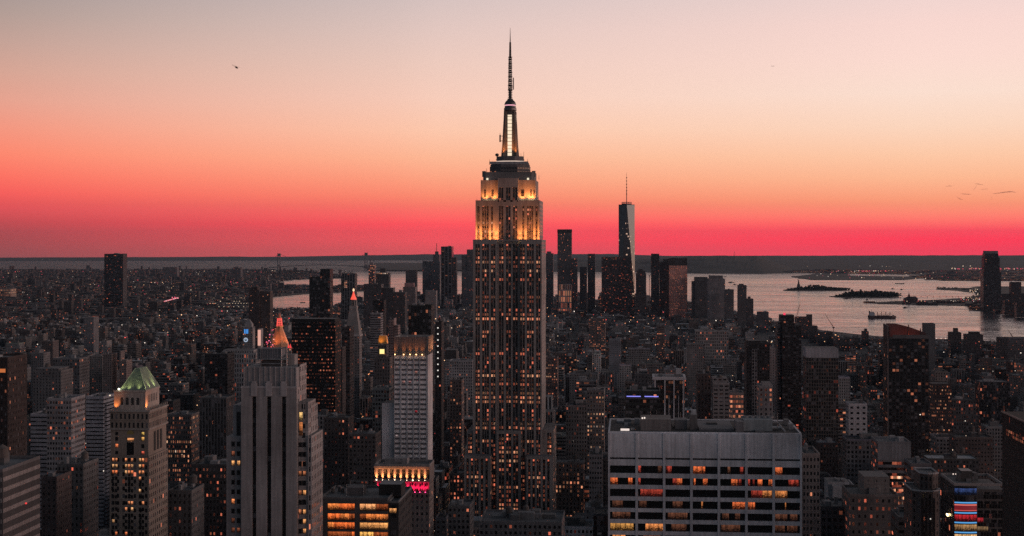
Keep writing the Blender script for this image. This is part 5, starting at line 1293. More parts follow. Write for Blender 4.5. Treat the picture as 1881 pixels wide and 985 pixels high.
# right of the spired skyscraper
root, (X0, X1, Y0, Y1, z0, z1) = T('white_framed_block', 'dark block framed by white columns and a flat white roof', 'office building', 1202, 1258, 698, 1150, 26, S_((.045, .04, .04), 2.2, 3.7, .7, .55, .2, .8), 790, clutter=4, para=0)
b = MB(); b.ring(X0 - 1.4, X1 + .8, Y0 - 1.2, Y1 + 1, z1 + .02, z1 + 2.3, 1.6, plain(.5, .48, .48))
for u in (0, .32, .62, .93): b.box(X0 + (X1 - X0) * u, X0 + (X1 - X0) * u + 1.1, Y0 - .9, Y0 - .02, 2, z1, plain(.5, .48, .48))
for u in (.17, .47, .78): b.box(X0 + (X1 - X0) * u, X0 + (X1 - X0) * u + .5, Y0 - .5, Y0 - .02, 2, z1 - 12, plain(.42, .4, .4))
for yy in (Y0 + 7, Y0 + 18): b.box(X0 - .9, X0 - .02, yy, yy + 1.1, 2, z1, plain(.5, .48, .48))
b.build('white_frame', None, root)
bulkhead(root, X0 + 17, X0 + 21, Y0 + 12, Y0 + 17, z1 + 2.4, 5, plain(.4), 'roof_hut')
root, (X0, X1, Y0, Y1, z0, z1) = T('blue_strip_block', 'black green block with two bright blue light strips along its roof', 'office building', 1149, 1213, 722, 1000, 26, S_((.022, .03, .027), 2.4, 3.7, .8, .5, .012), 790, clutter=4)
for a, c in ((1151, 1164), (1163.5, 1177), (1184, 1197), (1196, 1209.5)):
    b = MB(); b.box(RX(a, 1000), RX(c, 1000), 999.6, 999.9, ZZ(727.3, 1000), ZZ(725.6, 1000), plain(.28, .28, 1.0), bottom=True); b.build('blue_light_strip', M['lamp'], root)
b = MB(); b.box(RX(1150, 1000), RX(1212, 1000), 999.2, 999.55, ZZ(730.5, 1000), ZZ(729.3, 1000), plain(.1, .1, .12), bottom=True); b.build('ledge', None, root)
T('grey_core_block', 'plain grey block rising behind the blue light strips', 'office building', 1166, 1190, 689, 1350, 22, S_((.10, .10, .105), 3, 3.6, .3, .4, .01), 722, clutter=1)
T('low_brown_block', 'low brown block with a lit top row left of the blue light strips', 'office building', 1148, 1166, 703, 1400, 22, S_((.12, .10, .095), 3, 3.6, .5, .45, .12), 722, clutter=1)
T('dark_red_tower', 'dark brown brick tower right of the white framed block', 'apartment tower', 1281, 1306, 689, 1300, 24, S_((.07, .048, .045), 2.8, 3.2, .4, .5, .04), 770, clutter=2, tank=1)
T('balconied_tower', 'stepped grey tower with balcony rows above the concrete slab', 'apartment tower', 1310, 1340, 706, 1250, 24, S_((.20, .185, .18), 4, 3.2, .7, .4, .03), 775, extra=(('upper_stage', 1309, 1336, 694, 4, 16, S_((.2, .185, .18), 4, 3.2, .6, .4, .02)),), clutter=2, tank=1)
T('orange_floor_block', 'low block with bright orange floors above the concrete slab', 'office building', 1341, 1366, 724, 1280, 22, S_((.2, .17, .16), 2.2, 4.2, .75, .5, .75, .9), 765, clutter=2)
T('pale_stepped_tower', 'pale stepped tower with a column of red windows near the concrete slab', 'apartment tower', 1394, 1420, 712, 1120, 22, S_((.22, .2, .195), 3, 3.6, .4, .5, .12, .9), 775, extra=(('upper_stage', 1400, 1416, 703, 3, 12, S_((.3, .28, .27), fx=0, fy=0)),), clutter=1)
T('dark_window_tower', 'dark tower with a pale ladder of windows above the slab roof', 'office tower', 1371, 1414, 632, 1700, 30, S_((.035, .032, .033), 3, 3.7, .5, .5, .012), 740, extra=(('window_bay', 1381, 1391, 642, -.6, .58, S_((.22, .2, .2), 3, 3.7, .62, .7, .0)), ('upper_stage', 1374, 1396, 626, 4, 20, S_((.03, .028, .03), fx=0, fy=0))), clutter=1)
T('pinkish_slab', 'pale pinkish slab between two dark towers on the right', 'apartment tower', 1409, 1428, 641, 1950, 24, S_((.27, .21, .2), 3, 3.3, .3, .4, .01), 700, clutter=1)
root, (X0, X1, Y0, Y1, z0, z1) = T('tall_ribbed_tower', 'tall dark ribbed tower rising to the river on the right', 'apartment tower', 1437, 1472, 600, 1800, 34, S_((.030, .027, .028), 3.2, 3.3, .85, .55, .02), 790, extra=(('upper_stage', 1434, 1459, 579, 3, 24, S_((.03, .026, .027), 3.2, 3.3, .7, .55, .01)), ('left_wing', 1428, 1436.8, 592, 4, 26, S_((.13, .10, .10), 3, 3.3, 1, .5, .01))), clutter=3)
lampbox(root, (X0 + 3, Y0 + 5, ZZ(575, 1805)), 1.2, (1, .05, .12), 'lamp', 'red_lamp')
root, _ = T('white_topped_tower', 'brownish glass tower with a blank pale top on the right', 'office tower', 1481, 1540, 657.5, 1500, 30, S_((.10, .085, .07), 2.4, 3.6, .75, .75, .05, .6), 775, extra=(('blank_top', 1481, 1540, 640, .2, 29, S_((.30, .30, .32), fx=0, fy=0), 657.3),), clutter=0, para=0)
# slanted crown tower
def slanted_tower():
    Y = 1500.0; sx = lambda p, yy=Y: RX(p, yy); sz = lambda y, yy=Y: ZZ(y, yy, 1665)
    X0, X1 = sx(1632), sx(1706); dep = 32
    root = empty('slanted_crown_tower', ((X0 + X1) / 2, Y + 16, 2), 'tall black apartment tower with slanted red lit crown on the right', 'apartment tower')
    b = MB(); b.box(X0, X1, Y, Y + dep, 2, sz(622), St((.022, .022, .024), 3.6, 3.3, .72, .72, .05, .55, roof=(.06, .05, .05))); b.build('body', None, root)
    b = MB(); b.box(sx(1640), X1 - .3, Y + .4, Y + 1, sz(622), sz(615.5), plain(.13, .12, .12)); b.build('screen_wall', None, root)
    yb = Y + dep; z0 = sz(622)
    crest_ = [(sx(1627.5, yb), sz(594, yb)), (sx(1645, yb), sz(594.5, yb)), (sx(1668, yb), sz(600, yb)), (sx(1694, yb), sz(609, yb)), (sx(1701, yb), sz(612, yb))]
    b = MB(); D_ = (.07, .04, .04)
    for (xa, za), (xb, zb_) in zip(crest_[:-1], crest_[1:]):
        for yy, fl in ((yb - .8, 1), (yb, -1)):
            q = [(xa, yy, z0), (xb, yy, z0), (xb, yy, zb_), (xa, yy, za)]; b.face(q if fl > 0 else q[::-1], None, D_)
        b.face([(xa, yb - .8, za), (xb, yb - .8, zb_), (xb, yb, zb_), (xa, yb, za)], None, (.2, .14, .13))
    xl, zl = crest_[0]
    for xx, fl in ((X0, 1), (X0 + .8, -1)):
        q = [(xx, yb - .81, z0), (xx, Y + .1, z0), (xx, Y + .1, sz(600)), (xx, yb - .81, zl)]; b.face(q if fl > 0 else q[::-1], None, D_)
    b.face([(X0, Y + .1, sz(600)), (X0 + .8, Y + .1, sz(600)), (X0 + .8, yb - .81, zl), (X0, yb - .81, zl)], None, (.2, .14, .13))
    b.build('slanted_crown', None, root)
    b = MB(); b.box(X0 - .7, X0 - .02, Y - .02, Y + 1.0, 2, sz(600), plain(.17, .13, .12)); b.build('corner_fin', None, root)
    for p in (1650, 1677): spot('floodlight_beam', (sx(p, Y + 20), Y + 18, z0 + .6), (sx(p, yb), yb - 1, z0 + 6), 2600, (1, .12, .05), 1.9, 1, root)
    for p, q in ((1668, 596), (1690, 603)):
        b = MB(); b.tube((sx(p, yb), yb - 3, z0), (sx(p, yb), yb - 3, sz(q, yb)), .5, DARKM, 5); b.build('antenna', M['metal'], root)
    reg(1630, 1706, Y, dep, 600, 830)
slanted_tower()
T('small_box_tower', 'small plain grey box tower at the river, right of the slanted crown', 'apartment tower', 1699, 1718, 596, 2500, 24, S_((.10, .105, .11), 3, 3.4, .2, .3, .01), 622, clutter=0)
T('grey_lit_office', 'grey office tower with blank top and bright orange lower floors', 'office tower', 1613, 1673, 815, 1000, 28, S_((.17, .17, .18), 3.0, 3.7, 1, .5, .12, .9), 880, extra=(('blank_top', 1612.6, 1673.4, 815.5, -.35, .34, S_((.20, .205, .215), fx=0, fy=0), 846),), clutter=3)
b = MB()
for yy_, l in ((866, .95), (877, .6), (889, .4), (903, .9), (912, .45)):
    w = MB(); w.wall((RX(1616, 1000), 999.9), (RX(1672, 1000), 999.9), ZZ(yy_ + 5, 1000), ZZ(yy_, 1000), St((.1, .09, .09), .8, 1.9, .85, .9, l, 1.4)); w.build('lit_floor', None, bpy.data.objects['grey_lit_office'])
T('red_window_block', 'brown block with tiers of red lit windows and a flat white roof slab', 'office building', 1711, 1748, 707, 1600, 26, S_((.06, .04, .04), 1.8, 3.8, .5, .4, .22, .9), 772, extra=(('roof_slab', 1713, 1745, 705.5, 1, 18, S_((.3, .3, .32), fx=0, fy=0)),), clutter=0)
T('stone_lit_block', 'stone block with two rows of yellow lit windows at lower right', 'office building', 1562, 1650, 913, 760, 30, S_((.13, .11, .10), 3.0, 3.9, .36, .42, .20, .9), 985, extra=(('stone_top', 1587, 1634, 876, 5, 20, S_((.16, .14, .125), 4, 4, .12, .3, .0)),), clutter=4)
T('pale_roof_hall', 'pale grey low hall with cut roof at lower right', 'hall', 1530, 1571, 897, 900, 26, S_((.30, .30, .31), fx=0, fy=0), 915, extra=(('roof_lantern', 1521, 1560, 886, 6, 18, S_((.32, .32, .33), fx=0, fy=0)),), clutter=3)
T('brick_grid_tower', 'brick apartment tower with small windows directly right of the concrete slab', 'apartment tower', 1474, 1506, 838, 700, 26, S_((.20, .165, .15), 1.7, 3.2, .55, .5, .012), 985, clutter=3)
T('white_lattice_block', 'small white block with four dark windows in the right middle', 'apartment building', 1559, 1593, 744, 1400, 20, S_((.42, .41, .42), 5.5, 5, .45, .4, .0), 768)
T('dark_glass_annex', 'dark glass office block behind grey lit office, right of it', 'office building', 1673.5, 1712, 855, 950, 24, S_((.12, .115, .12), 3.2, 3.8, 1, .5, .04), 890, clutter=3)
T('dark_box_block', 'dark cube block with stepped pale terraces at lower right', 'office building', 1651, 1678, 955, 720, 22, S_((.10, .10, .10), 3, 3.8, 1, .4, .02), 985, clutter=1)
T('lower_right_block', 'low grey loft block between concrete slab and stone lit block', 'loft building', 1508, 1560, 935, 780, 26, S_((.07, .065, .07), 3, 3.8, .6, .5, .03), 985, clutter=6)
# centre foot
T('twin_frame_block', 'grey block with a notched pale roof frame left of the spired skyscraper foot', 'office building', 823, 863, 932, 1000, 24, S_((.13, .125, .125), 3, 3.8, .5, .5, .04), 985, extra=(('left_post', 824, 836, 929, 1, 14, S_((.2, .2, .2), fx=0, fy=0)), ('right_post', 849, 862, 929, 1, 14, S_((.2, .2, .2), fx=0, fy=0))), clutter=3)
T('long_flat_block', 'long low block with a pale flat roof at the foot of the spired skyscraper', 'office building', 880, 1032, 962, 900, 40, S_((.13, .125, .125), 3, 3.8, .5, .5, .08), 985, clutter=12, tank=2)
T('skyscraper_side_block', 'stone block with amber windows at the spired skyscraper foot on its right', 'office building', 1019, 1072, 852, 1350, 26, S_((.15, .125, .115), 3.2, 3.8, .45, .55, .22), 940, clutter=3, tank=1)
T('avenue_stone_block', 'stone block with amber corner windows at the spired skyscraper foot on its left', 'office building', 826, 851, 872, 1300, 24, S_((.14, .12, .11), 2.8, 3.7, .42, .5, .22), 935, clutter=2)
T('many_window_block', 'pale block with many glowing windows right of the spired skyscraper', 'loft building', 1078, 1110, 719, 1450, 24, S_((.22, .185, .17), 2.6, 4.0, .45, .42, .32, .9), 760, clutter=3)
T('red_floor_block', 'block with red lit floors touching the spired skyscraper right side', 'loft building', 1003, 1024, 658, 2000, 24, S_((.14, .09, .085), 2.4, 3.8, .5, .42, .30, .7), 695, clutter=1)
T('arcade_loft_block', 'long pale loft block with regular arcade windows in the right middle distance', 'loft building', 1278, 1338, 609, 3000, 34, S_((.30, .27, .25), 4, 6, .5, .6, .06), 632, clutter=3)
T('grey_stone_tower', 'grey stone block tower below the arcaded loft block', 'apartment tower', 1262, 1294, 633, 2300, 26, S_((.19, .18, .175), 3, 3.5, .35, .5, .03), 672, clutter=2)
T('amber_loft_block', 'stepped loft block with two amber lit floors in the centre right', 'loft building', 1082, 1112, 586, 3200, 30, S_((.14, .12, .11), 3, 4, .6, .35, .3, .9), 615, clutter=1)
T('small_amber_tower', 'small tower with stacked amber windows in the centre right', 'loft building', 1207, 1221, 600, 2900, 22, S_((.12, .09, .085), 3, 4, .6, .35, .3, .9), 624, clutter=1)
T('blue_grey_tower', 'square blue grey tower in the centre right middle distance', 'apartment tower', 1119, 1140, 625, 2500, 24, S_((.19, .21, .24), 3, 3.4, .3, .4, .02), 655, clutter=1)

# ---- downtown cluster
DT = lambda t, *a, **k: S_(tuple(min(.5, 1.45 * v) for v in t), *a, **k)  # walls brightened to put distance haze into their colour
T('old_pinnacle_tower', 'old stone tower with stepped shoulders and a pinnacled mast, downtown left', 'skyscraper', 792, 808, 481, 6100, 40, DT((.12, .12, .125), 4, 4, .4, .5, .03), 530, extra=(('upper_stage', 795, 807, 468, 5, 30, DT((.12, .12, .125), 4, 4, .4, .5, .03)), ('pinnacle', 799, 805, 462, 8, 14, DT((.11, .10, .10), 4, 4, .3, .5, .0)), ('spire', 801.6, 802.6, 447, 12, 3, DT((.14, .09, .08), fx=0, fy=0)), ('left_shoulder', 776, 793, 480, 2, 40, DT((.11, .11, .115), 4, 4, .4, .5, .03))), clutter=0, para=0)
T('twin_flat_tower', 'broad flat topped dark tower with three vertical bands downtown', 'skyscraper', 810, 830, 453.5, 5900, 60, DT((.085, .08, .08), 13, 4, .62, 1, .012), 535, extra=(('right_shoulder', 830.2, 838, 473, 8, 40, DT((.07, .065, .065), 4, 4, .5, .5, .03)),), clutter=1)
T('hidden_dark_tower', 'dark downtown tower half hidden by the left edge of the spired skyscraper', 'skyscraper', 857.5, 872, 459, 6000, 50, DT((.10, .10, .105), 5, 4, .5, .5, .02), 540, extra=(('left_shoulder', 848, 857.4, 469, 3, 40, DT((.11, .11, .115), 4, 4, .4, .5, .03)), ('front_block', 848, 871, 499, -60, 40, DT((.10, .10, .11), 4, 4, .4, .5, .03))), clutter=0, ant=2)
T('bright_foot_tower', 'slim downtown tower with bright lights at its foot left of the glass prism', 'skyscraper', 1024, 1050, 422, 5400, 46, DT((.09, .085, .085), 4, 4, .55, .6, .07, .9), 540, extra=(('crown_screen', 1023.6, 1050.6, 422, -.8, .78, DT((.03, .03, .03), fx=0, fy=0), 428), ('right_wing', 1050.5, 1060.5, 475, 4, 36, DT((.10, .09, .09), 4, 4, .55, .6, .06)), ('lit_foot', 1026, 1050, 522, -12, 11, DT((.3, .2, .17), 8, 22, .6, .8, .85, .8))), clutter=0)
T('round_shoulder_tower', 'dark tower with rounded shoulder just right of the spired skyscraper', 'skyscraper', 1003, 1016, 466, 5600, 40, DT((.09, .09, .095), 4, 4, .5, .5, .02), 540, extra=(('upper_stage', 1004, 1012, 462, 4, 30, DT((.09, .09, .095), 4, 4, .5, .5, .02)),), clutter=0)
T('grey_slab_tower', 'grey slab tower between two darker downtown towers', 'skyscraper', 1065, 1078, 491, 5500, 40, DT((.13, .13, .14), 4, 4, .5, .5, .02), 540, clutter=0)
T('dark_slim_tower', 'dark slim tower with small crown left of the wide reddish block', 'skyscraper', 1079.5, 1093, 467, 5450, 40, DT((.07, .07, .075), 4, 4, .6, .6, .02), 540, clutter=1)
T('wide_reddish_block', 'wide dark block with dim reddish floors in front of the glass prism', 'office tower', 1105, 1160, 473, 5300, 50, St((.085, .06, .055), 4, 4.2, .9, .5, .13, .38, seed=.25), 535, clutter=0)
T('round_top_tower', 'dark dome topped tower right of the wide reddish block', 'office tower', 1168, 1187, 503, 5500, 50, DT((.06, .06, .065), 4, 4, .5, .5, .02), 550, extra=(('upper_stage', 1170, 1185, 497, 4, 36, DT((.06, .06, .065), 4, 4, .5, .5, .02)), ('dome_stage', 1173, 1181, 494, 8, 24, DT((.06, .06, .065), fx=0, fy=0))), clutter=0)
T('black_slim_tower', 'black slim tower right of the pale twin poles', 'skyscraper', 1196, 1211, 467, 5200, 40, DT((.025, .026, .03), 4, 4, .8, .6, .012), 545, clutter=1)
T('sloped_dark_tower', 'dark tower stepping up towards the copper orange tower', 'office tower', 1211.5, 1229, 482, 5350, 50, DT((.045, .04, .042), 4, 4, .6, .6, .012), 545, extra=(('upper_stage', 1218, 1229, 476, 4, 40, DT((.045, .04, .042), 4, 4, .6, .6, .01)),), clutter=0)
root, (X0, X1, Y0, Y1, z0, z1) = T('afterglow_tinted_tower', 'tower with copper orange afterglow coloured into its glass beside the harbour', 'skyscraper', 1229, 1262, 488, 5250, 60, St((.70, .17, .06), 3.5, 4.2, .5, .45, .35, .5, seed=.88), 545, extra=(('dark_crown', 1228.5, 1262.5, 474, 2, 55, DT((.05, .04, .04), 4, 4, .7, .5, .0)),), clutter=0, para=0)  # reflected afterglow painted into the wall tint
T('sloped_shoulder_block', 'squat dark tower with sloped left shoulder at the water', 'office tower', 1276, 1300, 510, 5200, 60, DT((.06, .06, .063), 4, 4, .5, .5, .01), 578, extra=(('left_shoulder', 1271, 1275.9, 517, 3, 50, DT((.06, .06, .063), 4, 4, .5, .5, .01)),), clutter=0)
T('grey_hip_block', 'squat grey tower with a flat hipped top at the water', 'office tower', 1300.5, 1332, 513, 5000, 60, DT((.16, .145, .145), 4, 4, .4, .45, .01), 578, extra=(('hip', 1303, 1328, 506.5, 6, 48, DT((.12, .11, .11), fx=0, fy=0)),), clutter=0)
T('small_shore_block', 'small dark block on the shore right of the hipped tower', 'apartment building', 1332.5, 1348, 533, 4900, 50, DT((.08, .08, .083), 4, 4, .5, .5, .02), 580, clutter=1)
T('shore_twin_tower', 'left of two small dark towers at the harbour edge', 'apartment tower', 1356, 1371.5, 525, 4700, 40, DT((.075, .07, .07), 4, 3.6, .5, .5, .02), 585, extra=(('upper_stage', 1358, 1366, 521.5, 4, 20, DT((.075, .07, .07), fx=0, fy=0)),), clutter=0)
T('shore_twin_tower', 'right and lower of two small dark towers at the harbour edge', 'apartment tower', 1372.5, 1384, 550, 4600, 36, DT((.07, .06, .06), 4, 3.6, .5, .5, .02), 585, extra=(('upper_stage', 1374, 1379, 545, 4, 16, DT((.08, .055, .055), fx=0, fy=0)),), clutter=0)
T('muted_grey_slab', 'muted grey slab with lower right wings left of the downtown cluster', 'apartment tower', 668, 700, 523, 3900, 40, S_((.065, .065, .07), 3.6, 3.4, .45, .5, .03), 560, extra=(('right_wing', 700.3, 722, 529, 6, 34, S_((.055, .055, .058), 3.6, 3.4, .45, .5, .03)), ('low_wing', 722.3, 744, 537, 10, 34, S_((.075, .07, .07), 3.6, 3.4, .45, .5, .03))), clutter=2)
T('red_lit_frame_tower', 'half built tower with red lamps and a crane on top', 'building site', 677, 688, 487, 5600, 34, DT((.16, .11, .11), 6, 4.5, .7, .6, .35, .6), 530, extra=(('core', 679, 685, 482, 3, 14, DT((.14, .10, .10), fx=0, fy=0)),), clutter=0)
T('lamp_topped_tower', 'dark tower with a bright row of lamps under its stepped top', 'skyscraper', 690, 714, 502, 5500, 44, DT((.05, .045, .045), 4, 4, .5, .5, .02), 530, extra=(('lamp_row', 691, 713, 501, -.6, .5, DT((.2, .15, .13), 8, 6, .6, .6, .9, 1.4), 503.5), ('upper_stage', 698, 708, 493, 6, 24, DT((.05, .045, .045), fx=0, fy=0))), clutter=0)
T('dark_block_tower', 'plain dark tower between lamp topped tower and old pinnacle tower', 'office tower', 745, 764, 497, 5900, 44, DT((.07, .065, .068), 4, 4, .5, .5, .015), 540, clutter=1)
T('glass_strip_tower', 'grey glass tower with one orange lit corner left of the red lantern', 'skyscraper', 628, 652, 503, 4800, 40, DT((.10, .105, .105), 8, 4, .7, 1, .01), 560, extra=(('lit_corner', 632, 637.5, 515, -.6, .5, DT((.4, .2, .13), 6, 5, .9, .6, 1, .7), 529), ('left_bay', 626.5, 628, 508, 3, 30, DT((.05, .045, .045), fx=0, fy=0))), clutter=0)
T('pale_setback_tower', 'pale setback tower in haze left of the downtown cluster', 'office tower', 781, 801, 535, 4700, 30, DT((.19, .17, .165), 3.6, 3.8, .4, .5, .02), 570, clutter=1)
T('red_roofed_block', 'dull block with a reddish hipped roof left of the pale setback tower', 'office building', 740, 763, 528, 4600, 34, DT((.13, .105, .10), 3.6, 3.8, .4, .5, .02), 560, extra=(('red_hip', 743, 760, 520, 6, 20, DT((.22, .08, .07), fx=0, fy=0)),), clutter=0)
T('far_cliff_block', 'blocky apartment cluster on the far left shore, right of the lone black tower', 'apartment building', 299, 325, 491, 11500, 60, DT((.11, .10, .10), 5, 4, .5, .5, .02), 503, clutter=0, para=0)
T('far_cliff_block', 'blocky apartment cluster on the far shore near the bridge', 'apartment building', 425, 442, 493, 11500, 60, DT((.08, .075, .075), 5, 4, .5, .5, .02), 503, clutter=0, para=0, extra=(('upper_stage', 429, 438, 490, 3, 40, DT((.08, .075, .075), fx=0, fy=0)),))
# across the river
root, (X0, X1, Y0, Y1, z0, z1) = T('riverside_glass_tower', 'tall lone dark tower on the far right shore with stepped top', 'skyscraper', 1808, 1836.5, 474, 6050, 46, S_((.025, .023, .025), 4.5, 4.2, .85, .6, .008, .6), 562, extra=(('upper_stage', 1809, 1834, 466, 2, 42, S_((.03, .027, .03), 4.5, 4.2, .6, .6, .005)), ('crown', 1810, 1833.5, 461, 4, 38, S_((.2, .17, .18), fx=0, fy=0)), ('plinth', 1806.5, 1839, 500, -2, 52, S_((.025, .023, .025), 4.5, 4.2, .85, .6, .008, .6))), clutter=2)
for i, (a, c, t_, Yf) in enumerate(((1858, 1876, 519, 6500), (1840, 1857, 541, 6150), (1876.5, 1905, 540, 6250), (1846, 1866, 552, 5700), (1868, 1900, 556, 5500))):
    T('riverside_block', ['dark stepped block right of the lone riverside tower, highest of its row', 'low dark block touching the lone riverside tower on its right', 'dark block at the photo right edge beyond the river', 'low dark waterside block in front of the riverside row', 'long low waterside block at the right photo edge'][i], 'apartment building', a, c, t_, Yf, 40, S_((.035, .03, .033), 4, 3.6, .5, .5, .03), 575, clutter=1)

# ---- skyline along the near river shore, right
for i, (a, c, t_, Yf, lab) in enumerate(((1700, 1716, 622, 3800, 'low dark shed right of the slanted crown'), (1747, 1766, 612, 3300, 'dark setback apartment house with a small roof tower against the river'), (1776, 1806, 616, 3200, 'broad dark block against the river with a raised roof box'),
        (1838, 1850, 622, 2900, 'dark blue slab against the river near the right edge'), (1852, 1890, 622, 2950, 'wide grey slab against the river at the right edge'), (1586, 1596, 610, 3900, 'small dark house with a water tank against the river'),
        (1462, 1486, 584, 4200, 'low terraced block with lit top floors at the river'), (1487, 1502, 600, 4000, 'low dark block stepping down to the river'), (1502, 1530, 611, 3900, 'long low dark shed at the river'), (1392, 1412, 574, 4500, 'pale grey block at the river left of the ribbed tower'),
        (1540, 1560, 622, 3700, 'low dark block right of the terraced block at the river'))):
    ex = ()
    if i == 1: ex = (('roof_tower', 1753, 1760, 603, 4, 14, S_((.05, .045, .045), fx=0, fy=0)),)
    if i == 2: ex = (('roof_box', 1782, 1800, 610, 4, 18, S_((.03, .03, .03), fx=0, fy=0)),)
    if i == 6: ex = (('upper_stage', 1464, 1484, 582, 5, 26, S_((.08, .07, .07), 4, 5, .6, .5, .8, 1.5)), ('roof_box', 1482.5, 1492, 578, 8, 20, S_((.06, .055, .055), fx=0, fy=0)))
    if i == 5: ex = (('roof_tank', 1588, 1593, 604, 4, 8, S_((.05, .045, .045), fx=0, fy=0)),)
    T('river_shore_block', lab, 'apartment building', a, c, t_, Yf, 34, S_((.10, .10, .11) if i in (9, 4) else (.06, .055, .058), 3.4, 3.8, .5, .5, .10 if i == 6 else .03), 650, ex, clutter=1)

for nm, lab, a, c, t_, Yq, n in (('dock_shed', 'long pale dock shed with a row of white lamps beside the far river', 378, 456, 556.5, 6300, 15), ('dock_shed', 'second dock shed with fainter lamps behind the first one', 386, 454, 549.5, 6900, 9), ('dock_shed', 'low dark dock shed with dim roof band nearest the far river', 398, 452, 562.5, 5900, 6)):
    root, (X0, X1, Y0, Y1, z0, z1) = T(nm, lab, 'shed', a, c, t_, Yq, 45, S_((.10, .085, .08), 8, 6, .6, .4, .1), 567, clutter=0, para=0)
    for i in range(n): lampbox(root, (X0 + (X1 - X0) * (i + .5) / n, Y0 - 1.2, z1 - 2.2), .95, (1, .74, .5), 'lamp', 'wall_lamp')

# ================================================================ THE REST OF THE CITY
random.seed(77)
R = random.Random(77)
HMAX = interp([(450, 60), (700, 105), (900, 118), (1200, 108), (1500, 100), (2000, 88), (2500, 74), (3000, 62), (4000, 46), (4800, 34), (5400, 36), (6000, 60), (6600, 60)])
YLIM = interp([(-300, 565), (480, 566), (500, 567), (600, 567), (650, 545), (700, 536), (760, 530), (870, 520), (1000, 528), (1100, 530), (1180, 536), (1270, 556), (1340, 570), (1390, 580), (1450, 592), (1560, 615), (1700, 622), (1900, 629), (2400, 640)])
AVES = [-3300, -2950, -2600, -2250, -1900, -1560, -1330, -1130, -940, -760, -590, -450, -305, -158, 130, 410, 690, 970, 1250, 1530, 1800, 2100, 2400]
PAL = [((.30, .285, .275), 3), ((.22, .21, .205), 4), ((.155, .125, .11), 4), ((.12, .082, .07), 3), ((.42, .41, .40), 2), ((.25, .195, .165), 3), ((.07, .068, .07), 2), ((.17, .17, .18), 3)]
PALW = [c for c, n in PAL for _ in range(n)]
def coast_x(Y):                     # river edge of the island on the right
    lo = [(0, 1620), (3000, 1480), (3700, 1370), (4200, 1270), (4700, 1120), (5200, 960), (5900, 820), (6500, 600), (7000, 330)]
    return float(np.interp(Y, [a for a, b in lo], [b for a, b in lo]))
def coast_l(Y):
    lo = [(0, -1900), (3500, -2700), (4300, -2500), (5200, -1650), (6000, -1330), (6500, -1100), (7000, -900)]
    return float(np.interp(Y, [a for a, b in lo], [b for a, b in lo]))
gen = []
def style_for(h, near):  # near scales tints; darkening toward the view's sides goes in here
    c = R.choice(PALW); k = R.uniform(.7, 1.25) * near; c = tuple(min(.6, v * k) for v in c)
    q = R.random()
    lit = R.choice([0, .01, .02, .03, .05, .06, .10, .16]) * (1.0 if R.random() > .06 else 3)
    gain = R.uniform(.5, 1.0)
    if q < .62: s = St(c, R.uniform(2.4, 3.6), R.uniform(3.2, 4.2), R.uniform(.35, .6), R.uniform(.42, .62), lit, gain)
    elif q < .76: s = St(c, R.uniform(2.5, 4), R.uniform(3.4, 4.2), 1, R.uniform(.4, .55), lit, gain)
    elif q < .86: s = St(c, R.uniform(2.5, 4.5), R.uniform(3.4, 4), R.uniform(.45, .65), 1, lit * .5, gain)
    elif q < .93: s = St((.05, .055, .06), R.uniform(2, 3), R.uniform(3.4, 4), .88, .82, lit, gain)
    else: s = St(c, R.uniform(4, 8), R.uniform(4, 6), .25, .35, lit * .5, gain)
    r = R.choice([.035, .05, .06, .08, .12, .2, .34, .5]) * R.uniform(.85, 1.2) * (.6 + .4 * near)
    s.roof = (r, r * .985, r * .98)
    return s
yrow = 430.0
while yrow < 6900:
    far = yrow > 3300
    bd = 62 if not far else R.uniform(50, 80)
    for a, c in zip(AVES[:-1], AVES[1:]):
        x = a + 15; xe = c - 15
        if far: x += R.uniform(-10, 10)
        ww = (8, 30) if yrow > 2000 else (9, 40)
        for half in (0, 1):
            xx = x
            while xx < xe - 8:
                w = min(R.uniform(*ww) * (1.6 if R.random() < .12 else 1), xe - xx)
                d_ = bd / 2 - R.uniform(.3, 6)
                y0 = yrow + half * bd / 2 + .3
                X0_, X1_ = xx + .15, xx + w - .15
                xx += w
                if R.random() < .03: continue
                if X1_ > coast_x(y0) or X0_ < coast_l(y0): continue
                pa, pb = PJ(X0_, y0, 0)[0], PJ(X1_, y0, 0)[0]
                if pb < -90 or pa > 1980: continue
                hm_ = HMAX(y0)
                h = hm_ * (R.betavariate(1.4, 4.3) * .95 + .10)
                if R.random() < .08: h = hm_ * R.uniform(.75, 1.05)
                if abs((X0_ + X1_) / 2 + 158) < 60 and y0 < 2600: h = max(h, hm_ * .45)
                gen.append([X0_, X1_, y0, y0 + d_, h])
    yrow += bd + 18
print('candidate buildings', len(gen))
E = np.array([e[:9] for e in EXPL], dtype=float)
keep = []
for X0_, X1_, Y0_, Y1_, h in gen:
    if np.any((E[:, 0] - 3 < X1_) & (E[:, 1] + 3 > X0_) & (E[:, 2] - 3 < Y1_) & (E[:, 3] + 3 > Y0_)): continue
    dp = drop((X0_ + X1_) / 2, Y0_)
    pa, pb = PJ(X0_, Y0_, 0)[0], PJ(X1_, Y0_, 0)[0]
    pm = (pa + pb) / 2
    ylim = YLIM(pm)
    if Y0_ < 5200: ylim = max(ylim, YLIM(pm) + 4)
    s_ = E[(E[:, 2] > Y0_) & (E[:, 5] - 1 < pb) & (E[:, 6] + 1 > pa)]
    if len(s_): ylim = max(ylim, s_[:, 8].max() + R.uniform(0, 14))
    zmax = EYE - (ylim - HZ) * DEP(pm, Y1_) / FPX
    z = min(h, zmax + dp)
    if z < 7:
        if zmax + dp < 4: continue
        z = max(4.5, z)
    keep.append([X0_, X1_, Y0_, Y1_, z - dp, dp, pa, pb])
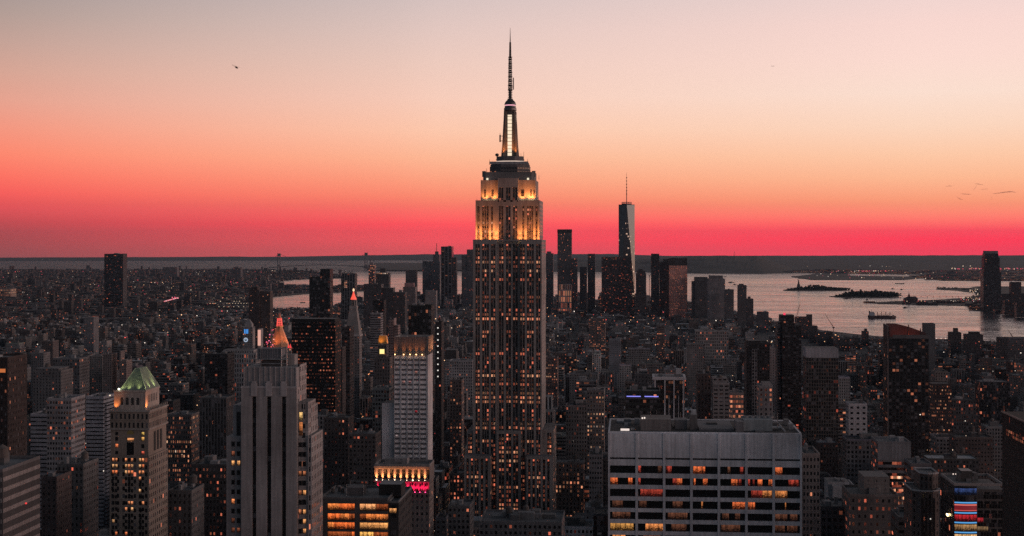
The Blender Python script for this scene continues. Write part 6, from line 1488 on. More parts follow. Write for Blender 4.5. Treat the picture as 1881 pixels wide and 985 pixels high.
# rough visibility: paint nearest first into a small picture
BW, BH = 941, 493
buf = np.zeros((BH, BW), dtype=bool)
items = [('e', e[2], e[5], e[6], e[7], e[8] + 60, None) for e in EXPL]
for i, g in enumerate(keep):
    yt = PJ((g[0] + g[1]) / 2, g[3], g[4])[1]; yb_ = PJ((g[0] + g[1]) / 2, g[2], -g[5])[1]
    items.append(('g', g[2], PJ(g[0], g[2], 0)[0], PJ(g[1], g[2], 0)[0], yt, yb_, i))
items.sort(key=lambda t_: t_[1])
vis = np.zeros(len(keep)); cen = np.zeros((len(keep), 2))
for kind_, Yq, a, c, yt, yb_, i in items:
    i0, i1, j0, j1 = max(0, int(a / 2)), min(BW, int(c / 2) + 1), max(0, int(yt / 2)), min(BH, int(yb_ / 2) + 1)
    if i1 <= i0 or j1 <= j0: continue
    w = buf[j0:j1, i0:i1]
    if i is not None:
        fr = ~w; n = int(fr.sum()); vis[i] = n
        if n:
            jj, ii = np.nonzero(fr); cen[i] = ((ii.mean() + i0) * 2, (jj.mean() + j0) * 2)
    w[:] = True
order = np.argsort(-vis)
NIND = 230
single = set(int(i) for i in order[:NIND] if vis[i] > 25)

def body_faces(b, g, s, tiers):
    X0_, X1_, Y0_, Y1_, z, dp = g[:6]
    z0 = 1.9 - dp
    if tiers == 1: b.box(X0_, X1_, Y0_, Y1_, z0, z, s); return [(X0_, X1_, Y0_, Y1_, z)]
    H = z - z0; w, d_ = X1_ - X0_, Y1_ - Y0_
    z1 = z0 + H * R.uniform(.6, .85); b.box(X0_, X1_, Y0_, Y1_, z0, z1, s)
    i0, i1, k0, k1 = R.uniform(.03, .25) * w, R.uniform(.03, .25) * w, R.uniform(.04, .2) * d_, R.uniform(.05, .25) * d_
    t2 = (X0_ + i0, X1_ - i1, Y0_ + k0, Y1_ - k1, z)
    b.box(*t2[:4], z1, z, s)
    return [t2, (X0_, X1_, Y0_, Y1_, z1)]
big = MB(); N_ = 0
info = []
for i, g in enumerate(keep):
    H = g[4] + g[5]; pm_ = (g[6] + g[7]) / 2; s = style_for(H, .58 if g[2] > 1500 and (pm_ < 400 or pm_ > 1480) else .72 if pm_ < 500 or pm_ > 1420 else .9)  # outer columns darkened: falloff of light at the sides put into tints
    tiers = 2 if H > 34 and R.random() < .45 else 1
    if i in single:
        cx_, cy_ = (g[0] + g[1]) / 2, (g[2] + g[3]) / 2
        root = empty('city_building', (cx_, cy_, 1.9 - g[5]), '', 'building', 'ordinary buildings filling the city')
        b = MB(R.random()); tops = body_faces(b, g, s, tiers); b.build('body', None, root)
        t0 = tops[0]; w, d_ = t0[1] - t0[0], t0[3] - t0[2]
        tr = R.random()
        pc = tuple(min(.7, v * R.uniform(1.0, 1.35)) for v in s.tint)
        parapet(root, t0[0], t0[1], t0[2], t0[3], t0[4] + .01, R.uniform(.9, 1.6), .4, plain(*pc))
        nb = R.choice([1, 1, 2, 3]); feats = []
        for q in range(nb):
            bw, bl = R.uniform(.15, .4) * w, R.uniform(.2, .45) * d_
            x = t0[0] + R.uniform(.08, .85) * (w - bw); y = t0[2] + R.uniform(.1, .85) * (d_ - bl)
            bt = R.choice([.09, .14, .2, .3]); bulkhead(root, x, x + bw, y, y + bl, t0[4] + .01, R.uniform(2.2, 5), St((bt, bt * .97, bt * .95), fx=0, fy=0, roof=(bt * .6,) * 3))
        nt = 0
        if R.random() < .5 and w > 9 and d_ > 9:
            nt = R.choice([1, 1, 2])
            for q in range(nt): water_tank(root, t0[0] + R.uniform(.2, .8) * w, t0[2] + R.uniform(.2, .8) * d_, t0[4] + R.choice([0, 0, 3]), R.uniform(1.5, 2.3), R.uniform(2.8, 4))
        if R.random() < .35:
            for q in range(R.randint(2, 5)):
                x, y = t0[0] + R.uniform(.1, .85) * w, t0[2] + R.uniform(.1, .8) * d_
                c_ = R.choice([.12, .25, .4]); bulkhead(root, x, x + R.uniform(1, 2.6), y, y + R.uniform(1, 2.6), t0[4] + .01, R.uniform(.8, 1.8), plain(c_), 'cooling_unit')
        info.append((root, i, s, tiers, nt, nb, w, H))
    else:
        big.seed = R.random()
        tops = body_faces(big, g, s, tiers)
        t0 = tops[0]; w, d_ = t0[1] - t0[0], t0[3] - t0[2]
        for q in range(R.choice([0, 1, 1, 2, 3])):
            bw, bl = R.uniform(.12, .35) * w, R.uniform(.15, .4) * d_
            x = t0[0] + R.uniform(.05, .9) * (w - bw); y = t0[2] + R.uniform(.1, .85) * (d_ - bl); bt = R.choice([.08, .14, .22, .34])
            big.box(x, x + bw, y, y + bl, t0[4], t0[4] + R.uniform(1.8, 4.5), plain(bt, bt * .97, bt * .95))
        for q in range(R.choice([0, 0, 1, 2, 4]) if g[2] < 3800 else 0):
            x, y = t0[0] + R.uniform(.1, .85) * w, t0[2] + R.uniform(.1, .85) * d_; bt = R.choice([.1, .25, .45]); q_ = R.uniform(.8, 2.4)
            big.box(x, x + q_, y, y + q_, t0[4], t0[4] + R.uniform(.8, 2.2), plain(bt))
        if g[2] < 4200 and R.random() < .35:
            x, y, r_ = t0[0] + R.uniform(.2, .8) * w, t0[2] + R.uniform(.2, .8) * d_, R.uniform(1.4, 2.2)
            big.lathe(x, y, [(r_, t0[4]), (r_, t0[4] + R.uniform(4, 6.5)), (0, t0[4] + 7.5)], 7, plain(.09, .075, .065))
        N_ += 1
o = big.build('city_blocks'); tag(o, 'countless lesser rooftops packed between the towers', 'city blocks', kind='stuff')
print('single', len(info), 'merged', N_)

# ---- low districts beyond the rivers (far-off, uncountable)
def scatter(name, label, rows, n, hr, sz_, tints, lit, seed, tall=.03, tallh=(25, 55)):
    r = random.Random(seed); b = MB(); fy = [q[0] for q in rows]; fl = [q[1] for q in rows]; fr_ = [q[2] for q in rows]
    d0, d1 = [math.hypot(*GP(900, y)) for y in (fy[0], fy[-1])]
    for _ in range(n):
        D = (d1 ** 1.3 + (d0 ** 1.3 - d1 ** 1.3) * r.random()) ** (1 / 1.3)
        y = HZ + FPX * (EYE / D + D / RE2)
        l, q = float(np.interp(y, fy, fl)), float(np.interp(y, fy, fr_))
        l, q = max(l, -120), min(q, 2000)
        if q - l < 6: continue
        x, Y_ = GP(r.uniform(l + 2, q - 2), y); s_ = r.uniform(*sz_); d_ = r.uniform(*sz_) * .8
        h = r.uniform(*hr) if r.random() > tall else r.uniform(*tallh)
        if h > hr[1]: s_ *= .6; d_ *= .6
        t_ = r.choice(tints); k = r.uniform(.7, 1.3); b.seed = r.random()
        rf = r.choice([.025, .035, .05, .08, .16])
        st = St(tuple(v * k for v in t_), 4.5, 4, .5, .5, lit * r.choice([0, .5, 1, 3]), .8, roof=(rf, rf * .97, rf * .96))
        z = -drop(x, Y_); b.box(x - s_ / 2, x + s_ / 2, Y_ - d_ / 2, Y_ + d_ / 2, z + 1, z + 2 + h, st)
    o = b.build(name); tag(o, label, 'city blocks', kind='stuff')
LT = [(.09, .08, .075), (.07, .055, .05), (.13, .12, .12), (.05, .048, .05)]
scatter('far_borough_blocks', 'low far borough rooftops in front of the lower bay', BROOK, 5200, (6, 15), (14, 60), LT, .06, 31)
scatter('far_shore_blocks', 'low dark sheds and houses on the curved far shore', JERSEY[9:], 150, (5, 12), (12, 50), LT[3:], .08, 32, 0.0, (20, 40))
scatter('port_sheds', 'low port sheds and tank roofs on the far harbour side', PORTS, 420, (6, 16), (30, 160), LT, .3, 33, .02, (25, 40))

# ---- labels of the single buildings
ANCH = [(500, 800, 'slotted stone tower'), (250, 810, 'copper roofed tower'), (760, 720, 'white grid tower'), (740, 900, 'magenta lit block'), (935, 800, 'spired skyscraper'), (577, 660, 'lit black slab'), (513, 610, 'gold pyramid'),
        (655, 640, 'lantern campanile'), (1295, 880, 'wide concrete slab'), (1228, 730, 'white framed block'), (1180, 740, 'blue strip block'), (1450, 690, 'ribbed tower'), (1510, 650, 'white topped tower'), (1666, 700, 'slanted crown tower'),
        (1640, 850, 'grey lit office'), (1800, 930, 'neon banded block'), (1600, 930, 'stone lit block'), (38, 910, 'banded corner block'), (120, 780, 'grid office block'), (650, 950, 'glowing office block'), (770, 590, 'green black tower'),
        (455, 630, 'blue clock tower'), (208, 520, 'lone black river tower'), (1390, 690, 'pale ladder tower'), (1308, 618, 'arcaded loft block'), (1325, 735, 'balconied tower'), (820, 690, 'dotted light tower'), (940, 965, 'long flat roof'),
        (1050, 900, 'stone block at the skyscraper foot'), (1730, 735, 'red window block'), (1620, 580, 'cargo ship'), (1865, 860, 'black edge tower'), (85, 705, 'rounded dark block'), (196, 680, 'pink brick pair'), (1130, 640, 'blue grey tower'), (1094, 740, 'many window block'), (395, 680, 'wedge building'), (430, 665, 'classical stone block'), (1300, 540, 'harbour edge towers'), (1130, 505, 'wide reddish block')]
def tone_word(c):
    l = sum(c) / 3; warm = c[0] / max(c[2], .01)
    if l > .36: return 'pale'
    if l > .235: return 'buff' if warm > 1.15 else 'light grey'
    if l > .15: return 'brown' if warm > 1.2 else 'grey'
    if l > .09: return 'dark brick' if warm > 1.25 else 'dark grey'
    return 'black' if l < .062 else 'dark brown' if warm > 1.25 else 'charcoal'
ORD = ['leftmost', 'second', 'third', 'fourth', 'fifth', 'sixth', 'seventh', 'eighth', 'ninth', 'tenth', 'eleventh', 'twelfth']
groups = {}
for root, i, s, tiers, nt, nb, w, H in info:
    x, y = cen[i]
    an = min(ANCH, key=lambda a: math.hypot(a[0] - x, (a[1] - y) * 1.3))
    dx, dy = x - an[0], y - an[1]
    rel = ('left of' if dx < 0 else 'right of') if abs(dx) > abs(dy) * .8 else ('above' if dy < 0 else 'below')
    sh = 'slim' if H / w > 2.6 else 'broad' if w > 38 else 'squat' if H / w < .8 else ''
    form = 'stepped' if tiers == 2 else 'flat topped'
    ft = 'with tank' if nt == 1 else 'with tanks' if nt > 1 else ''
    base = ' '.join(v for v in (tone_word(s.tint), sh, form, 'building', ft, rel, 'the', an[2]) if v)
    base = base.replace('flat topped ', '') if len(base.split()) > 10 else base
    groups.setdefault(base, []).append((x, root))
for base, L in groups.items():
    if len(L) == 1: L[0][1]['label'] = base; continue
    L.sort(key=lambda t_: t_[0])
    pl = base.replace(' building', ' buildings').replace(' with tanks', '').replace(' with tank', '')
    for k, (x, root) in enumerate(L):
        root['label'] = ('leftmost of %d %s' % (len(L), pl)) if k == 0 else ('rightmost of %d %s' % (len(L), pl)) if k == len(L) - 1 else ('%s from left of %d %s' % (ORD[min(k, 11)], len(L), pl))

# ================================================================ SHIPS, BRIDGE, STATUE, CRANES, AIR, LAMPS
random.seed(9)
def at(px, py, h=0.0):
    x, y = GP(px, py); return x, y, -drop(x, y) + h
def span(px0, px1, py): return math.dist(GP(px0, py), GP(px1, py))
ANG = math.degrees(YAW)
RUST = plain(.10, .045, .04); HULL = plain(.045, .04, .045)
def hull(b, L, B, z0, z1, st, x0=0.0):
    pl = [(-L / 2, -B * .35), (-L * .44, -B / 2), (L * .36, -B / 2), (L / 2, 0), (L * .36, B / 2), (-L * .44, B / 2), (-L / 2, B * .35)]
    lo = [(x * .97, y * .8) for x, y in pl]
    b.frustum([(x + x0, y) for x, y in lo], z0, [(x + x0, y) for x, y in pl], z1, st)
def ship():
    x, y, z = at(1620, 585); L = span(1595, 1646, 585)
    root = empty('cargo_ship', (x, y, z), 'dark bulk cargo ship with white deckhouse aft and four deck cranes', 'ship')
    a = YAW - math.radians(14)
    def part(b, nm, mat=None):
        b.v = [(x + p[0] * math.cos(a) - p[1] * math.sin(a), y + p[0] * math.sin(a) + p[1] * math.cos(a), z + p[2]) for p in b.v]
        return b.build(nm, mat, root)
    b = MB(); hull(b, L, 17, -1, 9.5, RUST); b.box(-L / 2 + 2, -L / 2 + 12, -7, 7, 9.5, 11.5, RUST); b.box(L / 2 - 14, L / 2 - 7, -4.5, 4.5, 9.5, 11.8, RUST); part(b, 'hull')
    b = MB(); Wt = St((.50, .52, .56), 2.6, 2.8, .4, .35, .06)
    b.box(-L * .44, -L * .25, -7.5, 7.5, 9.5, 20, Wt); b.box(-L * .42, -L * .28, -8.3, 8.3, 20, 22.5, Wt); b.box(-L * .46, -L * .42, -3, 3, 11, 27, plain(.16, .1, .1)); b.tube((-L * .36, 0, 22), (-L * .36, 0, 31), .5, DARKM, 5); part(b, 'deckhouse')
    for u in (-.16, -.015, .135, .28):
        b = MB(); b.tube((L * u, 0, 9.5), (L * u, 0, 23.5), 1.1, plain(.13, .07, .07), 8, .9); b.box(L * u - 1.4, L * u + 1.4, -1.5, 1.5, 18, 20.5, plain(.2, .12, .11)); b.beam((L * u, 0, 14), (L * (u + .12), 0, 16), .5, plain(.12, .07, .07)); part(b, 'deck_crane')
    for u in (-.09, .06, .2):
        b = MB(); b.box(L * u - 5, L * u + 5, -6, 6, 9.5, 11, plain(.1, .06, .06)); part(b, 'hatch')
ship()
for px, w, py, lab in ((1556, 14, 549, 'small dark ferry between the two islands and the ship'), (1663, 9, 566, 'small dark tug right of the cargo ship'), (1653, 17, 521.5, 'long low barge behind the fort island'), (1640, 6, 531, 'tiny motor boat right of the fort island, left one of two'), (1656, 5, 532.5, 'tiny motor boat right of the fort island, right one of two'),
                       (1593, 5, 551.5, 'tiny sail boat below the fort island'), (1343, 12, 519.5, 'dark ferry near the left river bend, nearer the cliff'), (1350, 8, 523.5, 'small dark boat below the ferry by the hipped tower'), (1332, 6, 509, 'small dark boat far up the harbour'), (556, 10, 556, 'dark barge on the river below the far borough')):
    x, y, z = at(px, py); L = span(px - w / 2, px + w / 2, py)
    root = empty('harbour_boat', (x, y, z), lab, 'boat', 'boats on the harbour')
    def mv(b):
        b.v = [(x + p[0] * math.cos(YAW) - p[1] * math.sin(YAW), y + p[0] * math.sin(YAW) + p[1] * math.cos(YAW), z + p[2]) for p in b.v]; return b
    b = MB(); hull(b, L, max(5, L * .22), -.5, max(2.5, L * .07), HULL); mv(b).build('hull', None, root)
    if 'barge' not in lab:
        b = MB(); h = max(2.5, L * .07); b.box(-L * .3, L * .12, -L * .08, L * .08, h, h + max(3, L * .1), plain(.12, .1, .1)); b.tube((-L * .05, 0, h), (-L * .05, 0, h + (L * .35 if 'sail' not in lab else 22)), .3 if 'sail' not in lab else .6, DARKM, 4); mv(b).build('cabin', None, root)

# statue on its island
def statue():
    x, y, z = at(1467, 533); k = math.hypot(x, y) / FPX
    top = 533 - 512
    root = empty('harbour_statue', (x, y, z + 2), 'tiny dark robed statue raising a torch on a stepped pedestal, on its island', 'statue')
    b = MB(); st = plain(.08, .08, .08)
    star = [(x + (8.5 if i % 2 else 6.5) * k * math.cos(i * math.pi / 6), y + (8.5 if i % 2 else 6.5) * k * math.sin(i * math.pi / 6)) for i in range(12)]
    b.prism(star, z + 1, z + 4.5 * k, st); sq = lambda r: [(x - r * k, y - r * k), (x + r * k, y - r * k), (x + r * k, y + r * k), (x - r * k, y + r * k)]
    b.frustum(sq(3.1), z + 4.5 * k, sq(2.1), z + 11 * k, st); b.build('pedestal', None, root)
    b = MB(); G = plain(.07, .10, .09)
    b.lathe(x, y, [(1.55 * k, z + 11 * k), (1.35 * k, z + 13.5 * k), (1.15 * k, z + 15.6 * k), (.9 * k, z + 16.6 * k), (.35 * k, z + 17 * k), (.5 * k, z + 17.6 * k), (.45 * k, z + 18.3 * k), (0, z + 18.8 * k)], 8, G)
    b.tube((x - .8 * k, y, z + 16.3 * k), (x - 1.35 * k, y, z + 19.4 * k), .42 * k, G, 6, .3 * k); b.lathe(x - 1.4 * k, y, [(.2 * k, z + 19.3 * k), (.5 * k, z + 19.8 * k), (.4 * k, z + 20.3 * k), (0, z + 21.2 * k)], 6, G)
    b.beam((x + .8 * k, y - .6 * k, z + 15.6 * k), (x + 1.1 * k, y - .9 * k, z + 13.6 * k), .4 * k, G)
    for i in range(7):
        a = math.pi * (i / 6); b.tube((x + .4 * k * math.cos(a), y, z + 18.2 * k + .3 * k * math.sin(a)), (x + .8 * k * math.cos(a), y, z + 18.3 * k + .75 * k * math.sin(a)), .08 * k, G, 4, .03 * k)
    b.build('robed_figure', None, root)
statue()

# far woods on the islands and shores: many small clumps
def woods(name, label, pts, hk, seed, n=500):
    r = random.Random(seed); b = MB()
    for _ in range(n):
        px, py, hpx = r.choice(pts); px += r.uniform(-9, 9); x, y, z = at(px, py + r.uniform(-1.0, .6)); k = math.hypot(x, y) / FPX
        R_ = r.uniform(.5, 1.1) * k * hk; zc = z + 2 + r.uniform(.1, .85) * hpx * k
        c = r.uniform(.5, 1.3); g = (.035 * c, .042 * c, .03 * c); m_ = [(0, 0, 1), (0, 0, -1)] + [(math.cos(t_ * 1.2566 + r.random()), math.sin(t_ * 1.2566), r.uniform(-.4, .4)) for t_ in range(5)]
        V = [(x + R_ * p[0], y + R_ * p[1], zc + R_ * .8 * p[2]) for p in m_]
        for t_ in range(5):
            b.face([V[0], V[2 + t_], V[2 + (t_ + 1) % 5]], None, g); b.face([V[1], V[2 + (t_ + 1) % 5], V[2 + t_]], None, g)
    o = b.build(name, M['foliage']); tag(o, label, 'woods', kind='stuff')
isl = [(p, 533, h) for p, h in zip(range(1456, 1556, 6), [1.5, 2, 2.5, 4, 6, 7.5, 8.5, 9, 8.5, 7.5, 6.5, 5, 4, 3.8, 3.5, 3, 2])]
woods('statue_island_trees', 'dark trees massed on the statue island', [(p, y, h * 1.05) for p, y, h in isl], 1.7, 2, 900)
isl2 = [(p, 545.5, h) for p, h in zip(range(1544, 1648, 6), [2, 4, 6, 8, 9, 9.5, 9, 9, 9, 8.5, 9, 10, 9, 9, 8.5, 8, 7, 6])]
woods('fort_island_trees', 'dark trees massed on the flat front island', [(p, y, h * 1.12) for p, y, h in isl2], 1.9, 3, 1200)
woods('far_shore_trees', 'dark tree belts along the curved far shore', [(p, y, 2.2) for p, y in ((1730, 530.5), (1750, 531), (1775, 533), (1790, 537), (1800, 541), (1795, 546), (1780, 549), (1640, 557), (1665, 556.5), (1690, 556.5), (1720, 555), (1750, 554), (1775, 553), (1795, 562), (1800, 567), (1825, 573), (1860, 577), (1880, 577))], 1.2, 4, 420)
woods('borough_trees', 'dark tree masses among the far borough rooftops', [(random.uniform(0, 480), random.uniform(503, 575), random.uniform(2, 5)) for _ in range(120)] + [(random.uniform(480, 645), random.uniform(500, 509), 4) for _ in range(40)] + [(p, 573, 9) for p in range(534, 566, 4)], 1.5, 5, 1500)
for i, (p, q, a, c, nm, lab) in enumerate(((1563, 1567, 532, 545, 'fort_tower', 'left small dark tower above the trees of the flat island'), (1579, 1583, 532, 545, 'fort_tower', 'middle small dark tower above the trees of the flat island'), (1606, 1611, 531.5, 545, 'fort_tower', 'right small domed tower above the trees of the flat island'))):
    x, y, z = at((p + q) / 2, c); k = math.hypot(x, y) / FPX; root = empty(nm, (x, y, z + 2), lab, 'tower', 'small towers on the island')
    b = MB(); r_ = (q - p) / 2 * k; b.box(x - r_, x + r_, y - r_, y + r_, z + 1, z + 11 * k, plain(.07, .05, .05)); b.build('body', None, root)
    b = MB(); b.lathe(x, y, [(r_ * 1.1, z + 11 * k), (r_ * .9, z + 12.4 * k), (0, z + 13.8 * k)], 8, plain(.09, .05, .05)); b.build('cap', None, root)
# old rail terminal on the far pier
x, y, z = at(1676, 557); k = math.hypot(x, y) / FPX
root = empty('pier_terminal', (x, y, z + 2.5), 'dark gabled pier terminal with a pointed clock turret on the far shore', 'terminal')
def hb_(b, p0, p1, h0, h1, dp=40, st=None):
    x0, x1 = RX(p0, y), RX(p1, y); b.box(x0, x1, y, y + dp, z + h0 * k, z + h1 * k, st or St((.07, .045, .045), 5, 5, .5, .5, .06))
b = MB(); hb_(b, 1662, 1686, .8, 7.5); b.build('hall', None, root)
b = MB(); x0, x1 = RX(1661, y), RX(1687, y); b.frustum([(x0, y - 2), (x1, y - 2), (x1, y + 42), (x0, y + 42)], z + 7.5 * k, [(x0 + 20, y + 12), (x1 - 8, y + 12), (x1 - 8, y + 30), (x0 + 20, y + 30)], z + 11.5 * k, plain(.06, .04, .04)); b.build('roof', None, root)
b = MB(); hb_(b, 1668.5, 1671.5, 9, 14.5, 8); xm = RX(1670, y); b.lathe(xm, y + 4, [(4.2, z + 14.5 * k), (1.2, z + 17 * k), (.2, z + 22 * k)], 6, plain(.06, .05, .05)); b.build('turret', None, root)
# thin trestle bridge to the flat island
b = MB(); x0, y0, z0 = at(1652, 545.6); x1, y1, z1 = at(1790, 546.6); k = math.hypot(x0, y0) / FPX
root = empty('trestle_bridge', ((x0 + x1) / 2, (y0 + y1) / 2, z0), 'thin low trestle bridge linking flat island and far shore', 'bridge')
b.beam((x0, y0, z0 + 6), (x1, y1, z1 + 6), .9, plain(.08, .06, .06)); b.build('deck', None, root)
for i in range(12):
    t_ = (i + .5) / 12; b = MB(); px_, py_ = x0 + (x1 - x0) * t_, y0 + (y1 - y0) * t_; b.beam((px_, py_, z0 - 2), (px_, py_, z0 + 5.2), 1.1, plain(.08, .06, .06)); b.build('pile', None, root)

# long suspension bridge far away
def bridge():
    Y1 = 16400; k = Y1 / FPX; zf = lambda yy, px: EYE - (yy - HZ) * DEP(px, Y1) / FPX
    xa, xb = RX(512.5, Y1), RX(672.5, Y1); dz_ = -drop(xa, Y1)
    root = empty('suspension_bridge', ((xa + xb) / 2, Y1, dz_), 'very distant grey suspension bridge with two portal towers on the horizon', 'bridge')
    st = plain(.16, .16, .165)
    for xc, yt, yb_ in ((xa, 465.5, 497), (xb, 464, 498)):
        b = MB(); z0, z1 = zf(yb_, 512), zf(yt, 512)
        for sx in (-1, 1): b.box(xc + sx * 2.1 * k - .75 * k, xc + sx * 2.1 * k + .75 * k, Y1 - 8, Y1 + 8, z0, z1, st)
        b.box(xc - 1.35 * k, xc + 1.35 * k, Y1 - 6, Y1 + 6, z1 - 5.5 * k, z1 - .4 * k, st, bottom=True); b.box(xc - 1.35 * k, xc + 1.35 * k, Y1 - 6, Y1 + 6, zf(488.5, 512), zf(487, 512), st, bottom=True)
        b.build('tower', None, root)
    b = MB(); N = 30; pts = []
    for i in range(N + 1):
        u = i / N; pts.append((xa + (xb - xa) * u, zf(490.3 - 3.6 * (1 - (2 * u - 1) ** 2) , 590)))
    pts = [(RX(484, Y1), zf(493.2, 484))] + pts + [(RX(700, Y1), zf(492, 700))]
    for (p, zp), (q, zq) in zip(pts[:-1], pts[1:]):
        b.face([(p, Y1 - 14, zp - 5), (q, Y1 - 14, zq - 5), (q, Y1 - 14, zq + 2), (p, Y1 - 14, zp + 2)], None, (.12, .12, .12)); b.face([(p, Y1 - 14, zp + 2), (q, Y1 - 14, zq + 2), (q, Y1 + 14, zq + 2), (p, Y1 + 14, zp + 2)], None, (.12, .12, .12))
    b.build('deck', None, root)
    for s_ in (-9, 9):
        b = MB(); prev = None
        for i in range(N + 1):
            u = i / N; p = (xa + (xb - xa) * u, Y1 + s_, zf(466 + 19.5 * (1 - (2 * u - 1) ** 2), 590))
            if prev: b.beam(prev, p, .8, st)
            prev = p
        b.beam((xa, Y1 + s_, zf(466, 512)), (RX(484, Y1), Y1 + s_, zf(492, 484)), .8, st); b.beam((xb, Y1 + s_, zf(466, 672)), (RX(700, Y1), Y1 + s_, zf(491, 700)), .8, st); b.build('cable', None, root)
bridge()

# cranes
def crane(px, pyb, pyt, tipx, tipy, Yc, lab, base_h=0):
    x = RX(px, Yc); k = DEP(px, Yc) / FPX; zb, zt = ZZ(pyb, Yc, px), ZZ(pyt, Yc, px); xt, ztip = RX(tipx, Yc), ZZ(tipy, Yc, tipx)
    root = empty('tower_crane', (x, Yc, zb), lab, 'crane', 'cranes over the roofs'); st = plain(.16, .09, .08)
    b = MB(); b.beam((x, Yc, zb - 30), (x, Yc, zt), .8, st); b.build('mast', None, root)
    b = MB(); b.box(x - 2.4, x + 2.6, Yc - 1.6, Yc + 1.6, zt, zt + 3, st, bottom=True); b.build('cab', None, root)
    b = MB(); b.tube((x, Yc, zt + 2), (xt, Yc, ztip), .75, st, 4, .4); b.build('jib', None, root)
    b = MB(); b.tube((x - 1.5, Yc, zt + 2.5), (x - 2.5, Yc, zt + 8), .35, st, 4); b.beam((x - 2.5, Yc, zt + 8), (xt * .75 + x * .25, Yc, ztip * .75 + zt * .25), .14, st); b.build('stay', None, root)
crane(1463, 592, 585, 1470, 556, 3900, 'thin luffing crane over the terraced block at the river')
crane(1531, 612, 603, 1515, 576, 3800, 'luffing crane leaning left over the river, right of the terraced block')
crane(1861, 630, 622, 1852, 607, 2980, 'luffing crane leaning left at the right edge of the river')
crane(681, 484, 480, 684, 471.5, 5610, 'far small crane on the half built red lamped tower')
crane(1193, 562, 508, 1196, 503, 5150, 'pale pole like crane left of the black slim tower')

# thin far mast on the hills
x, y, z = at(1349, 497); q = 17200 / math.hypot(x, y); x, y = x * q, y * q; k = 17200 / FPX
root = empty('radio_mast', (x, y, EYE - (471 - HZ) * k), 'hair thin radio mast on the dark hills across the harbour', 'mast')
b = MB(); b.tube((x, y, EYE - (472 - HZ) * k), (x, y, EYE - (461 - HZ) * k), 2.2, plain(.2, .1, .1), 4, 1.0); b.build('pole', None, root)
b = MB()
for a_ in range(3): b.beam((x, y, EYE - (463 - HZ) * k), (x + 30 * math.cos(a_ * 2.1), y + 30 * math.sin(a_ * 2.1), EYE - (472 - HZ) * k), .4, plain(.2, .1, .1))
b.build('stay', None, root)

# river pier with lamps
x0, x1, Yp = RX(1706, 4150), RX(1792, 4150), 4150
root = empty('lit_pier', ((x0 + x1) / 2, Yp, -1), 'long dark pier edged with a row of white lamps on the near river shore', 'pier')
zp = ZZ(624, Yp, 1750); b = MB(); b.box(x0, x1, Yp, Yp + 30, -3, zp, plain(.07, .06, .06)); b.build('deck', None, root)
for i in range(10): lampbox(root, (RX(1712 + i * 8.3, Yp), Yp - 1, zp + 3.2), .85, (1.2, .9, .78), 'lamp', 'lamp_head')
b = MB(); xx = RX(1744, Yp)
for dx in (-5.5, 5.5): b.beam((xx + dx, Yp + 5, zp), (xx + dx, Yp + 5, zp + 11), .4, DARKM)
b.beam((xx - 5.5, Yp + 5, zp + 11), (xx + 5.5, Yp + 5, zp + 11), .4, DARKM); b.build('gantry', None, root)

# billboard left of the spired skyscraper
Yb_ = 1700; root = empty('white_billboard', (RX(840, Yb_), Yb_ - 3, ZZ(742, Yb_, 840)), 'white billboard with a dark round mark on a wall left of the spired skyscraper', 'billboard')
x0, x1, z0, z1 = RX(834.5, Yb_), RX(844.5, Yb_), ZZ(742, Yb_, 840), ZZ(729.5, Yb_, 840)
b = MB(); b.box(x0, x1, Yb_ - 3, Yb_ - 2.6, z0, z1, plain(.62, .61, .62), bottom=True); b.build('panel', None, root)
b = MB(); xc, zc, r_ = (x0 + x1) / 2, z0 + (z1 - z0) * .42, 1.7
for i in range(14):
    a, q = i * math.pi / 7 + .4, (i + .9) * math.pi / 7 + .4
    if i == 12: continue
    b.face([(xc + r_ * math.cos(a), Yb_ - 3.05, zc + r_ * math.sin(a)), (xc + r_ * math.cos(q), Yb_ - 3.05, zc + r_ * math.sin(q)), (xc + r_ * .5 * math.cos(q), Yb_ - 3.05, zc + r_ * .5 * math.sin(q)), (xc + r_ * .5 * math.cos(a), Yb_ - 3.05, zc + r_ * .5 * math.sin(a))], None, (.08, .08, .08))
b.build('round_mark', None, root)
b = MB(); b.box(x0 - 8, x1 + 8, Yb_ - 2.55, Yb_ + 16, 2, z1 + 5, St((.15, .13, .125), 3, 3.6, .4, .5, .04)); ow = b.build('billboard_building', None, None, ((x0 + x1) / 2, Yb_ + 7, 2)); tag(ow, 'plain grey block carrying the white billboard', 'building')

